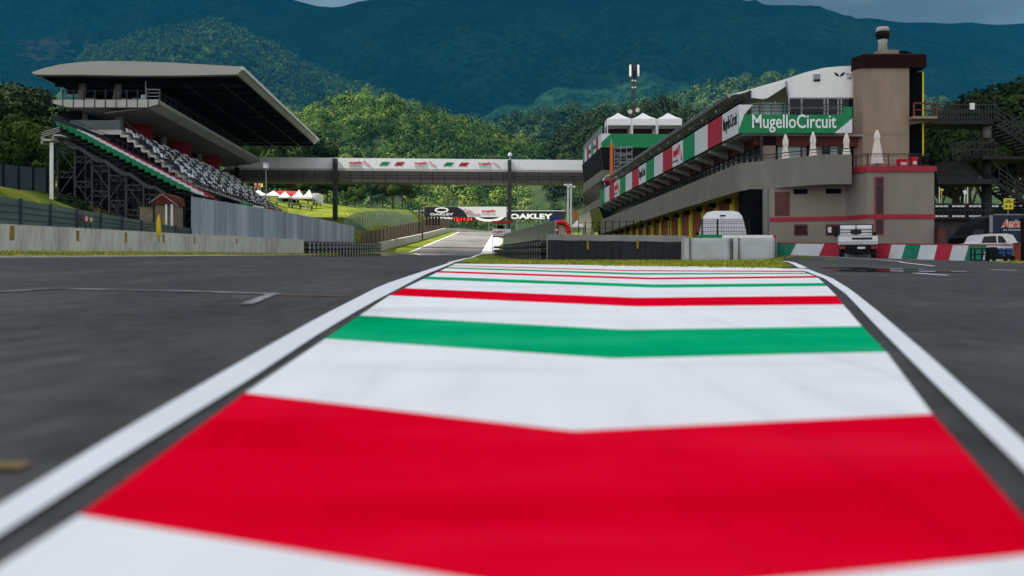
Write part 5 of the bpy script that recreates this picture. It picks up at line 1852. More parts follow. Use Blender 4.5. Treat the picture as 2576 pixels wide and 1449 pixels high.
# stair flights
def flight(a, ya, b, yb, n, dd=0, dy=2.0, hr=36):
    st = MB()
    st.hexa([(X(a), d + dd, ZA(ya + 10, d)), (X(b), d + dd, ZA(yb + 10, d)), (X(b), d + dd + .12, ZA(yb + 10, d)), (X(a), d + dd + .12, ZA(ya + 10, d)), (X(a), d + dd, ZA(ya, d)), (X(b), d + dd, ZA(yb, d)), (X(b), d + dd + .12, ZA(yb, d)), (X(a), d + dd + .12, ZA(ya, d))])
    st.hexa([(X(a), d + dd + dy, ZA(ya + 10, d)), (X(b), d + dd + dy, ZA(yb + 10, d)), (X(b), d + dd + dy + .12, ZA(yb + 10, d)), (X(a), d + dd + dy + .12, ZA(ya + 10, d)), (X(a), d + dd + dy, ZA(ya, d)), (X(b), d + dd + dy, ZA(yb, d)), (X(b), d + dd + dy + .12, ZA(yb, d)), (X(a), d + dd + dy + .12, ZA(ya, d))])
    for k in range(n):
        x, y = lerp(a, b, (k + .5) / n), lerp(ya, yb, (k + .5) / n)
        st.box(X(x) - .18, X(x) + .18, d + dd + .125, d + dd + dy - .005, ZA(y + 4, d), ZA(y + 2.5, d))
    st.build("stair_flight", M_WALK, t)
    for q in (dd - .03, dd + dy + .15):
        r = MB()
        for f in (1, .66, .33):
            r.bar((X(a), d + q, ZA(ya - hr * f, d)), (X(b), d + q, ZA(yb - hr * f, d)), .05)
        for k in range(7):
            x, y = lerp(a, b, k / 6), lerp(ya, yb, k / 6)
            r.bar((X(x), d + q, ZA(y, d)), (X(x), d + q, ZA(y - hr, d)), .04)
        r.build("stair_rail", M_WRAIL, t)
flight(2500, 303, 2640, 397, 14)
flight(2478, 393, 2620, 310, 12, dd=2.6)
flight(2512, 458, 2640, 548, 12)
# the wide flight seen from the front
mb = MB()
for k in range(11):
    y = lerp(398, 450, k / 10)
    mb.box(X(lerp(2395, 2362, k / 10)), X(lerp(2478, 2486, k / 10)), d + 2.4 - k * .2, d + 2.65 - k * .2, ZA(y + 2.2, d), ZA(y, d))
mb.build("wide_stair", mat("dusty_steel", (.05, .048, .045), .8, .3, 2), t)
for a, b, yt_, yb_ in ((2491, 2513, 312, 342), (2491, 2512, 400, 450), (2489, 2514, 463, 640)):
    mb = MB(); mb.tube((X((a + b) / 2), d + 1.1, ZA(yb_, d)), (X((a + b) / 2), d + 1.1, ZA(yt_, d)), X(b) / 2 - X(a) / 2, n=14); mb.build("pillar", M_CONCD if yt_ < 320 else M_WALK, t, True)
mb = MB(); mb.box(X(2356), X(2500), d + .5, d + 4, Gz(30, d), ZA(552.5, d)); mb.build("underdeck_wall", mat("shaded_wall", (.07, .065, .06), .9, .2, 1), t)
mb = MB(); mb.box(X(2438), X(2450), d - .12, d - .05, ZA(276, d), ZA(260, d))
solo(mb, "white_notice", [M_WHITE], "small white notice board on the upper walkway railing", "sign")
mb = MB(); d3 = 62
x0, x1 = XA(2525, d3), XA(2549, d3)
mb.box(x0, x1, d3, d3 + .05, ZA(526.5, d3), ZA(499, d3), 0)
for k, (u, v, w_) in enumerate([(.3, .7, 2.0), (.12, .88, 2.6)]):
    y = 503 + k * 4
    mb.box(lerp(x0, x1, u), lerp(x0, x1, v), d3 - .01, d3 - .001, ZA(y + w_, d3), ZA(y, d3), 1)
for u in (.26, .68):
    mb.box(lerp(x0, x1, u - .07), lerp(x0, x1, u + .09), d3 - .01, d3 - .001, ZA(522, d3), ZA(515.5, d3), 1)
mb.bar((lerp(x0, x1, .5), d3 + .08, Gz(31, d3)), (lerp(x0, x1, .5), d3 + .08, ZA(510, d3)), .06, m=2)
solo(mb, "yellow_sign", [M_YEL, M_BLACK, M_STEEL], "yellow sign on a post in front of the dark walkway", "sign")
# guard rail rows and poles on the field beyond the walkway
t = thing("guard_rail", "white and dark guard rail rows below the raised walkway", "guard rail", (XA(2430, 90), 90, Gz(40, 90)))
d = 90
for yy in (517, 542):
    mb = MB()
    for k in range(26):
        a = 2352 + k * 8.4
        if (k * 7 + yy) % 5:
            mb.box(XA(a, d), XA(a + 7.2, d), d - .1, d, ZA(yy + 4, d), ZA(yy, d))
    mb.build("white_segment", M_WHITE, t)
mb = MB(); mb.box(XA(2350, d), XA(2576, d), d + .01, d + .3, ZA(560, d), ZA(514, d)); mb.build("rail_backing", M_BLACK, t)
for px, yt, dd, lab in ((2363, 462, 105, "leftmost thin pale pole on the field under the walkway"), (2434, 458, 108, "tallest thin pale pole on the field under the walkway")):
    mb = MB(); mb.tube((XA(px, dd), dd, ZA(512, dd)), (XA(px, dd), dd, ZA(yt, dd)), .06, .05, 6); mb.tube((XA(px, dd), dd, ZA(yt, dd)), (XA(px, dd), dd, ZA(yt - 1, dd)), .09, n=6)
    solo(mb, "field_pole", [M_WHITE], lab, "pole", "thin poles on the field")
d = 106
mb = MB(); mb.hexa([(XA(2425, d), d, ZA(490, d)), (XA(2433, d), d, ZA(487, d)), (XA(2433, d), d + .06, ZA(487, d)), (XA(2425, d), d + .06, ZA(490, d)), (XA(2422, d), d, ZA(480, d)), (XA(2430, d), d, ZA(477, d)), (XA(2430, d), d + .06, ZA(477, d)), (XA(2422, d), d + .06, ZA(480, d))])
mb.bar((XA(2427, d), d + .08, ZA(512, d)), (XA(2427, d), d + .08, ZA(486, d)), .06)
solo(mb, "tilted_board", [M_WHITE], "small tilted white board on the field under the walkway", "sign")
mb = MB(); mb.box(XA(2366, d), XA(2373, d), d, d + .05, ZA(480, d), ZA(475, d)); mb.bar((XA(2369, d), d + .07, ZA(512, d)), (XA(2369, d), d + .07, ZA(478, d)), .05)
solo(mb, "yellow_board", [M_YEL], "tiny yellow board on the field beside the leftmost pale pole", "sign")
# red hydrant cabinet at annex corner
d = 57.5
mb = MB(); mb.box(XA(2344, d), XA(2362, d), d - .9, d - .3, Gz(25, d) - .1, ZA(574, d)); mb.box(XA(2343, d), XA(2363, d), d - .93, d - .27, ZA(574, d), ZA(573, d))
solo(mb, "red_cabinet", [M_OXB], "dull red service cabinet at the annex block's right corner", "cabinet")
# ================================================================== GRANDSTAND (left)
def Sf(x, y, z):
    """stand frame: x measured on the d=100 section, y along the stand, shifted along the building direction"""
    return Vector((x - (y - 100) * .0487, y, z))


M_ROOF = mat("roof_shell", (.34, .325, .295), .6, .12, .35, streak=(.3, 1, 1))
M_SLAB = mat("slab_concrete", (.42, .40, .37), .85, .15, .7)
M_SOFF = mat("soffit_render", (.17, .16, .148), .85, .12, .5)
gs = thing("grandstand", "large grey grandstand with curved overhanging roof and chequered seats", "grandstand", (-38, 100, 6), ROTB)
Y0, Y1 = 100.0, 151.0
# roof: lens shaped section swept along the stand
ptop = [(78, 182), (110, 171), (150, 162), (200, 156), (250, 153.5), (330, 154), (420, 157), (500, 161.5), (580, 166), (611, 168)]
pbot = [(606, 177), (596, 187), (500, 189), (420, 190), (330, 190), (250, 189), (200, 188), (150, 188), (110, 188), (84, 187)]
yr = 99.0
out = [(XA(a, yr) , ZA(b, yr)) for a, b in ptop + pbot]
mb = MB(Sf)
mb.prism([(x + .0 * 1, yr, z) for x, z in out], [(x, Y1, z) for x, z in out], 0)
ro = mb.build("roof", [M_ROOF], gs)
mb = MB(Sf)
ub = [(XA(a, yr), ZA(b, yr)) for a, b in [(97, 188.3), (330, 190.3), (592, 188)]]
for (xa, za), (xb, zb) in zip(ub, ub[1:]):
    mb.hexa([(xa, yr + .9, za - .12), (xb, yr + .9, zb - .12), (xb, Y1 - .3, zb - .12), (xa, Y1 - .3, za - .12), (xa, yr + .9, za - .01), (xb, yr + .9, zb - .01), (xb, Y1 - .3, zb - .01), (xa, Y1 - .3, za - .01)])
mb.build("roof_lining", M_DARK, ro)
mb = MB(Sf)
for k in range(13):
    y = 103 + k * 3.9
    mb.bar((ub[0][0], y, ub[0][1] - .3), (ub[2][0], y, ub[2][1] - .3), .18, .3)
for k in range(5):
    x = lerp(ub[0][0], ub[2][0], (k + .5) / 5)
    mb.bar((x, 101, ub[1][1] - .35), (x, Y1 - 1, ub[1][1] - .35), .14)
mb.build("roof_girder", M_BLACK, ro)
mb = MB(Sf)
for y, x in ((104, -46), (112, -46), (109, -30), (120, -29.5), (131, -30)):
    mb = MB(Sf)
    mb.box(x - .2, x + .2, y - .2, y + .2, ub[1][1] - .9, ub[1][1] - .55)
    mb.build("loudspeaker", M_BLACK, ro)
# white rim along the roof's free edge
mb = MB(Sf)
rx, rz = XA(611, yr), ZA(168, yr)
mb.hexa([(rx - .25, yr - .02, rz - .30), (rx + .03, yr - .02, rz - .33), (rx + .03, Y1, rz - .33), (rx - .25, Y1, rz - .30), (rx - .25, yr - .02, rz + .03), (rx + .02, yr - .02, rz + .03), (rx + .02, Y1, rz + .03), (rx - .25, Y1, rz + .03)])
mb.build("roof_rim", mat("pale_rim", (.55, .53, .48), .6, .1, .5), ro)
# deck slab
xl, xr = XA(130, 100), XA(401, 100)
zt, zb = ZA(252, 100), ZA(270, 100)
mb = MB(Sf)
sec = [(xl, zt), (xl, zt - .28), (xl + 1.6, zb), (xr - 1.2, zb), (xr, zt - .35), (xr, zt)]
mb.prism([(x, Y0, z) for x, z in sec], [(x, Y1 - 1, z) for x, z in sec])
dk = mb.build("upper_deck", M_SLAB, gs)
mb = MB(Sf)
mb.box(xl + .3, xr + .02, Y0 - .03, Y0 + .1, zt - .02, zt + .02)
mb.build("deck_edge", M_WHITE, dk)
# sloping soffit from deck edge down to the back of the tier
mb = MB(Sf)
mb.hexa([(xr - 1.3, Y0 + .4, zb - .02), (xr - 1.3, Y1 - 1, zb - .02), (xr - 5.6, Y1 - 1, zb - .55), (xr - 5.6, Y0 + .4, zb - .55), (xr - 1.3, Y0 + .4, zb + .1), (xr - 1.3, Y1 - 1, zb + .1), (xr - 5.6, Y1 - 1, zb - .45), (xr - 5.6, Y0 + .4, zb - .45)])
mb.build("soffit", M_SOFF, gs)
# deck railing posts + glass
for k in range(11):
    x = lerp(xl + .05, xr - .05, k / 10)
    mb = MB(Sf); mb.bar((x, Y0 + .02, zt - .75), (x, Y0 + .02, zt + 1.05), .1); mb.build("railing_post", M_DSTEEL, gs)
mb = MB(Sf)
mb.bar((xl, Y0 + .05, zt + .95), (xr, Y0 + .05, zt + .95), .05)
for k in range(26):
    mb.bar((xr - .05, Y0 + k * 2, zt), (xr - .05, Y0 + k * 2, zt + 1.0), .07)
for z in (.35, .7, 1.0):
    mb.bar((xr - .05, Y0, zt + z), (xr - .05, Y1 - 1, zt + z), .05)
mb.build("deck_railing", M_DSTEEL, gs)
# upper columns, lower columns
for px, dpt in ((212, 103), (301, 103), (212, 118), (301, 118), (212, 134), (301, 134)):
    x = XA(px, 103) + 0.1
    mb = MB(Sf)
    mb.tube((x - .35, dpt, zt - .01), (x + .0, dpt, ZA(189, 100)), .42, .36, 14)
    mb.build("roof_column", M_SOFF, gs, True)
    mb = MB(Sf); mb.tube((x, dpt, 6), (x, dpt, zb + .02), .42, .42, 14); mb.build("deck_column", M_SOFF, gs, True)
# small steel frame on the deck edge
mb = MB(Sf)
fx0, fx1 = XA(364, 100), XA(399, 100)
for z in (.1, .45, .8, 1.15):
    mb.bar((fx0, Y0 + .4, zt + z), (fx1, Y0 + .4, zt + z), .07)
mb.bar((fx0, Y0 + .4, zt), (fx0, Y0 + .4, zt + 2.0), .08); mb.bar((fx1, Y0 + .4, zt), (fx1, Y0 + .4, zt + 1.15), .08)
mb.box(fx0 - .5, fx0 - .05, Y0 + .3, Y0 + .6, zt, zt + .6)
mb.build("service_frame", M_STEEL, gs)
mb = MB(Sf)
for x in (xl + 2.2, xl + 5.6, xl + 7.0):
    mb.box(x, x + 1.1, Y0 + 3, Y0 + 4, zt, zt + .75)
mb.build("deck_furniture", M_CONCD, gs)
# red drums
for y, x in ((110, -41.6), (124.5, -41.3), (138.5, -41.1)):
    mb = MB(Sf)
    mb.lathe((x, y, 8), [(2.3, 0), (2.3, zb - 8.0)], 28)
    mb.build("red_core", mat("grandstand_red", (.20, .006, .012), .6, .15, .5), gs, True)
mb = MB(Sf); mb.box(-46.5, -44.2, Y0 + 2, Y1 - 2, 6, zb - .01); mb.build("back_wall", M_DARK, gs)
# stepped terrace
NR = 11
xt, zt0 = XA(306, 100), ZA(327, 100)
xbm, zbm = XA(497, 100), ZA(466, 100)
dx, dz = (xbm - xt) / NR, (zt0 - zbm) / NR
secp = [(xt - 4.9, zt0 - .75), (xt - 4.9, zt0)]
x, z = xt, zt0
for k in range(NR):
    secp += [(x, z), (x, z - dz)]
    x += dx; z -= dz
secl = [(x, z - .45)]
for k in range(NR):
    secl += [(x - dx * .85, z - .45 + .0), (x - dx, z + dz - .45)]
    x -= dx; z += dz
mb = MB(Sf)
top = secp
# build each step as a beam
xs, zs_ = xt, zt0
for k in range(NR):
    mb.box(xs - .12, xs + dx - .01, Y0, Y1 - 1, zs_ - dz - .22, zs_ - dz)
    mb.box(xs - .14, xs - .01, Y0 - .01, Y1 - 1, zs_ - dz + .003, zs_ - .003)
    xs += dx; zs_ -= dz
mb.box(xt - 5.4, xt - .145, Y0 - .03, Y1 - 1, zt0 - .45, zt0)
tr_ = mb.build("terrace_steps", M_SLAB, gs)
mb = MB(Sf)
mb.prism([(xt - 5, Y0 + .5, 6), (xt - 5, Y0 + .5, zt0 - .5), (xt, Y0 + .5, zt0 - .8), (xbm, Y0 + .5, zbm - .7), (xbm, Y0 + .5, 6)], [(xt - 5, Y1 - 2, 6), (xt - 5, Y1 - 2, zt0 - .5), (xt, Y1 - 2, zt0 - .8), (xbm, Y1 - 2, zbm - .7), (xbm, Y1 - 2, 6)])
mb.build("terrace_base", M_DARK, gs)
# glass balustrade at the top landing
mb = MB(Sf)
mb.box(xt - 5.2, xt - .2, Y0 + .05, Y0 + .09, zt0 + .02, zt0 + 1.0)
mb.build("landing_glass", mat("balustrade_glass", (.10, .13, .12), .1, .2, 1, alpha=.6), gs)
# rows of seats, chequered black and white
M_SEATW = mat("seat_white", (.82, .83, .84), .5, .08, 2)
M_SEATB = mat("seat_black", (.026, .026, .031), .5, .1, 2)
random.seed(5)
def seat_geo(mb, x, y, z, m, w=.44):
    mb.box(x - .02, x + .36, y - w / 2, y + w / 2, z + .36, z + .42, m)
    mb.hexa([(x - .02, y - w / 2, z + .42), (x + .04, y - w / 2, z + .42), (x + .04, y + w / 2, z + .42), (x - .02, y + w / 2, z + .42), (x - .14, y - w / 2, z + .80), (x - .09, y - w / 2, z + .80), (x - .09, y + w / 2, z + .80), (x - .14, y + w / 2, z + .80)], m)
xs, zs_ = xt, zt0 - dz
for k in range(NR):
    mb = MB(Sf)
    for j in range(94):
        y = Y0 + .9 + j * .52
        if 44 < j < 47 or j in (20, 21, 68, 69):
            if mb.v:
                mb.build("seat_row", [M_SEATW, M_SEATB], gs)
                mb = MB(Sf)
            continue
        blk = (j // 4 + k // 2) % 2
        m = 0 if blk == 0 else 1
        if random.random() < .12:
            m = 1 - m
        seat_geo(mb, xs + .28, y, zs_, m)
    mb.build("seat_row", [M_SEATW, M_SEATB], gs)
    xs += dx; zs_ -= dz
mb = MB(Sf)
for f0, f1, n in ((0, 1, 26),):
    pass
mb.bar((xt + .1, Y0 + .1, zt0 + .95), (xbm, Y0 + .1, zbm + .95), .06)
for k in range(NR + 1):
    mb.bar((xt + dx * k, Y0 + .1, zt0 - dz * k), (xt + dx * k, Y0 + .1, zt0 - dz * k + .95), .05)
for z in (.5, 1.0):
    mb.bar((xbm + .3, Y0, zbm + z), (xbm + .3, Y1 - 1, zbm + z), .05)
for k in range(50):
    mb.bar((xbm + .3, Y0 + k, zbm - .4), (xbm + .3, Y0 + k, zbm + 1.0), .04)
mb.build("tier_railing", M_DSTEEL, gs)
# lower extension of the chequered tier that runs on beyond
# ------------------------------------------------ temporary scaffold stand
ss = thing("scaffold_stand", "temporary scaffold stand with green white and red seat blocks", "grandstand", (-34, 86, 5.5), ROTB)
M_SCAF = mat("scaffold_tube", (.055, .058, .062), .6, .3, 3, metal=.3)
YA, YB = 84.0, 97.5
def Tf(x, y, z):
    return Vector((x - (y - 84) * .0487, y, z))
xT, zT = XA(137, 84), ZA(318, 84)
xB, zB = XA(455, 84), ZA(484, 84)
NT = 20
ddx, ddz = (xB - xT) / NT, (zT - zB) / NT
blocks = [("green", mat("seat_green", (.006, .17, .06), .5, .1, 2), 0, 4.6), ("white", mat("seat_pale", (.62, .62, .62), .5, .08, 2), 4.6, 9.0), ("red", mat("seat_red", (.34, .010, .026), .5, .1, 2), 9.0, 13.2)]
for k in range(NT):
    x, z = xT + ddx * (k + .35), zT - ddz * (k + 1)
    for nm, m_, a, b in blocks:
        mb = MB(Tf)
        n = int((b - a) / .48)
        for j in range(n):
            seat_geo(mb, x, YA + .25 + a + j * .48, z - .05, 0, .45)
        mb.build("seat_row", m_, ss)
mb = MB(Tf)
for k in range(NT):
    x, z = xT + ddx * k, zT - ddz * (k + 1)
    mb.box(x, x + ddx + .1, YA + .05, YB, z - .05, z + .0)
mb.build("tread_boards", M_DSTEEL, ss)
mb = MB(Tf)
# stepped edge beam on the near side
for k in range(0, NT, 4):
    x0, z0 = xT + ddx * k, zT - ddz * k - .7
    x1, z1 = xT + ddx * (k + 2.9), zT - ddz * (k + 4) - .7
    x2 = xT + ddx * (k + 4)
    mb.bar((x0, YA - .05, z0), (x1, YA - .05, z1), .14, .28)
    mb.bar((x1, YA - .05, z1), (x2, YA - .05, z1), .14, .28)
mb.build("edge_beam", M_SCAF, ss)
mb = MB(Tf)
random.seed(3)
for k in range(0, NT + 1):
    x, z = xT + ddx * k, zT - ddz * k
    mb.bar((x, YB + .1, z - .2), (x, YB + .1, z + 1.1), .05)
for h in (.55, 1.1):
    mb.bar((xT, YB + .1, zT + h), (xB, YB + .1, zB + h), .05)
    mb.bar((xT - .1, YA, zT + h), (xT - .1, YB, zT + h), .05)
mb.bar((xT, YA, zT + 1.0), (xT + ddx * 2.2, YA, zT - ddz * 2.2 + 1.0), .05)
for k in range(3):
    mb.bar((xT + ddx * k, YA, zT - ddz * k - .3), (xT + ddx * k, YA, zT - ddz * k + 1.0), .05)
mb.build("guard_rail", M_DSTEEL, ss)
# dark panel across the top
mb = MB(Tf); mb.box(xT - .14, xT - .1, YA, YB, zT - .3, zT + .9); mb.build("back_panel", M_DSTEEL, ss)
# scaffold: uprights, ledgers, braces
gnd = lambda x, y: Gz(x, y)
for r in range(3):
    y = YA + .2 + r * 6.2
    mb = MB(Tf); br = MB(Tf)
    N = 7
    for k in range(N + 1):
        f = k / N
        x = lerp(xT + .2, xB - .3, f)
        ztop = lerp(zT, zB, f) - .75
        p = Tf(x, y, 0)
        zg = gnd(p.x, p.y) - .1
        u_ = MB(Tf); u_.bar((x, y, zg), (x, y, ztop), .12); u_.build("upright", M_SCAF if r == 0 else M_DSTEEL, ss)
        if k < N:
            x2 = lerp(xT + .2, xB - .3, (k + 1) / N)
            zt2 = lerp(zT, zB, (k + 1) / N) - .75
            z = zt2 - .2
            lv = 0
            while z > zg + .5:
                br.bar((x, y, z), (x2, y, z), .08)
                br.bar((x, y, z - .45), (x2, y, z - .45), .06)
                for q in range(4):
                    xa_, xb_ = lerp(x, x2, q / 4), lerp(x, x2, (q + 1) / 4)
                    br.bar((xa_, y, z - (.45 if q % 2 else 0)), (xb_, y, z - (0 if q % 2 else .45)), .045)
                if z - 2.2 > zg:
                    br.bar((x, y, z), (x2, y, z - 2.0), .065) if (k + lv) % 2 == 0 else br.bar((x2, y, z), (x, y, z - 2.0), .065)
                z -= 2.1; lv += 1
            br.bar((x, y, ztop), (x2, y, zt2), .1)
    br.build("scaffold_braces", M_SCAF if r == 0 else M_DSTEEL, ss)
# clutter of base jacks and stored tubes under the stand
mb = MB(Tf)
random.seed(21)
for k in range(70):
    x = lerp(xT + 4.5, xB - 2.5, random.random()); y = random.uniform(85, 95)
    p = Tf(x, y, 0); zg = gnd(p.x, p.y)
    h = random.uniform(.6, 3.2)
    mb.bar((x, y, zg - .05), (x + random.uniform(-.25, .25), y + random.uniform(-.3, .3), zg + h), .06)
mb.build("stored_tubes", M_SCAF, ss)
mb = MB(Tf); mb.prism([(xT + 1, YB + .6, 5.2), (xT + 1, YB + .6, zT - 1.4), (xB - .5, YB + .6, zB - .9), (xB - .5, YB + .6, 5.2)], [(xT + 1, YB + .8, 5.2), (xT + 1, YB + .8, zT - 1.4), (xB - .5, YB + .8, zB - .9), (xB - .5, YB + .8, 5.2)]); mb.build("painted_stand_shade", M_DARK, ss)  # black panel paints in the darkness under the seating
# landing platform at its top
mb = MB()
d = 83.0
mb.box(XA(103, d), XA(134, d), d, d + 2, ZA(354, d), ZA(350, d)); mb.box(XA(103, d), XA(105, d), d, d + 2, ZA(362, d), ZA(345, d)); mb.box(XA(131, d), XA(153, d), d, d + 2, ZA(342, d), ZA(338, d)); mb.box(XA(131, d), XA(133.5, d), d, d + 2, ZA(353.8, d), ZA(338, d) + .01)
for y in (326, 331, 336):
    mb.bar((XA(105, d), d, ZA(y + 8, d)), (XA(150, d), d, ZA(y - 6, d)), .05)
mb.build("landing", M_SLAB, ss)
mb = MB(); p = P(130, 376, 83.5); mb.tube((p.x, p.y, Gz(p.x, p.y) - .2), (p.x, p.y, ZA(358, 83.5)), .16, n=10)
mb.build("white_leg", M_WHITE, ss)
# red roofed hut under the stand
d = 76.0
t = thing("hut", "small red roofed hut below the scaffold stand", "hut", (XA(410, d), d + 1.2, Gz(XA(410, d), d)))
x0, x1 = XA(384, d), XA(437, d)
zw = ZA(514, d)
gzh = Gz(x0, d) - 1.2
mb = MB(); mb.box(x0 + .2, x1 - .15, d, d + 2.6, gzh, zw); mb.build("wall", mat("hut_plaster", (.17, .135, .09), .9, .25, 1.5), t)
mb = MB()
xm = (x0 + x1) / 2
mb.prism([(x0, d - .25, zw + .002), (x1, d - .25, zw + .002), (x1 - .15, d - .25, ZA(494, d)), (xm + .2, d - .25, ZA(486, d)), (xm - .35, d - .25, ZA(488, d))], [(x0, d + 2.8, zw + .002), (x1, d + 2.8, zw + .002), (x1 - .15, d + 2.8, ZA(494, d)), (xm + .2, d + 2.8, ZA(486, d)), (xm - .35, d + 2.8, ZA(488, d))]); mb.build("roof", mat("hut_red", (.10, .014, .010), .8, .2, 2), t)
for px in (420, 434):
    p = MB(); p.box(XA(px, d) - .07, XA(px, d) + .07, d - .2, d - .06, gzh, zw - .01); p.build("post", M_FABP, t)
mb = MB(); mb.bar((XA(378, d), d - .3, ZA(512, d)), (XA(412, d), d - .3, ZA(489, d)), .06); mb.bar((XA(412, d), d - .3, ZA(489, d)), (XA(452, d), d - .3, ZA(520, d)), .06); mb.build("gable_tube", M_STEEL, t)
d = 77.5
x0, x1 = XA(352, d), XA(384, d)
mb = MB(); mb.box(x0, x1, d, d + .3, Gz(x0, d) - 1, ZA(523, d)); mb.box(x0 - .05, x1 + .02, d - .05, d + .35, ZA(523, d), ZA(521.5, d)); solo(mb, "low_masonry_wall", [mat("old_masonry", (.22, .17, .12), .9, .3, 2)], "low brownish masonry wall left of the red roofed hut", "wall")

# ================================================================== FOOTBRIDGE
br = thing("footbridge", "long covered footbridge with white logo fascia crossing the track", "footbridge", (-14, 152, Gz(-14, 152)))
dL, dR = 150.0, 154.0
def bd(px):
    return lerp(dL, dR, (px - 600) / 870)
def brp(px, py, o=0):
    d = bd(px)
    return (XA(px, d), d + o, ZA(py, dL) if False else lerp(ZA(pl([(600, 0)], 0) + 0, 1), 0, 0) + 0) if False else (XA(px, d), d + o, None)
ztp, zmd, zlo = ZA(395, 150), ZA(421.5, 150), ZA(455.5, 150)
zln = ZA(427, 150)
def brbox(mb, pa, pb, z0, z1, o0, o1, m=0):
    da, db = bd(pa), bd(pb)
    xa, xb = XA(pa, da), XA(pb, db)
    mb.hexa([(xa, da + o0, z0), (xb, db + o0, z0), (xb, db + o1, z0), (xa, da + o1, z0), (xa, da + o0, z1), (xb, db + o0, z1), (xb, db + o1, z1), (xa, da + o1, z1)], m)
cuts = [566, 600, 700, 845, 1065, 1282, 1476]
for a, b in zip(cuts[1:], cuts[2:]):
    mb = MB(); brbox(mb, a + .15, b - .15, zmd, ztp, -.06, .12); mb.build("fascia_panel", M_WHITE, br)
mb = MB(); brbox(mb, 566, 1476, zln, zmd - .004, -.02, 4.0); mb.build("ledge", M_SLAB, br)
mb = MB(); brbox(mb, 560, 1476, zlo, zln - .004, .05, 3.9); mb.build("deck_box", M_BROWN, br)
mb = MB(); brbox(mb, 600, 1476, ztp - .35, ztp - .02, .13, 4.0); mb.build("roof", M_SLAB, br)
mb = MB()
for k in range(31):
    px = 585 + k * 29.6
    brbox(mb, px - .6, px + .6, zlo, zln - .006, -.0, .06)
for f in (.38, .62):
    brbox(mb, 562, 1474, lerp(zlo, zln, f) - .03, lerp(zlo, zln, f) + .03, .01, .052)
for k in range(124):
    px = 580 + k * 7.2
    brbox(mb, px - .15, px + .15, zlo + .02, zln - .02, .035, .055)
mb.build("panel_ribs", M_BLACK, br)
for px, dd, w in ((845, 0, 10.5), (1282, 0, 9), (598, 1, 9)):
    d = bd(px)
    mb = MB()
    zz = Gz(XA(px, d), d) - .5
    mb.box(XA(px - w / 2, d), XA(px + w / 2, d), d - (1.0 if not dd else .5), d - .1, zz, ZA(398, 150) if not dd else zlo + 2)
    mb.build("pier", M_BLACK if dd else mat("pier_dark", (.030, .029, .028), .6, .2, 1), br)
for px in (878, 1043, 1204):
    d = bd(px)
    logo(Vector((XA(px, d), d - .075, ZA(417, 150))), (XA(1400, bd(1400)) - XA(900, bd(900)), bd(1400) - bd(900), 0), (0, 0, 1), 3.3, .95, br)
for px, m_ in ((954, M_GREEN), (991, M_BAND), (1115, M_GREEN), (1153, M_BAND)):
    d = bd(px)
    mb = MB()
    z0, z1 = ZA(413.5, 150), ZA(404, 150)
    w = 20
    q = [(px, z0), (px + w, z0), (px + w + 8, z1), (px + 8, z1)]
    mb.prism([(XA(a, bd(a)), bd(a) - .055, z) for a, z in q], [(XA(a, bd(a)), bd(a) - .085, z) for a, z in q])
    mb.build("flag_patch", m_, br)
mb = MB(); p = (XA(1283, 153), 152.6, ztp); mb.lathe(p, [(.05, 0), (.05, .5), (.28, .5), (.28, .85), (.1, .95)], 12); mb.build("camera_dome", M_WHITE, br)

# ================================================================== START GANTRY
d = 190.0
X = lambda px: XA(px, d)
ga = thing("start_gantry", "start gantry with black and white banner, lights and red clock over the track", "gantry", (X(1170), d, Gz(-9, d)))
zb_, zt_2 = ZA(546, d), ZA(520, d)
mb = MB(); mb.box(X(1067), X(1274), d - .1, d + .05, zb_, zt_2); bn = mb.build("banner_board", mat("banner_pale", (.60, .60, .60), .6, .05, 1), ga)
pts = [(1067.3, 545.6), (1176, 545.6), (1172, 537), (1164, 528), (1150, 520.4), (1067.3, 520.4)]
mb = MB(); mb.prism([(X(a), d - .11, ZA(b, d)) for a, b in pts], [(X(a), d - .14, ZA(b, d)) for a, b in pts]); bk = mb.build("black_panel", M_TEXTD, bn)
def ring(mb, cx, cy, rx, ry, w, y, n=36, h=None):
    o = []
    for k in range(n):
        a = k * 2 * math.pi / n
        o.append((math.cos(a), math.sin(a)))
    for (c0, s0), (c1, s1) in zip(o, o[1:] + o[:1]):
        mb.hexa([(cx + rx * c0, y, cy + ry * s0), (cx + rx * c1, y, cy + ry * s1), (cx + rx * c1, y - .03, cy + ry * s1), (cx + rx * c0, y - .03, cy + ry * s0),
                 (cx + (rx - w) * c0, y, cy + (ry - (h or w)) * s0), (cx + (rx - w) * c1, y, cy + (ry - (h or w)) * s1), (cx + (rx - w) * c1, y - .03, cy + (ry - (h or w)) * s1), (cx + (rx - w) * c0, y - .03, cy + (ry - (h or w)) * s0)])
mb = MB(); ring(mb, X(1111), ZA(528.5, d), 1.33, .52, .36, d - .142, h=.24); mb.build("oval_emblem", M_TEXTW, bk)
lettering("OAKLEY", Vector((X(1082), d - .142, ZA(542, d))), (1, 0, 0), (0, 0, 1), X(1141) - X(1082), .44, M_TEXTW, bk, bold=.03)
logo(Vector((X(1212), d - .105, ZA(541, d))), (1, 0, 0), (0, 0, 1), 4.4, 1.15, bn, squig=False)
mb = MB()
sq_ = [(0, .5), (.03, .8), (.12, .95), (.2, .7), (.36, .78), (.5, .62), (.36, .55), (.2, .6), (.1, .5), (.25, .42), (.24, .25), (.5, .2), (.72, .12), (.98, .28), (.8, .34), (.55, .36), (.3, .45), (.1, .4), (0, .5)]
stroke(mb, [(a * 3.2, b * 1.6) for a, b in sq_], Vector((X(1167), d - .115, ZA(545, d))), (1, 0, 0), (0, 0, 1), .09, .02)
mb.build("circuit_outline", M_TEXTR, bn)
mb = MB()
zt3 = ZA(548, d)
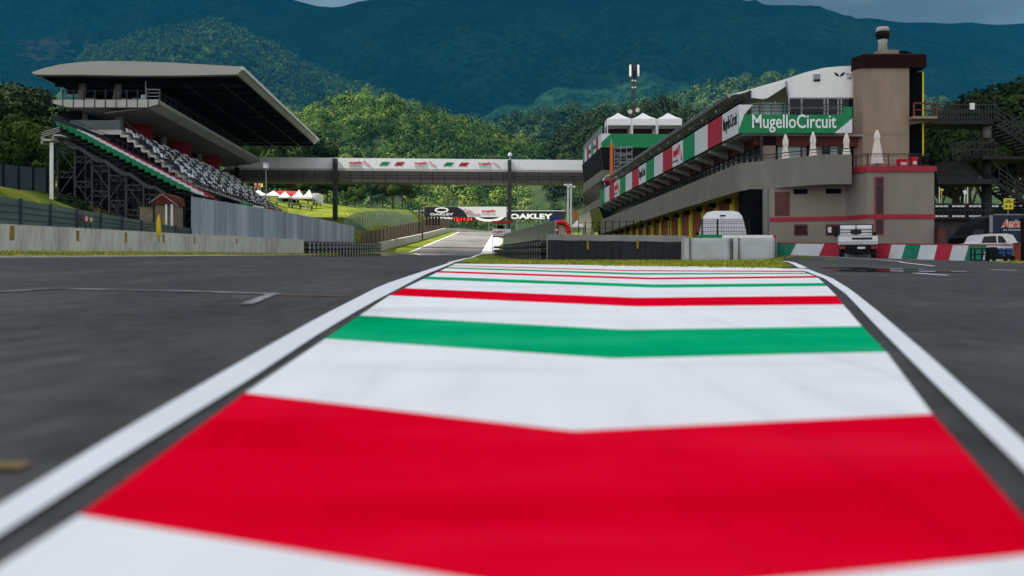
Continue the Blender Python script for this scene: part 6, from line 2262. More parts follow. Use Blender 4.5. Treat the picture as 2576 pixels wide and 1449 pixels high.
def truss(x0, x1, y, za, zb, n, w=.06):
    for k in range(n):
        xa_, xb_ = lerp(x0, x1, k / n), lerp(x0, x1, (k + 1) / n)
        mb.bar((xa_, y, za if k % 2 else zb), (xb_, y, zb if k % 2 else za), w)
    mb.bar((x0, y, za), (x1, y, za), w * 1.4); mb.bar((x0, y, zb), (x1, y, zb), w * 1.4)
for y in (d + .1, d + .9):
    truss(X(1060), X(1278), y, zt_2 - .9, zt_2 - .05, 34)
mb.build("truss", M_STEEL, ga)
for px in (1058, 1276):
    mb = MB()
    for (ox, oy) in ((-.35, 0), (.35, 0), (-.35, .8), (.35, .8)):
        mb.bar((X(px) + ox, d + .1 + oy, Gz(-10, d) - .2), (X(px) + ox, d + .1 + oy, zt_2), .11)
    z = Gz(-10, d)
    k = 0
    while z < zt_2 - .8:
        for oy in (0, .8):
            mb.bar((X(px) - .35, d + .1 + oy, z), (X(px) + .35, d + .1 + oy, z + .8), .06)
        mb.bar((X(px) - .35, d + .1, z + .8), (X(px) + .35, d + .1, z + .8), .06)
        z += .8
    mb.build("truss_leg", M_STEEL if px > 1200 else M_DSTEEL, ga)
for k in range(5):
    x = X(1073.5 + k * 7.9)
    mb = MB(); mb.box(x - .2, x + .2, d - .3, d - .12, ZA(567.5, d), ZA(546.2, d))
    lt = mb.build("signal_light", M_BLACK, ga)
    l = MB()
    for q in range(5):
        z = ZA(549 + q * 4.1, d)
        l.fr = lambda a, b, c, x=x, z=z: Vector((x + a, d - .30 - c, z + b))
        l.lathe((0, 0, 0), [(.13, 0), (.13, .03), (.11, .04)], 12)
    l.build("lens", mat("unlit_lens", (.03, .008, .008), .2, .2, 2), lt)
mb = MB(); mb.box(X(1139), X(1191), d - .3, d - .12, ZA(557, d), ZA(546.3, d)); ck = mb.build("clock_board", M_BLACK, ga)
M_LED = mat("red_led", (.3, .02, .01), .5, 0, emit=(1, .05, .015, 1.1))
lettering("12:11:24", Vector((X(1143), d - .302, ZA(555.3, d))), (1, 0, 0), (0, 0, 1), X(1188) - X(1143), .55, M_LED, ck, "led_digits", depth=.015)

# ================================================================== BACK BILLBOARD
d = 325.0
X = lambda px: XA(px, d)
bb = thing("billboard", "long black billboard with huge white lettering beyond the crest of the track", "billboard", (X(1220), d, Gz(-8, d)))
zb_, zt_4 = ZA(552.5, d), ZA(531, d)
mb = MB(); mb.box(X(1033), X(1421), d, d + .3, zb_, zt_4); bo = mb.build("board", M_TEXTD, bb)
mb = MB(); mb.box(X(1033), X(1421), d - .05, d + .35, zt_4 + .004, zt_4 + .18); mb.build("top_rail", M_WHITE, bb)
lettering("OAKLEY", Vector((X(1283), d - .01, ZA(551, d))), (1, 0, 0), (0, 0, 1), X(1390) - X(1283), 1.75, M_TEXTW, bo, bold=.05)
lettering("OAKLEY", Vector((X(1064), d - .01, ZA(551, d))), (1, 0, 0), (0, 0, 1), X(1172) - X(1064), 1.75, M_TEXTW, bo, bold=.05)
mb = MB(); ring(mb, X(1231), ZA(544, d), 4.9, 1.75, 1.35, d - .01, h=.75); mb.build("oval_emblem", M_TEXTW, bo)
for k, px in enumerate((1036, 1085, 1130, 1230, 1300, 1360, 1418)):
    mb = MB(); mb.box(X(px) - .12, X(px) + .12, d + .02, d + .28, Gz(X(px), d) - .3, zb_ - .002); mb.build("post", M_STEEL, bb)
mb = MB()
for k in range(6):
    truss_x = X(1290 + k * 20)
    mb.bar((truss_x, d + .35, Gz(0, d)), (truss_x + 1.5, d + .35, zb_ - .1), .12)
mb.build("brace", M_STEEL, bb)

# ================================================================== TENTS ON THE LAWN
M_TW_ = M_FABW
tent("pagoda_tent", "cream twin peaked pagoda tent at the lawn edge, beside the white trailer", 734, 786, 172, 514, 495, 475, M_FABP, twin=True)
tent("market_tent", "white tent left of the red roofed stall", 700, 728 - 0, 176, 511, 494, 480, M_FABW, "white tents beside the grandstand")
tent("market_tent", "white tent behind the camera mast, nearest the chequered seats", 622, 668, 182, 510, 489, 476, M_FABW, "white tents beside the grandstand")
tent("market_tent", "white tent half hidden between the mast and the red roofed stall", 666, 702, 180, 510, 490, 478, M_FABW, "white tents beside the grandstand")
d = 186
t = thing("market_stall", "market stall with a sloping bright red roof between the white tents", "stall", (XA(722, d), d, ZA(512, d)))
mb = MB(); mb.hexa([(XA(690, d), d, ZA(484, d) - .1), (XA(748, d), d, ZA(491, d) - .1), (XA(748, d), d + 4, ZA(477, d) - .1), (XA(690, d), d + 4, ZA(475, d) - .1), (XA(690, d), d, ZA(484, d)), (XA(748, d), d, ZA(491, d)), (XA(748, d), d + 4, ZA(477, d)), (XA(690, d), d + 4, ZA(475, d))]); mb.build("roof", M_RED, t)
mb = MB(); mb.box(XA(694, d), XA(742, d), d + 1, d + 3.5, ZA(513, d), ZA(497, d)); mb.build("counter", M_DARK, t)
for px in (692, 746):
    p = MB(); p.bar((XA(px, d), d + .1, ZA(513, d)), (XA(px, d), d + .1, ZA(491, d)), .1); p.build("post", M_STEEL, t)
d = 175
t = thing("box_trailer", "white ribbed box trailer parked right of the cream pagoda tent", "trailer", (XA(795, d), d + 1.2, ZA(514, d)))
mb = MB(); mb.box(XA(787, d), XA(803, d), d, d + 4, ZA(510, d), ZA(486.5, d)); mb.build("box", M_WHITE, t)
mb = MB()
for k in range(5):
    mb.box(XA(788.5 + k * 3.2, d), XA(789.3 + k * 3.2, d), d - .03, d - .002, ZA(509, d), ZA(488, d))
mb.build("rib", M_STEEL, t)
for y in (.8, 3):
    a_, b_ = MB(), MB(); wheel(a_, b_, (XA(787.6, d), d + y, ZA(511.5, d)), .33, .2); w_ = a_.build("wheel", M_RUBBER, t); b_.build("rim", M_STEEL, w_)
for px, m_, lab in ((646, M_FLAGR, "left red banner flag above the white tents"), (656, M_FLAGR, "right red banner flag above the white tents"), (655 + 12, M_YEL, "tall yellow banner flag above the white tents")):
    d = 184
    y0_, y1_ = (452, 470) if m_ is M_YEL else (455, 472)
    px = {646: 641, 656: 650, 667: 656}[px]
    w_ = 5
    mb = MB()
    mb.box(XA(px, d), XA(px + w_, d), d, d + .04, ZA(y1_, d), ZA(y0_, d), 0)
    mb.bar((XA(px - .6, d), d + .02, ZA(512, d)), (XA(px - .6, d), d + .02, ZA(y0_ - 1, d)), .09, m=1)
    if m_ is not M_YEL:
        mb.box(XA(px + 1, d), XA(px + 3.6, d), d - .02, d - .001, ZA(y1_ - 8, d), ZA(y1_ - 11, d), 2)
    solo(mb, "banner_flag", [m_, M_STEEL, M_TEXTW], lab, "flag", "banner flags above the tents")
# furniture and low clutter in front of the tents
for k, (px, py, w_, h_, m_, lab) in enumerate([(745, 512, 1.6, .75, M_DKRED, "dark red bench under the cream pagoda tent"), (757, 514, 2.0, .7, M_WHITE, "white table in front of the cream pagoda tent"), (770, 513, 2.2, .7, M_DKRED, "long red table at the right under the pagoda tent"), (712, 513, 2.4, .8, M_GREEN, "green counter below the white tents"), (735, 510, 1.4, .8, M_CONCD, "grey table between stall and pagoda tent")]):
    d = 168.5 + k * .1
    x = XA(px, d); z = Gz(x, d)
    mb = MB()
    mb.box(x - w_ / 2, x + w_ / 2, d - .4, d + .4, z + h_ - .08, z + h_)
    for sx in (-1, 1):
        mb.box(x + sx * (w_ / 2 - .12) - .05, x + sx * (w_ / 2 - .12) + .05, d - .35, d + .35, z - .05, z + h_ - .082)
    solo(mb, "picnic_table", [m_], lab, "table", "tables by the tents")
# green and white boards at the far foot of the stand
d = 112.0
t = thing("advertising_board", "green and white trackside boards at the foot of the chequered seats", "board", (XA(640, d), d, ZA(525, d)))
for a, b, ya, yb, m_ in ((604, 636, 510, 520, M_GREEN), (637, 664, 517, 524, M_WHITE), (665, 690, 522, 529, M_BAND)):
    da, db = KF * 30.4 / (1288 - a), KF * 30.4 / (1288 - b)
    mb = MB()
    mb.hexa([(XA(a, da), da, ZA(yb, da)), (XA(b, db), db, ZA(yb + 4, db)), (XA(b, db) - .1, db, ZA(yb + 4, db)), (XA(a, da) - .1, da, ZA(yb, da)), (XA(a, da), da, ZA(ya, da)), (XA(b, db), db, ZA(ya + 3, db)), (XA(b, db) - .1, db, ZA(ya + 3, db)), (XA(a, da) - .1, da, ZA(ya, da))])
    mb.build("board", m_, t)
mb = MB()
for k in range(14):
    a = 606 + k * 6.2
    dd = KF * 30.6 / (1288 - a)
    mb.bar((XA(a, dd), dd, Gz(-30.6, dd) - .2), (XA(a, dd), dd, ZA(521 + k * .9, dd)), .06)
mb.build("frame", M_DSTEEL, t)
# ================================================================== TREES
def leaf_cloud(rng, n, size, clumps, rnd=.38, tint=None):
    """leaf faces spread through ellipsoidal clumps (centre, radii); returns corners and a tint per corner"""
    w = np.array([c[1][0] * c[1][1] * c[1][2] for c in clumps]); w = w ** .67; w /= w.sum()
    pick = rng.choice(len(clumps), n, p=w)
    C = np.array([c[0] for c in clumps])[pick]; Rr = np.array([c[1] for c in clumps])[pick]
    d = rng.normal(size=(n, 3)); d /= np.linalg.norm(d, axis=1)[:, None]
    r = rng.uniform(.62, 1.06, n) ** .8
    p = C + d * Rr * r[:, None]
    nrm = d + rng.normal(size=(n, 3)) * rnd + np.array([0, 0, .25])
    nrm /= np.linalg.norm(nrm, axis=1)[:, None]
    a = np.cross(nrm, rng.normal(size=(n, 3))); a /= np.linalg.norm(a, axis=1)[:, None] + 1e-9
    b = np.cross(nrm, a)
    s = size * rng.uniform(.6, 1.35, n)[:, None]
    q = np.stack([p - a * s - b * s * .55, p + a * s * .2 - b * s * .7, p + a * s + b * s * .4, p - a * s * .3 + b * s * .75], 1)
    tc = rng.uniform(.25, .75, len(clumps))[pick] if tint is None else np.full(n, tint) + rng.normal(size=n) * .03
    return q.reshape(-1, 3), np.repeat(tc + rng.normal(size=n) * .07, 4)


def quads_mesh(name, VT, material):
    V, T = VT
    n = len(V) // 4
    me = bpy.data.meshes.new(name)
    me.vertices.add(len(V)); me.loops.add(len(V)); me.polygons.add(n)
    me.vertices.foreach_set("co", V.astype(np.float32).ravel())
    me.loops.foreach_set("vertex_index", np.arange(len(V), dtype=np.int32))
    me.polygons.foreach_set("loop_start", np.arange(0, len(V), 4, dtype=np.int32))
    me.polygons.foreach_set("loop_total", np.full(n, 4, dtype=np.int32))
    me.materials.append(material)
    at = me.attributes.new("tint", "FLOAT", "POINT")
    at.data.foreach_set("value", np.clip(T, 0, 1).astype(np.float32))
    me.update(calc_edges=True)
    o = bpy.data.objects.new(name, me)
    COL.objects.link(o)
    MW[o.name] = Matrix.Identity(4)
    return o


def foliage_mat(name, stops, big=None, bigstops=None):
    """leaf colour picked by each crown's own species tint, with slow drift over the hillside"""
    m = bpy.data.materials.new(name)
    m.use_nodes = True
    nt = m.node_tree
    b = nt.nodes["Principled BSDF"]
    b.inputs["Roughness"].default_value = .9
    b.inputs["Specular IOR Level"].default_value = .06
    at = nt.nodes.new("ShaderNodeAttribute")
    at.attribute_name = "tint"
    r = nt.nodes.new("ShaderNodeValToRGB")
    while len(r.color_ramp.elements) < len(stops):
        r.color_ramp.elements.new(.5)
    for e, (p, c) in zip(r.color_ramp.elements, stops):
        e.position = p
        e.color = (c[0], c[1], c[2], 1)
    nt.links.new(at.outputs["Fac"], r.inputs["Fac"])
    out = r.outputs["Color"]
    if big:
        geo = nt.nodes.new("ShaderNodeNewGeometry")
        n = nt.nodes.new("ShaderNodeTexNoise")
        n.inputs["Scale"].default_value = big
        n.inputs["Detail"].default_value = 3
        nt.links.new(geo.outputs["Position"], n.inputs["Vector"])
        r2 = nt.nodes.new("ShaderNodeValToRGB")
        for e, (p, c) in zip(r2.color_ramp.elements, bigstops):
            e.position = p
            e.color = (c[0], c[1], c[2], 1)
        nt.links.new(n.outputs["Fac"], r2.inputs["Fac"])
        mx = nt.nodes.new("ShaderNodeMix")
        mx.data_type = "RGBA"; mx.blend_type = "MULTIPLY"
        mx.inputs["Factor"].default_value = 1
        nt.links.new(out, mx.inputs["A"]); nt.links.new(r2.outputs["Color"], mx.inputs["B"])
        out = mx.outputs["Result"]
    nt.links.new(out, b.inputs["Base Color"])
    return m


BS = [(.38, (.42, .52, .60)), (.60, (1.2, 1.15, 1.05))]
M_FOL_A = foliage_mat("foliage_mid", [(.1, (.014, .032, .007)), (.5, (.034, .060, .011)), (.9, (.070, .096, .016))])
M_FOL_B = foliage_mat("foliage_dark", [(.1, (.008, .018, .008)), (.5, (.016, .030, .010)), (.9, (.032, .048, .013))])
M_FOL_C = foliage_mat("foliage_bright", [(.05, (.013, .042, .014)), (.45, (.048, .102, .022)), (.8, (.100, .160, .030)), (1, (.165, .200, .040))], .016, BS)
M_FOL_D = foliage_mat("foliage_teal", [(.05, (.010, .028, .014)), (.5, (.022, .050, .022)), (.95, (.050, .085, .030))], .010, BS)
M_FOL_F = foliage_mat("foliage_far_spur", [(.05, (.008, .024, .009)), (.5, (.018, .044, .014)), (.95, (.042, .070, .020))], .004, BS)
M_FOL_E = foliage_mat("foliage_spur", [(.05, (.016, .040, .014)), (.5, (.036, .078, .024)), (.95, (.085, .125, .034))], .006, BS)


def tree_proto(seed, h, rad, leaves, size, fmat, trunk_frac=.38):
    rng = np.random.default_rng(seed)
    random.seed(seed)
    t = thing("broadleaf_tree", "x", "tree", (0, 0, 0), 0, "x")
    mb = MB()
    prev = Vector((0, 0, -.3)); r = h * .024
    p = [prev]
    for k in range(5):
        p.append(Vector((random.uniform(-.12, .12) * k * .4, random.uniform(-.12, .12) * k * .4, h * .62 * (k + 1) / 5)))
    for k in range(5):
        mb.tube(p[k], p[k + 1], r * (1 - k * .16), r * (1 - (k + 1) * .16), 9)
    clumps = []
    nb = 8
    for k in range(nb):
        a = k * 2.4 + random.random()
        base = p[2 + k % 3]
        tip = Vector((math.cos(a) * rad * random.uniform(.45, .72), math.sin(a) * rad * random.uniform(.45, .72), h * random.uniform(trunk_frac + .14, .82)))
        mid = base.lerp(tip, .5) + Vector((0, 0, .25))
        mb.tube(base, mid, r * .42, r * .26, 6); mb.tube(mid, tip, r * .26, r * .10, 6)
        cr = rad * random.uniform(.34, .5)
        clumps.append((tuple(tip), (cr, cr, cr * .8)))
    for k in range(3):
        clumps.append(((random.uniform(-.25, .25) * rad, random.uniform(-.25, .25) * rad, h * (.72 + .09 * k)), (rad * .45, rad * .45, h * .13)))
    mb.build("trunk", M_TRUNK, t)
    V = leaf_cloud(rng, leaves, size, clumps, .45)
    c = quads_mesh("crown", V, fmat)
    c.parent = t
    return t


protos = [tree_proto(1, 8.0, 3.3, 5200, .165, M_FOL_A), tree_proto(2, 9.5, 3.5, 5600, .17, M_FOL_B), tree_proto(3, 7.0, 3.4, 4800, .165, M_FOL_A, .22), tree_proto(4, 9.0, 3.0, 4800, .17, M_FOL_B)]
used = set()
def tree(px, d, ytop, proto, label, group, wide=1.0, zoff=None, zb=None):
    if zoff is None:
        zoff = 0.0 if group == g1 else (-4.0 if 'walkway' in group else -2.2)
    src = protos[proto]
    hs = [8.0, 9.5, 7.0, 9.0][proto]
    if proto in used:
        o = copy_tree(src)
    else:
        o = src; used.add(proto)
    x = XA(px, d)
    z = (Gz(x, d) if zb is None else zb) + zoff
    s = (ZA(ytop, d) - z) / hs / .95
    o.location = (x, d, z - .05)
    o.scale = (s * wide, s * wide, s)
    o.rotation_euler = (0, 0, (px * 1.7) % 6.28)
    tag(o, label, "tree", group)
    return o


g1 = "trees on the lawn under the footbridge"
tree(1012, 250, 452, 0, "tree with visible trunk at the right end of the lawn row", g1, 1.2)
tree(988, 258, 446, 1, "dark tree second from the right end of the lawn row", g1, 1.25)
tree(962, 262, 448, 3, "dark tree third from the right end of the lawn row", g1, 1.25)
tree(936, 275, 447, 1, "slim dark tree behind the gap in the lawn row", g1, 1.1)
tree(893, 232, 474, 2, "small round tree in front of the lawn row, right of the bridge pier", g1, 1.2)
tree(872, 246, 448, 0, "leafy tree just right of the left bridge pier", g1, 1.25)
tree(824, 240, 448, 1, "dark tree just left of the left bridge pier", g1, 1.3)
tree(806, 192, 452, 3, "dark tree behind the white trailer", g1, 1.2)
tree(775, 196, 452, 1, "dark tree behind the cream pagoda tent", g1, 1.2)
tree(745, 200, 450, 3, "dark tree behind the red roofed stall", g1, 1.2)
tree(712, 202, 448, 1, "dark tree behind the white tent beside the stall", g1, 1.2)
tree(676, 206, 450, 3, "dark tree behind the camera mast", g1, 1.2)
tree(640, 206, 446, 1, "dark tree behind the red banner flags", g1, 1.2)
g2 = "trees behind the footbridge roof"
tree(660, 235, 346, 0, "lit tree rising over the bridge beside the roof tip", g2, .9)
tree(640, 250, 352, 2, "lit round tree over the left end of the bridge", g2, 1.0)
tree(700, 240, 345, 0, "mid green tree over the bridge left of the dark tree", g2, .9)
tree(745, 238, 340, 1, "dark tree over the bridge left of the pier", g2, .95)
tree(792, 245, 345, 3, "dark tree over the bridge above the left pier", g2, .95)
tree(725, 250, 352, 3, "dark tree behind the bridge roof line", g2, 1.0)
g3 = "dark trees left of the grandstand"
for k, (px, d, yt, pr_, w_, lab) in enumerate([
    (20, 118, 238, 1, 1.0, "tall dark tree at the left edge of the photo"), (62, 112, 245, 3, 1.0, "dark tree second from the left edge"), (100, 122, 238, 1, 1.0, "tall dark tree left of the grandstand deck"),
    (135, 128, 262, 3, .95, "dark tree just behind the left end of the deck"), (165, 132, 285, 0, .9, "green tree behind the scaffold stand's top"), (200, 136, 300, 1, .9, "dark tree seen under the grandstand deck"),
    (-30, 108, 235, 3, 1.0, "dark tree cut by the photo's left edge"), (40, 100, 300, 0, .9, "lower tree in front of the tall dark trees"), (88, 98, 322, 2, .9, "low olive tree beside the landing platform"),
    (118, 104, 330, 0, .85, "small olive tree behind the white leg"), (0, 103, 320, 3, 1.0, "low dark tree at the left edge above the bank fence"), (235, 140, 330, 1, .9, "dark tree behind the green seats"),
    (60, 140, 232, 1, 1.1, "farthest dark tree left of the grandstand"), (150, 150, 262, 3, 1.1, "farthest dark tree behind the deck")]):
    tree(px, d, yt, pr_, lab, g3, w_)
g4 = "dark trees beyond the raised walkway"
for k, (px, d, yt, pr_, w_, lab) in enumerate([
    (2360, 150, 330, 1, .9, "dark tree behind the yellow edge of the tower"), (2400, 150, 300, 3, .9, "dark tree between tower and walkway pillar"), (2440, 140, 262, 1, .8, "dark tree behind the white notice"),
    (2480, 150, 270, 3, .9, "dark tree behind the upper walkway's end"), (2530, 160, 232, 1, 1.1, "tall dark tree above the right stairs"), (2585, 160, 228, 3, 1.1, "tall dark tree cut by the right edge"), (2560, 140, 262, 0, 1.0, "mid green tree behind the right stairs"), (2420, 165, 345, 0, 1.0, "low tree behind the walkway gap"), (2640, 150, 240, 1, 1.1, "dark tree outside the right edge")]):
    tree(px, d, yt, pr_, lab, g4, w_)
# bush beside the scaffold
rng = np.random.default_rng(9)
bx, by = XA(165, 76), 76.0
z = Gz(bx, by)
V = leaf_cloud(rng, 3600, .16, [((bx - .6, by, z + .9), (1.1, 1.0, 1.1)), ((bx + .6, by + .3, z + 1.0), (1.2, 1.0, 1.3)), ((bx - .2, by + 1, z + 1.6), (1.0, 1.0, .9)), ((bx + 1.5, by + .2, z + .5), (.9, .9, .8))])
o = quads_mesh("bush", V, M_FOL_B); tag(o, "dark bush between the bank fence and the scaffold stand", "bush")
# white house among the trees
d = 150
t = thing("small_house", "small pale house front glimpsed among the dark trees at far left", "house", (XA(22, d), d, ZA(300, d)))
mb = MB(); mb.box(XA(10, d), XA(34, d), d, d + 3, Gz(XA(20, d), d) - .3, ZA(271, d)); mb.build("wall", M_DARK, t)
mb = MB(); mb.prism([(XA(9, d), d - .1, ZA(277, d)), (XA(35, d), d - .1, ZA(277, d)), (XA(32, d), d + 1.5, ZA(269, d)), (XA(12, d), d + 1.5, ZA(269, d))], [(XA(9, d), d + 3.1, ZA(277, d)), (XA(35, d), d + 3.1, ZA(277, d)), (XA(32, d), d + 1.6, ZA(269, d)), (XA(12, d), d + 1.6, ZA(269, d))]); mb.build("roof", M_FABP, t)

# ================================================================== HILLS, FOREST, MOUNTAINS
def ridge_hill(name, prof, dr, d0, material, rough=.06, pxs=(-700, 3300, 16), nt=34, seed=0, power=1.15, base=14.0, spur=.0, back=1.25, kscale=1.0):
    """terrain rising from distance d0 to a ridge at distance dr whose skyline was surveyed"""
    pp = list(frange(pxs[0], pxs[1], pxs[2]))
    mb = MB()
    H = lambda px: (ZA(pl(prof, px), dr) - base)
    def zf(px, t):
        d = lerp(d0, dr, t)
        h = H(px)
        s = min(1, max(0, t)) ** power
        x = XA(px, d)
        nv = Vector((x / (dr * .16) + seed, d / (dr * .16), seed * 1.7))
        n = mnoise.fractal(nv, .9, 2.1, 5)
        rdg = 1 - abs(mnoise.noise(Vector((px / (120 * kscale) + seed, t * 1.2, seed * 3)))) * 2
        k = 4 * t * (1 - t)
        return base + h * s + h * rough * n * k + h * spur * (rdg - .3) * k
    T = [i / nt for i in range(nt + 1)]
    rows = []
    for t in T:
        d = lerp(d0, dr, t)
        row = []
        for px in pp:
            row.append(mb.pt((XA(px, d), d, zf(px, t))))
        rows.append(row)
    row = []
    for px in pp:
        d = dr * back
        row.append(mb.pt((XA(px, dr) , d, base - 20)))
    rows.append(row)
    for a, b in zip(rows, rows[1:]):
        for k in range(len(pp) - 1):
            mb.f.append([a[k], a[k + 1], b[k + 1], b[k]]); mb.m.append(0)
    o = mb.build(name, material, None, True)
    o["kind"] = "structure"
    return zf


def forest(zf, d0, dr, pxr, tr, n, cr, leaves, size, fmat, seed, density=None):
    rng = np.random.default_rng(seed)
    out = []
    for _ in range(n):
        t = math.sqrt(rng.uniform(tr[0] ** 2, tr[1] ** 2)); d = lerp(d0, dr, t)
        px = rng.uniform(*pxr)
        z = zf(px, t)
        r = cr * rng.uniform(.7, 1.3)
        x = XA(px, d)
        n_l = int(leaves * (r / cr) ** 2)
        k = rng.uniform(.8, 1.5)
        cl = [((x, d, z + r * .75 * k), (r, r, r * .9 * k))]
        for q in range(3):
            a = rng.uniform(0, 6.28)
            cl.append(((x + math.cos(a) * r * .6, d + math.sin(a) * r * .6, z + r * k * rng.uniform(.5, 1.2)), (r * .5, r * .5, r * .45)))
        out.append(leaf_cloud(rng, n_l, size, cl, .22, rng.uniform(0, 1)))
    o = quads_mesh("forest", (np.concatenate([q[0] for q in out]), np.concatenate([q[1] for q in out])), fmat)
    o["kind"] = "stuff"
    return o


M_HILLD = ramp_mat("wooded_ground", [(.3, (.010, .020, .008)), (.5, (.020, .038, .011)), (.7, (.035, .055, .014))], .05, 8, .95)
prA = [(-700, 345), (300, 335), (500, 335), (640, 322), (700, 304), (770, 294), (800, 278), (850, 262), (920, 252), (975, 256), (1050, 286), (1120, 306), (1200, 330), (1260, 355), (1320, 378), (1400, 398), (1500, 424), (1700, 440), (3300, 440)]
zA = ridge_hill("wooded_hill", prA, 520, 345, M_HILLD, seed=2, rough=.04, base=11)
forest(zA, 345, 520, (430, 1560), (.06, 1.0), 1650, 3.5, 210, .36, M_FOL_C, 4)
prG = [(-700, 440), (1340, 440), (1400, 372), (1425, 356), (1480, 322), (1510, 306), (1560, 316), (1625, 292), (1660, 270), (1700, 290), (1760, 306), (1850, 345), (2000, 430), (3300, 440)]
zG = ridge_hill("dark_wooded_knoll", prG, 440, 330, M_HILLD, seed=15, rough=.03, base=10, pxs=(1300, 2040, 8), nt=16)
forest(zG, 330, 440, (1385, 1930), (.3, 1.0), 420, 3.6, 230, .38, M_FOL_B, 16)
prB = [(-700, 330), (1000, 340), (1100, 352), (1210, 330), (1300, 297), (1400, 286), (1480, 281), (1600, 276), (1700, 286), (1860, 306), (2300, 310), (2450, 262), (2525, 246), (2600, 240), (3300, 250)]
zB = ridge_hill("dark_wooded_hill", prB, 860, 560, M_HILLD, seed=5, rough=.04, base=16)
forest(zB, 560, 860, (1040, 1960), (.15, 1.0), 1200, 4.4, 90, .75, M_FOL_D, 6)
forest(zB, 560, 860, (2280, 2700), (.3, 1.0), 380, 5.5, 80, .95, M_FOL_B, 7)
prC = [(-700, 330), (1400, 330), (1500, 300), (1640, 262), (1750, 229), (1850, 207), (1950, 196), (2010, 192), (2100, 209), (2250, 244), (2500, 279), (2800, 304), (3300, 320)]
zC = ridge_hill("lit_wooded_spur", prC, 1350, 900, M_HILLD, seed=8, rough=.04, base=16)
forest(zC, 900, 1350, (1440, 2420), (.25, 1.0), 1900, 6.0, 60, 1.15, M_FOL_E, 8)
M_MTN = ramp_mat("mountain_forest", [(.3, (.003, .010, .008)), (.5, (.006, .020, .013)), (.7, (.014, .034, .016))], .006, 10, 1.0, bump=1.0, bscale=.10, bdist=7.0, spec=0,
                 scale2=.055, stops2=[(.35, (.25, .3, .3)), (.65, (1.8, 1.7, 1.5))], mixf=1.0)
prD = [(-700, 420), (-100, 400), (60, 330), (150, 230), (220, 125), (400, 82), (540, 57), (620, 87), (700, 122), (800, 182), (900, 222), (1010, 260), (1150, 302), (1250, 332), (3300, 340)]
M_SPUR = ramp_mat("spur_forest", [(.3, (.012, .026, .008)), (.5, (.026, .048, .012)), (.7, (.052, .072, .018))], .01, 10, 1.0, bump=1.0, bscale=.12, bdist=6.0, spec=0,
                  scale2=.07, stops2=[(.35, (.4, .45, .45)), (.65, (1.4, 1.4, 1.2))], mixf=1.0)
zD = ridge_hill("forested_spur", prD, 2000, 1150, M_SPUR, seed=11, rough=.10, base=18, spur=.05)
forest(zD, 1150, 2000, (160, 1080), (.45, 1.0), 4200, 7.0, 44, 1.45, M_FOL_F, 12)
prE = [(-1400, 120), (-700, 60), (-300, 10), (0, -8), (150, -14), (300, -27), (500, -32), (700, -12), (745, 2), (800, 16), (850, 19), (905, 3), (1000, -8), (1075, -1), (1140, -6), (1200, -1), (1260, -14), (1500, -40), (1750, -30), (1873, 2), (1933, 13), (2013, 13), (2068, 23), (2113, 47), (2200, 62), (2300, 92), (2379, 113), (2452, 112), (2525, 124), (2576, 147), (2800, 190), (3300, 260), (4000, 300)]
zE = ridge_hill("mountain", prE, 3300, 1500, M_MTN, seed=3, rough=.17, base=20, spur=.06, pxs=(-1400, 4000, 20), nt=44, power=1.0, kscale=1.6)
prF = [(-1400, 120), (1700, 140), (2000, 70), (2138, 48), (2188, 45), (2268, 57), (2338, 56), (2388, 60), (2438, 56), (2503, 63), (2576, 59), (2800, 40), (3300, 90), (4000, 200)]
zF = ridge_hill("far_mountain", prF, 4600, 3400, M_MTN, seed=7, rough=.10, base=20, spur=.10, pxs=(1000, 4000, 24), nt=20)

# pale rock scar on the mountain's left shoulder
mb = MB()
ids = {}
def scar_pt(i, j):
    px = 36 + i * 3.2
    yt = 92 + j * 2.2
    lo, hi = .02, .999
    for _ in range(30):
        t = (lo + hi) / 2
        d = lerp(1500, 3300, t)
        y = 695 - (zE(px, t) - CAMZ) * KF / d
        lo, hi = (t, hi) if y > yt else (lo, t)
    d = lerp(1500, 3300, t)
    return (XA(px, d), d - 12, zE(px, t) + 4)
for i in range(50):
    for j in range(34):
        u = (i - 25) / 25; v = (j - 17) / 17
        if u * u + v * v + 1.1 * mnoise.fractal(Vector((i * .13, j * .16, 2.2)), .7, 2, 5) > .62:
            continue
        q = []
        for a, b in ((i, j + 1), (i + 1, j + 1), (i + 1, j), (i, j)):
            if (a, b) not in ids:
                ids[(a, b)] = mb.pt(scar_pt(a, b))
            q.append(ids[(a, b)])
        mb.f.append(q); mb.m.append(0)
o = mb.build("rock_face", ramp_mat("rock_scar", [(.38, (.006, .018, .012)), (.5, (.040, .036, .032)), (.7, (.085, .068, .060))], .03, 10, 1, bump=.6, bscale=.1, bdist=5, spec=0), None, True)
o["kind"] = "structure"

# ================================================================== AIR, CLOUDS, LIGHT
mb = MB()
mb.box(-7500, 7500, -700, 6200, -3, 1350)
hz = mb.build("haze", [])
hz["kind"] = "stuff"
hm = bpy.data.materials.new("haze_air")
hm.use_nodes = True
nt = hm.node_tree
for n in list(nt.nodes):
    if n.type == "BSDF_PRINCIPLED":
        nt.nodes.remove(n)
pv_ = nt.nodes.new("ShaderNodeVolumePrincipled")
pv_.inputs["Color"].default_value = HAZE_C
pv_.inputs["Density"].default_value = HAZE_D
pv_.inputs["Anisotropy"].default_value = 0.0
nt.links.new(pv_.outputs["Volume"], nt.nodes["Material Output"].inputs["Volume"])
hz.data.materials.append(hm)

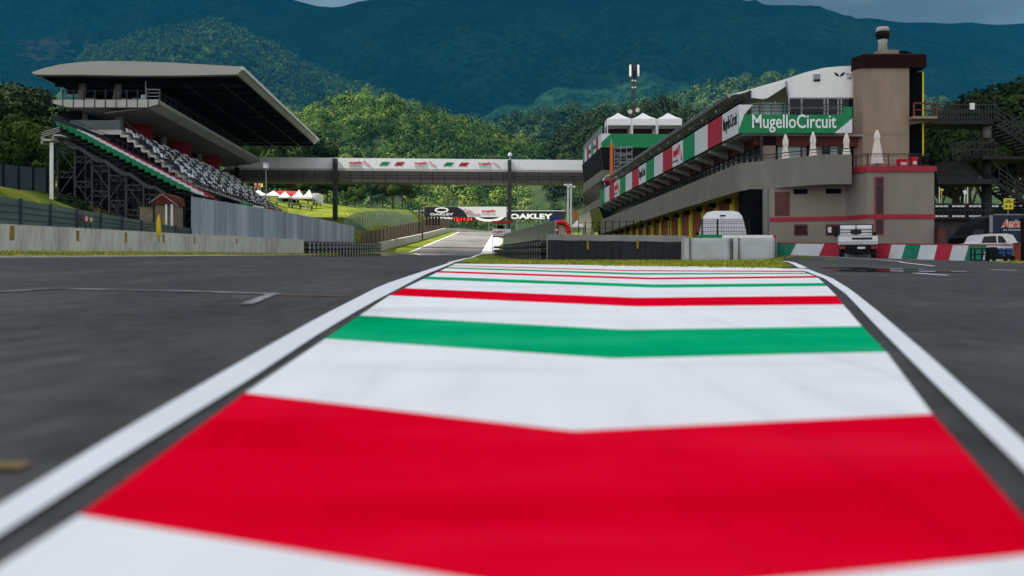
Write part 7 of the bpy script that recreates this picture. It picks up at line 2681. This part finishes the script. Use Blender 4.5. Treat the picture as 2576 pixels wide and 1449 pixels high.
SUN_EL, SUN_AZ = R(54), R(-104)      # azimuth measured from +Y towards +X: behind left
sd = Vector((math.sin(SUN_AZ) * math.cos(SUN_EL), math.cos(SUN_AZ) * math.cos(SUN_EL), math.sin(SUN_EL)))
sl = bpy.data.lights.new("sun", "SUN")
sl.energy = SUN_E
sl.angle = R(.6)
sl.color = (1.0, .95, .86)
so_ = bpy.data.objects.new("sun", sl)
COL.objects.link(so_)
so_.rotation_euler = sd.to_track_quat("Z", "Y").to_euler()
so_.location = (0, 0, 60)

w = bpy.data.worlds.new("World")
SC.world = w
w.use_nodes = True
nt = w.node_tree
bg = nt.nodes["Background"]
sk = nt.nodes.new("ShaderNodeTexSky")
sk.sky_type = "NISHITA"
sk.sun_disc = False
sk.sun_elevation = SUN_EL
sk.sun_rotation = SUN_AZ
sk.air_density = 1.0
sk.dust_density = 1.5

tc = nt.nodes.new("ShaderNodeTexCoord")
sx = nt.nodes.new("ShaderNodeSeparateXYZ")
nt.links.new(tc.outputs["Generated"], sx.inputs["Vector"])
mp = nt.nodes.new("ShaderNodeMapping")
mp.inputs["Scale"].default_value = (1, 1, 3.2)
nt.links.new(tc.outputs["Generated"], mp.inputs["Vector"])
cn = nt.nodes.new("ShaderNodeTexNoise")
cn.inputs["Scale"].default_value = 3.5
cn.inputs["Detail"].default_value = 8
nt.links.new(mp.outputs["Vector"], cn.inputs["Vector"])
# broken overcast: pale cloud mixed over the blue
cr = nt.nodes.new("ShaderNodeValToRGB")
cr.color_ramp.elements[0].position = .32; cr.color_ramp.elements[0].color = (.35, .35, .35, 1)
cr.color_ramp.elements[1].position = .62; cr.color_ramp.elements[1].color = (1, 1, 1, 1)
nt.links.new(cn.outputs["Fac"], cr.inputs["Fac"])
m1 = nt.nodes.new("ShaderNodeMix"); m1.data_type = "RGBA"
nt.links.new(cr.outputs["Color"], m1.inputs["Factor"])
nt.links.new(sk.outputs["Color"], m1.inputs["A"])
m1.inputs["B"].default_value = CLOUD_C
# heavy grey bank low over the mountains
cr2 = nt.nodes.new("ShaderNodeValToRGB")
cr2.color_ramp.elements[0].position = .40; cr2.color_ramp.elements[0].color = BANK_A
cr2.color_ramp.elements[1].position = .60; cr2.color_ramp.elements[1].color = BANK_B
nt.links.new(cn.outputs["Fac"], cr2.inputs["Fac"])
mr = nt.nodes.new("ShaderNodeMapRange")
mr.inputs["From Min"].default_value = .34; mr.inputs["From Max"].default_value = .55
mr.inputs["To Min"].default_value = 1; mr.inputs["To Max"].default_value = 0
nt.links.new(sx.outputs["Z"], mr.inputs["Value"])
ym = nt.nodes.new("ShaderNodeMapRange")
ym.inputs["From Min"].default_value = -.1; ym.inputs["From Max"].default_value = .3
nt.links.new(sx.outputs["Y"], ym.inputs["Value"])
mm = nt.nodes.new("ShaderNodeMath"); mm.operation = "MULTIPLY"
nt.links.new(mr.outputs["Result"], mm.inputs[0]); nt.links.new(ym.outputs["Result"], mm.inputs[1])
m2 = nt.nodes.new("ShaderNodeMix"); m2.data_type = "RGBA"
nt.links.new(mm.outputs["Value"], m2.inputs["Factor"])
nt.links.new(m1.outputs["Result"], m2.inputs["A"])
nt.links.new(cr2.outputs["Color"], m2.inputs["B"])
nt.links.new(m2.outputs["Result"], bg.inputs["Color"])
bg.inputs["Strength"].default_value = SKY_S

# clouds: lumpy banks high above, outside the picture, whose shade lies on the paddock and the mountain
M_CLOUD = mat("cloud_white", (.8, .8, .82), 1.0, 0, spec=0)
def cloud(cx, cy, rx, ry, zc, seed):
    """cloud whose shade falls on ground point (cx, cy)"""
    k = zc / sd.z
    ox, oy = cx + sd.x * k, cy + sd.y * k
    mb = MB()
    n, m_ = 44, 12
    rings = []
    for j in range(m_ + 1):
        ph = math.pi * j / m_
        ring_ = []
        for i in range(n):
            a = i * 2 * math.pi / n
            nn = mnoise.fractal(Vector((math.cos(a) * 1.6 + seed, math.sin(a) * 1.6, math.cos(ph) * 1.2)), .8, 2, 4)
            r = math.sin(ph) ** .6 * (1 + .20 * nn)
            zz = math.cos(ph)
            zz = zz * (60 if zz < 0 else 190) * (1 + .3 * nn)
            ring_.append(mb.pt((ox + rx * r * math.cos(a), oy + ry * r * math.sin(a), zc + zz)))
        rings.append(ring_)
    for a, b in zip(rings, rings[1:]):
        for i in range(n):
            j = (i + 1) % n
            mb.f.append([a[i], a[j], b[j], b[i]]); mb.m.append(0)
    o = mb.build("cloud", M_CLOUD, None, True)
    o["kind"] = "structure"
for c in CLOUDS:
    cloud(*c)

# ------------------------------------------------------------------ camera
cam = bpy.data.cameras.new("camera")
cam.lens = 35.0
cam.sensor_width = 36.0
cam.shift_y = -29.5 / 2576
cam.clip_end = 12000
cam.clip_start = .05
cam.dof.use_dof = True
cam.dof.focus_distance = 62.0
cam.dof.aperture_fstop = 1.9
co = bpy.data.objects.new("camera", cam)
COL.objects.link(co)
co.location = (0, 0, CAMZ)
co.rotation_euler = (R(90), 0, 0)
SC.camera = co
SC.view_settings.view_transform = "Standard"
SC.view_settings.look = "None"
SC.view_settings.exposure = EXPO
SC.view_settings.gamma = 1.0
SC.cycles.max_bounces = 6
SC.cycles.volume_bounces = 0
SC.cycles.transparent_max_bounces = 8
SC.cycles.use_denoising = True
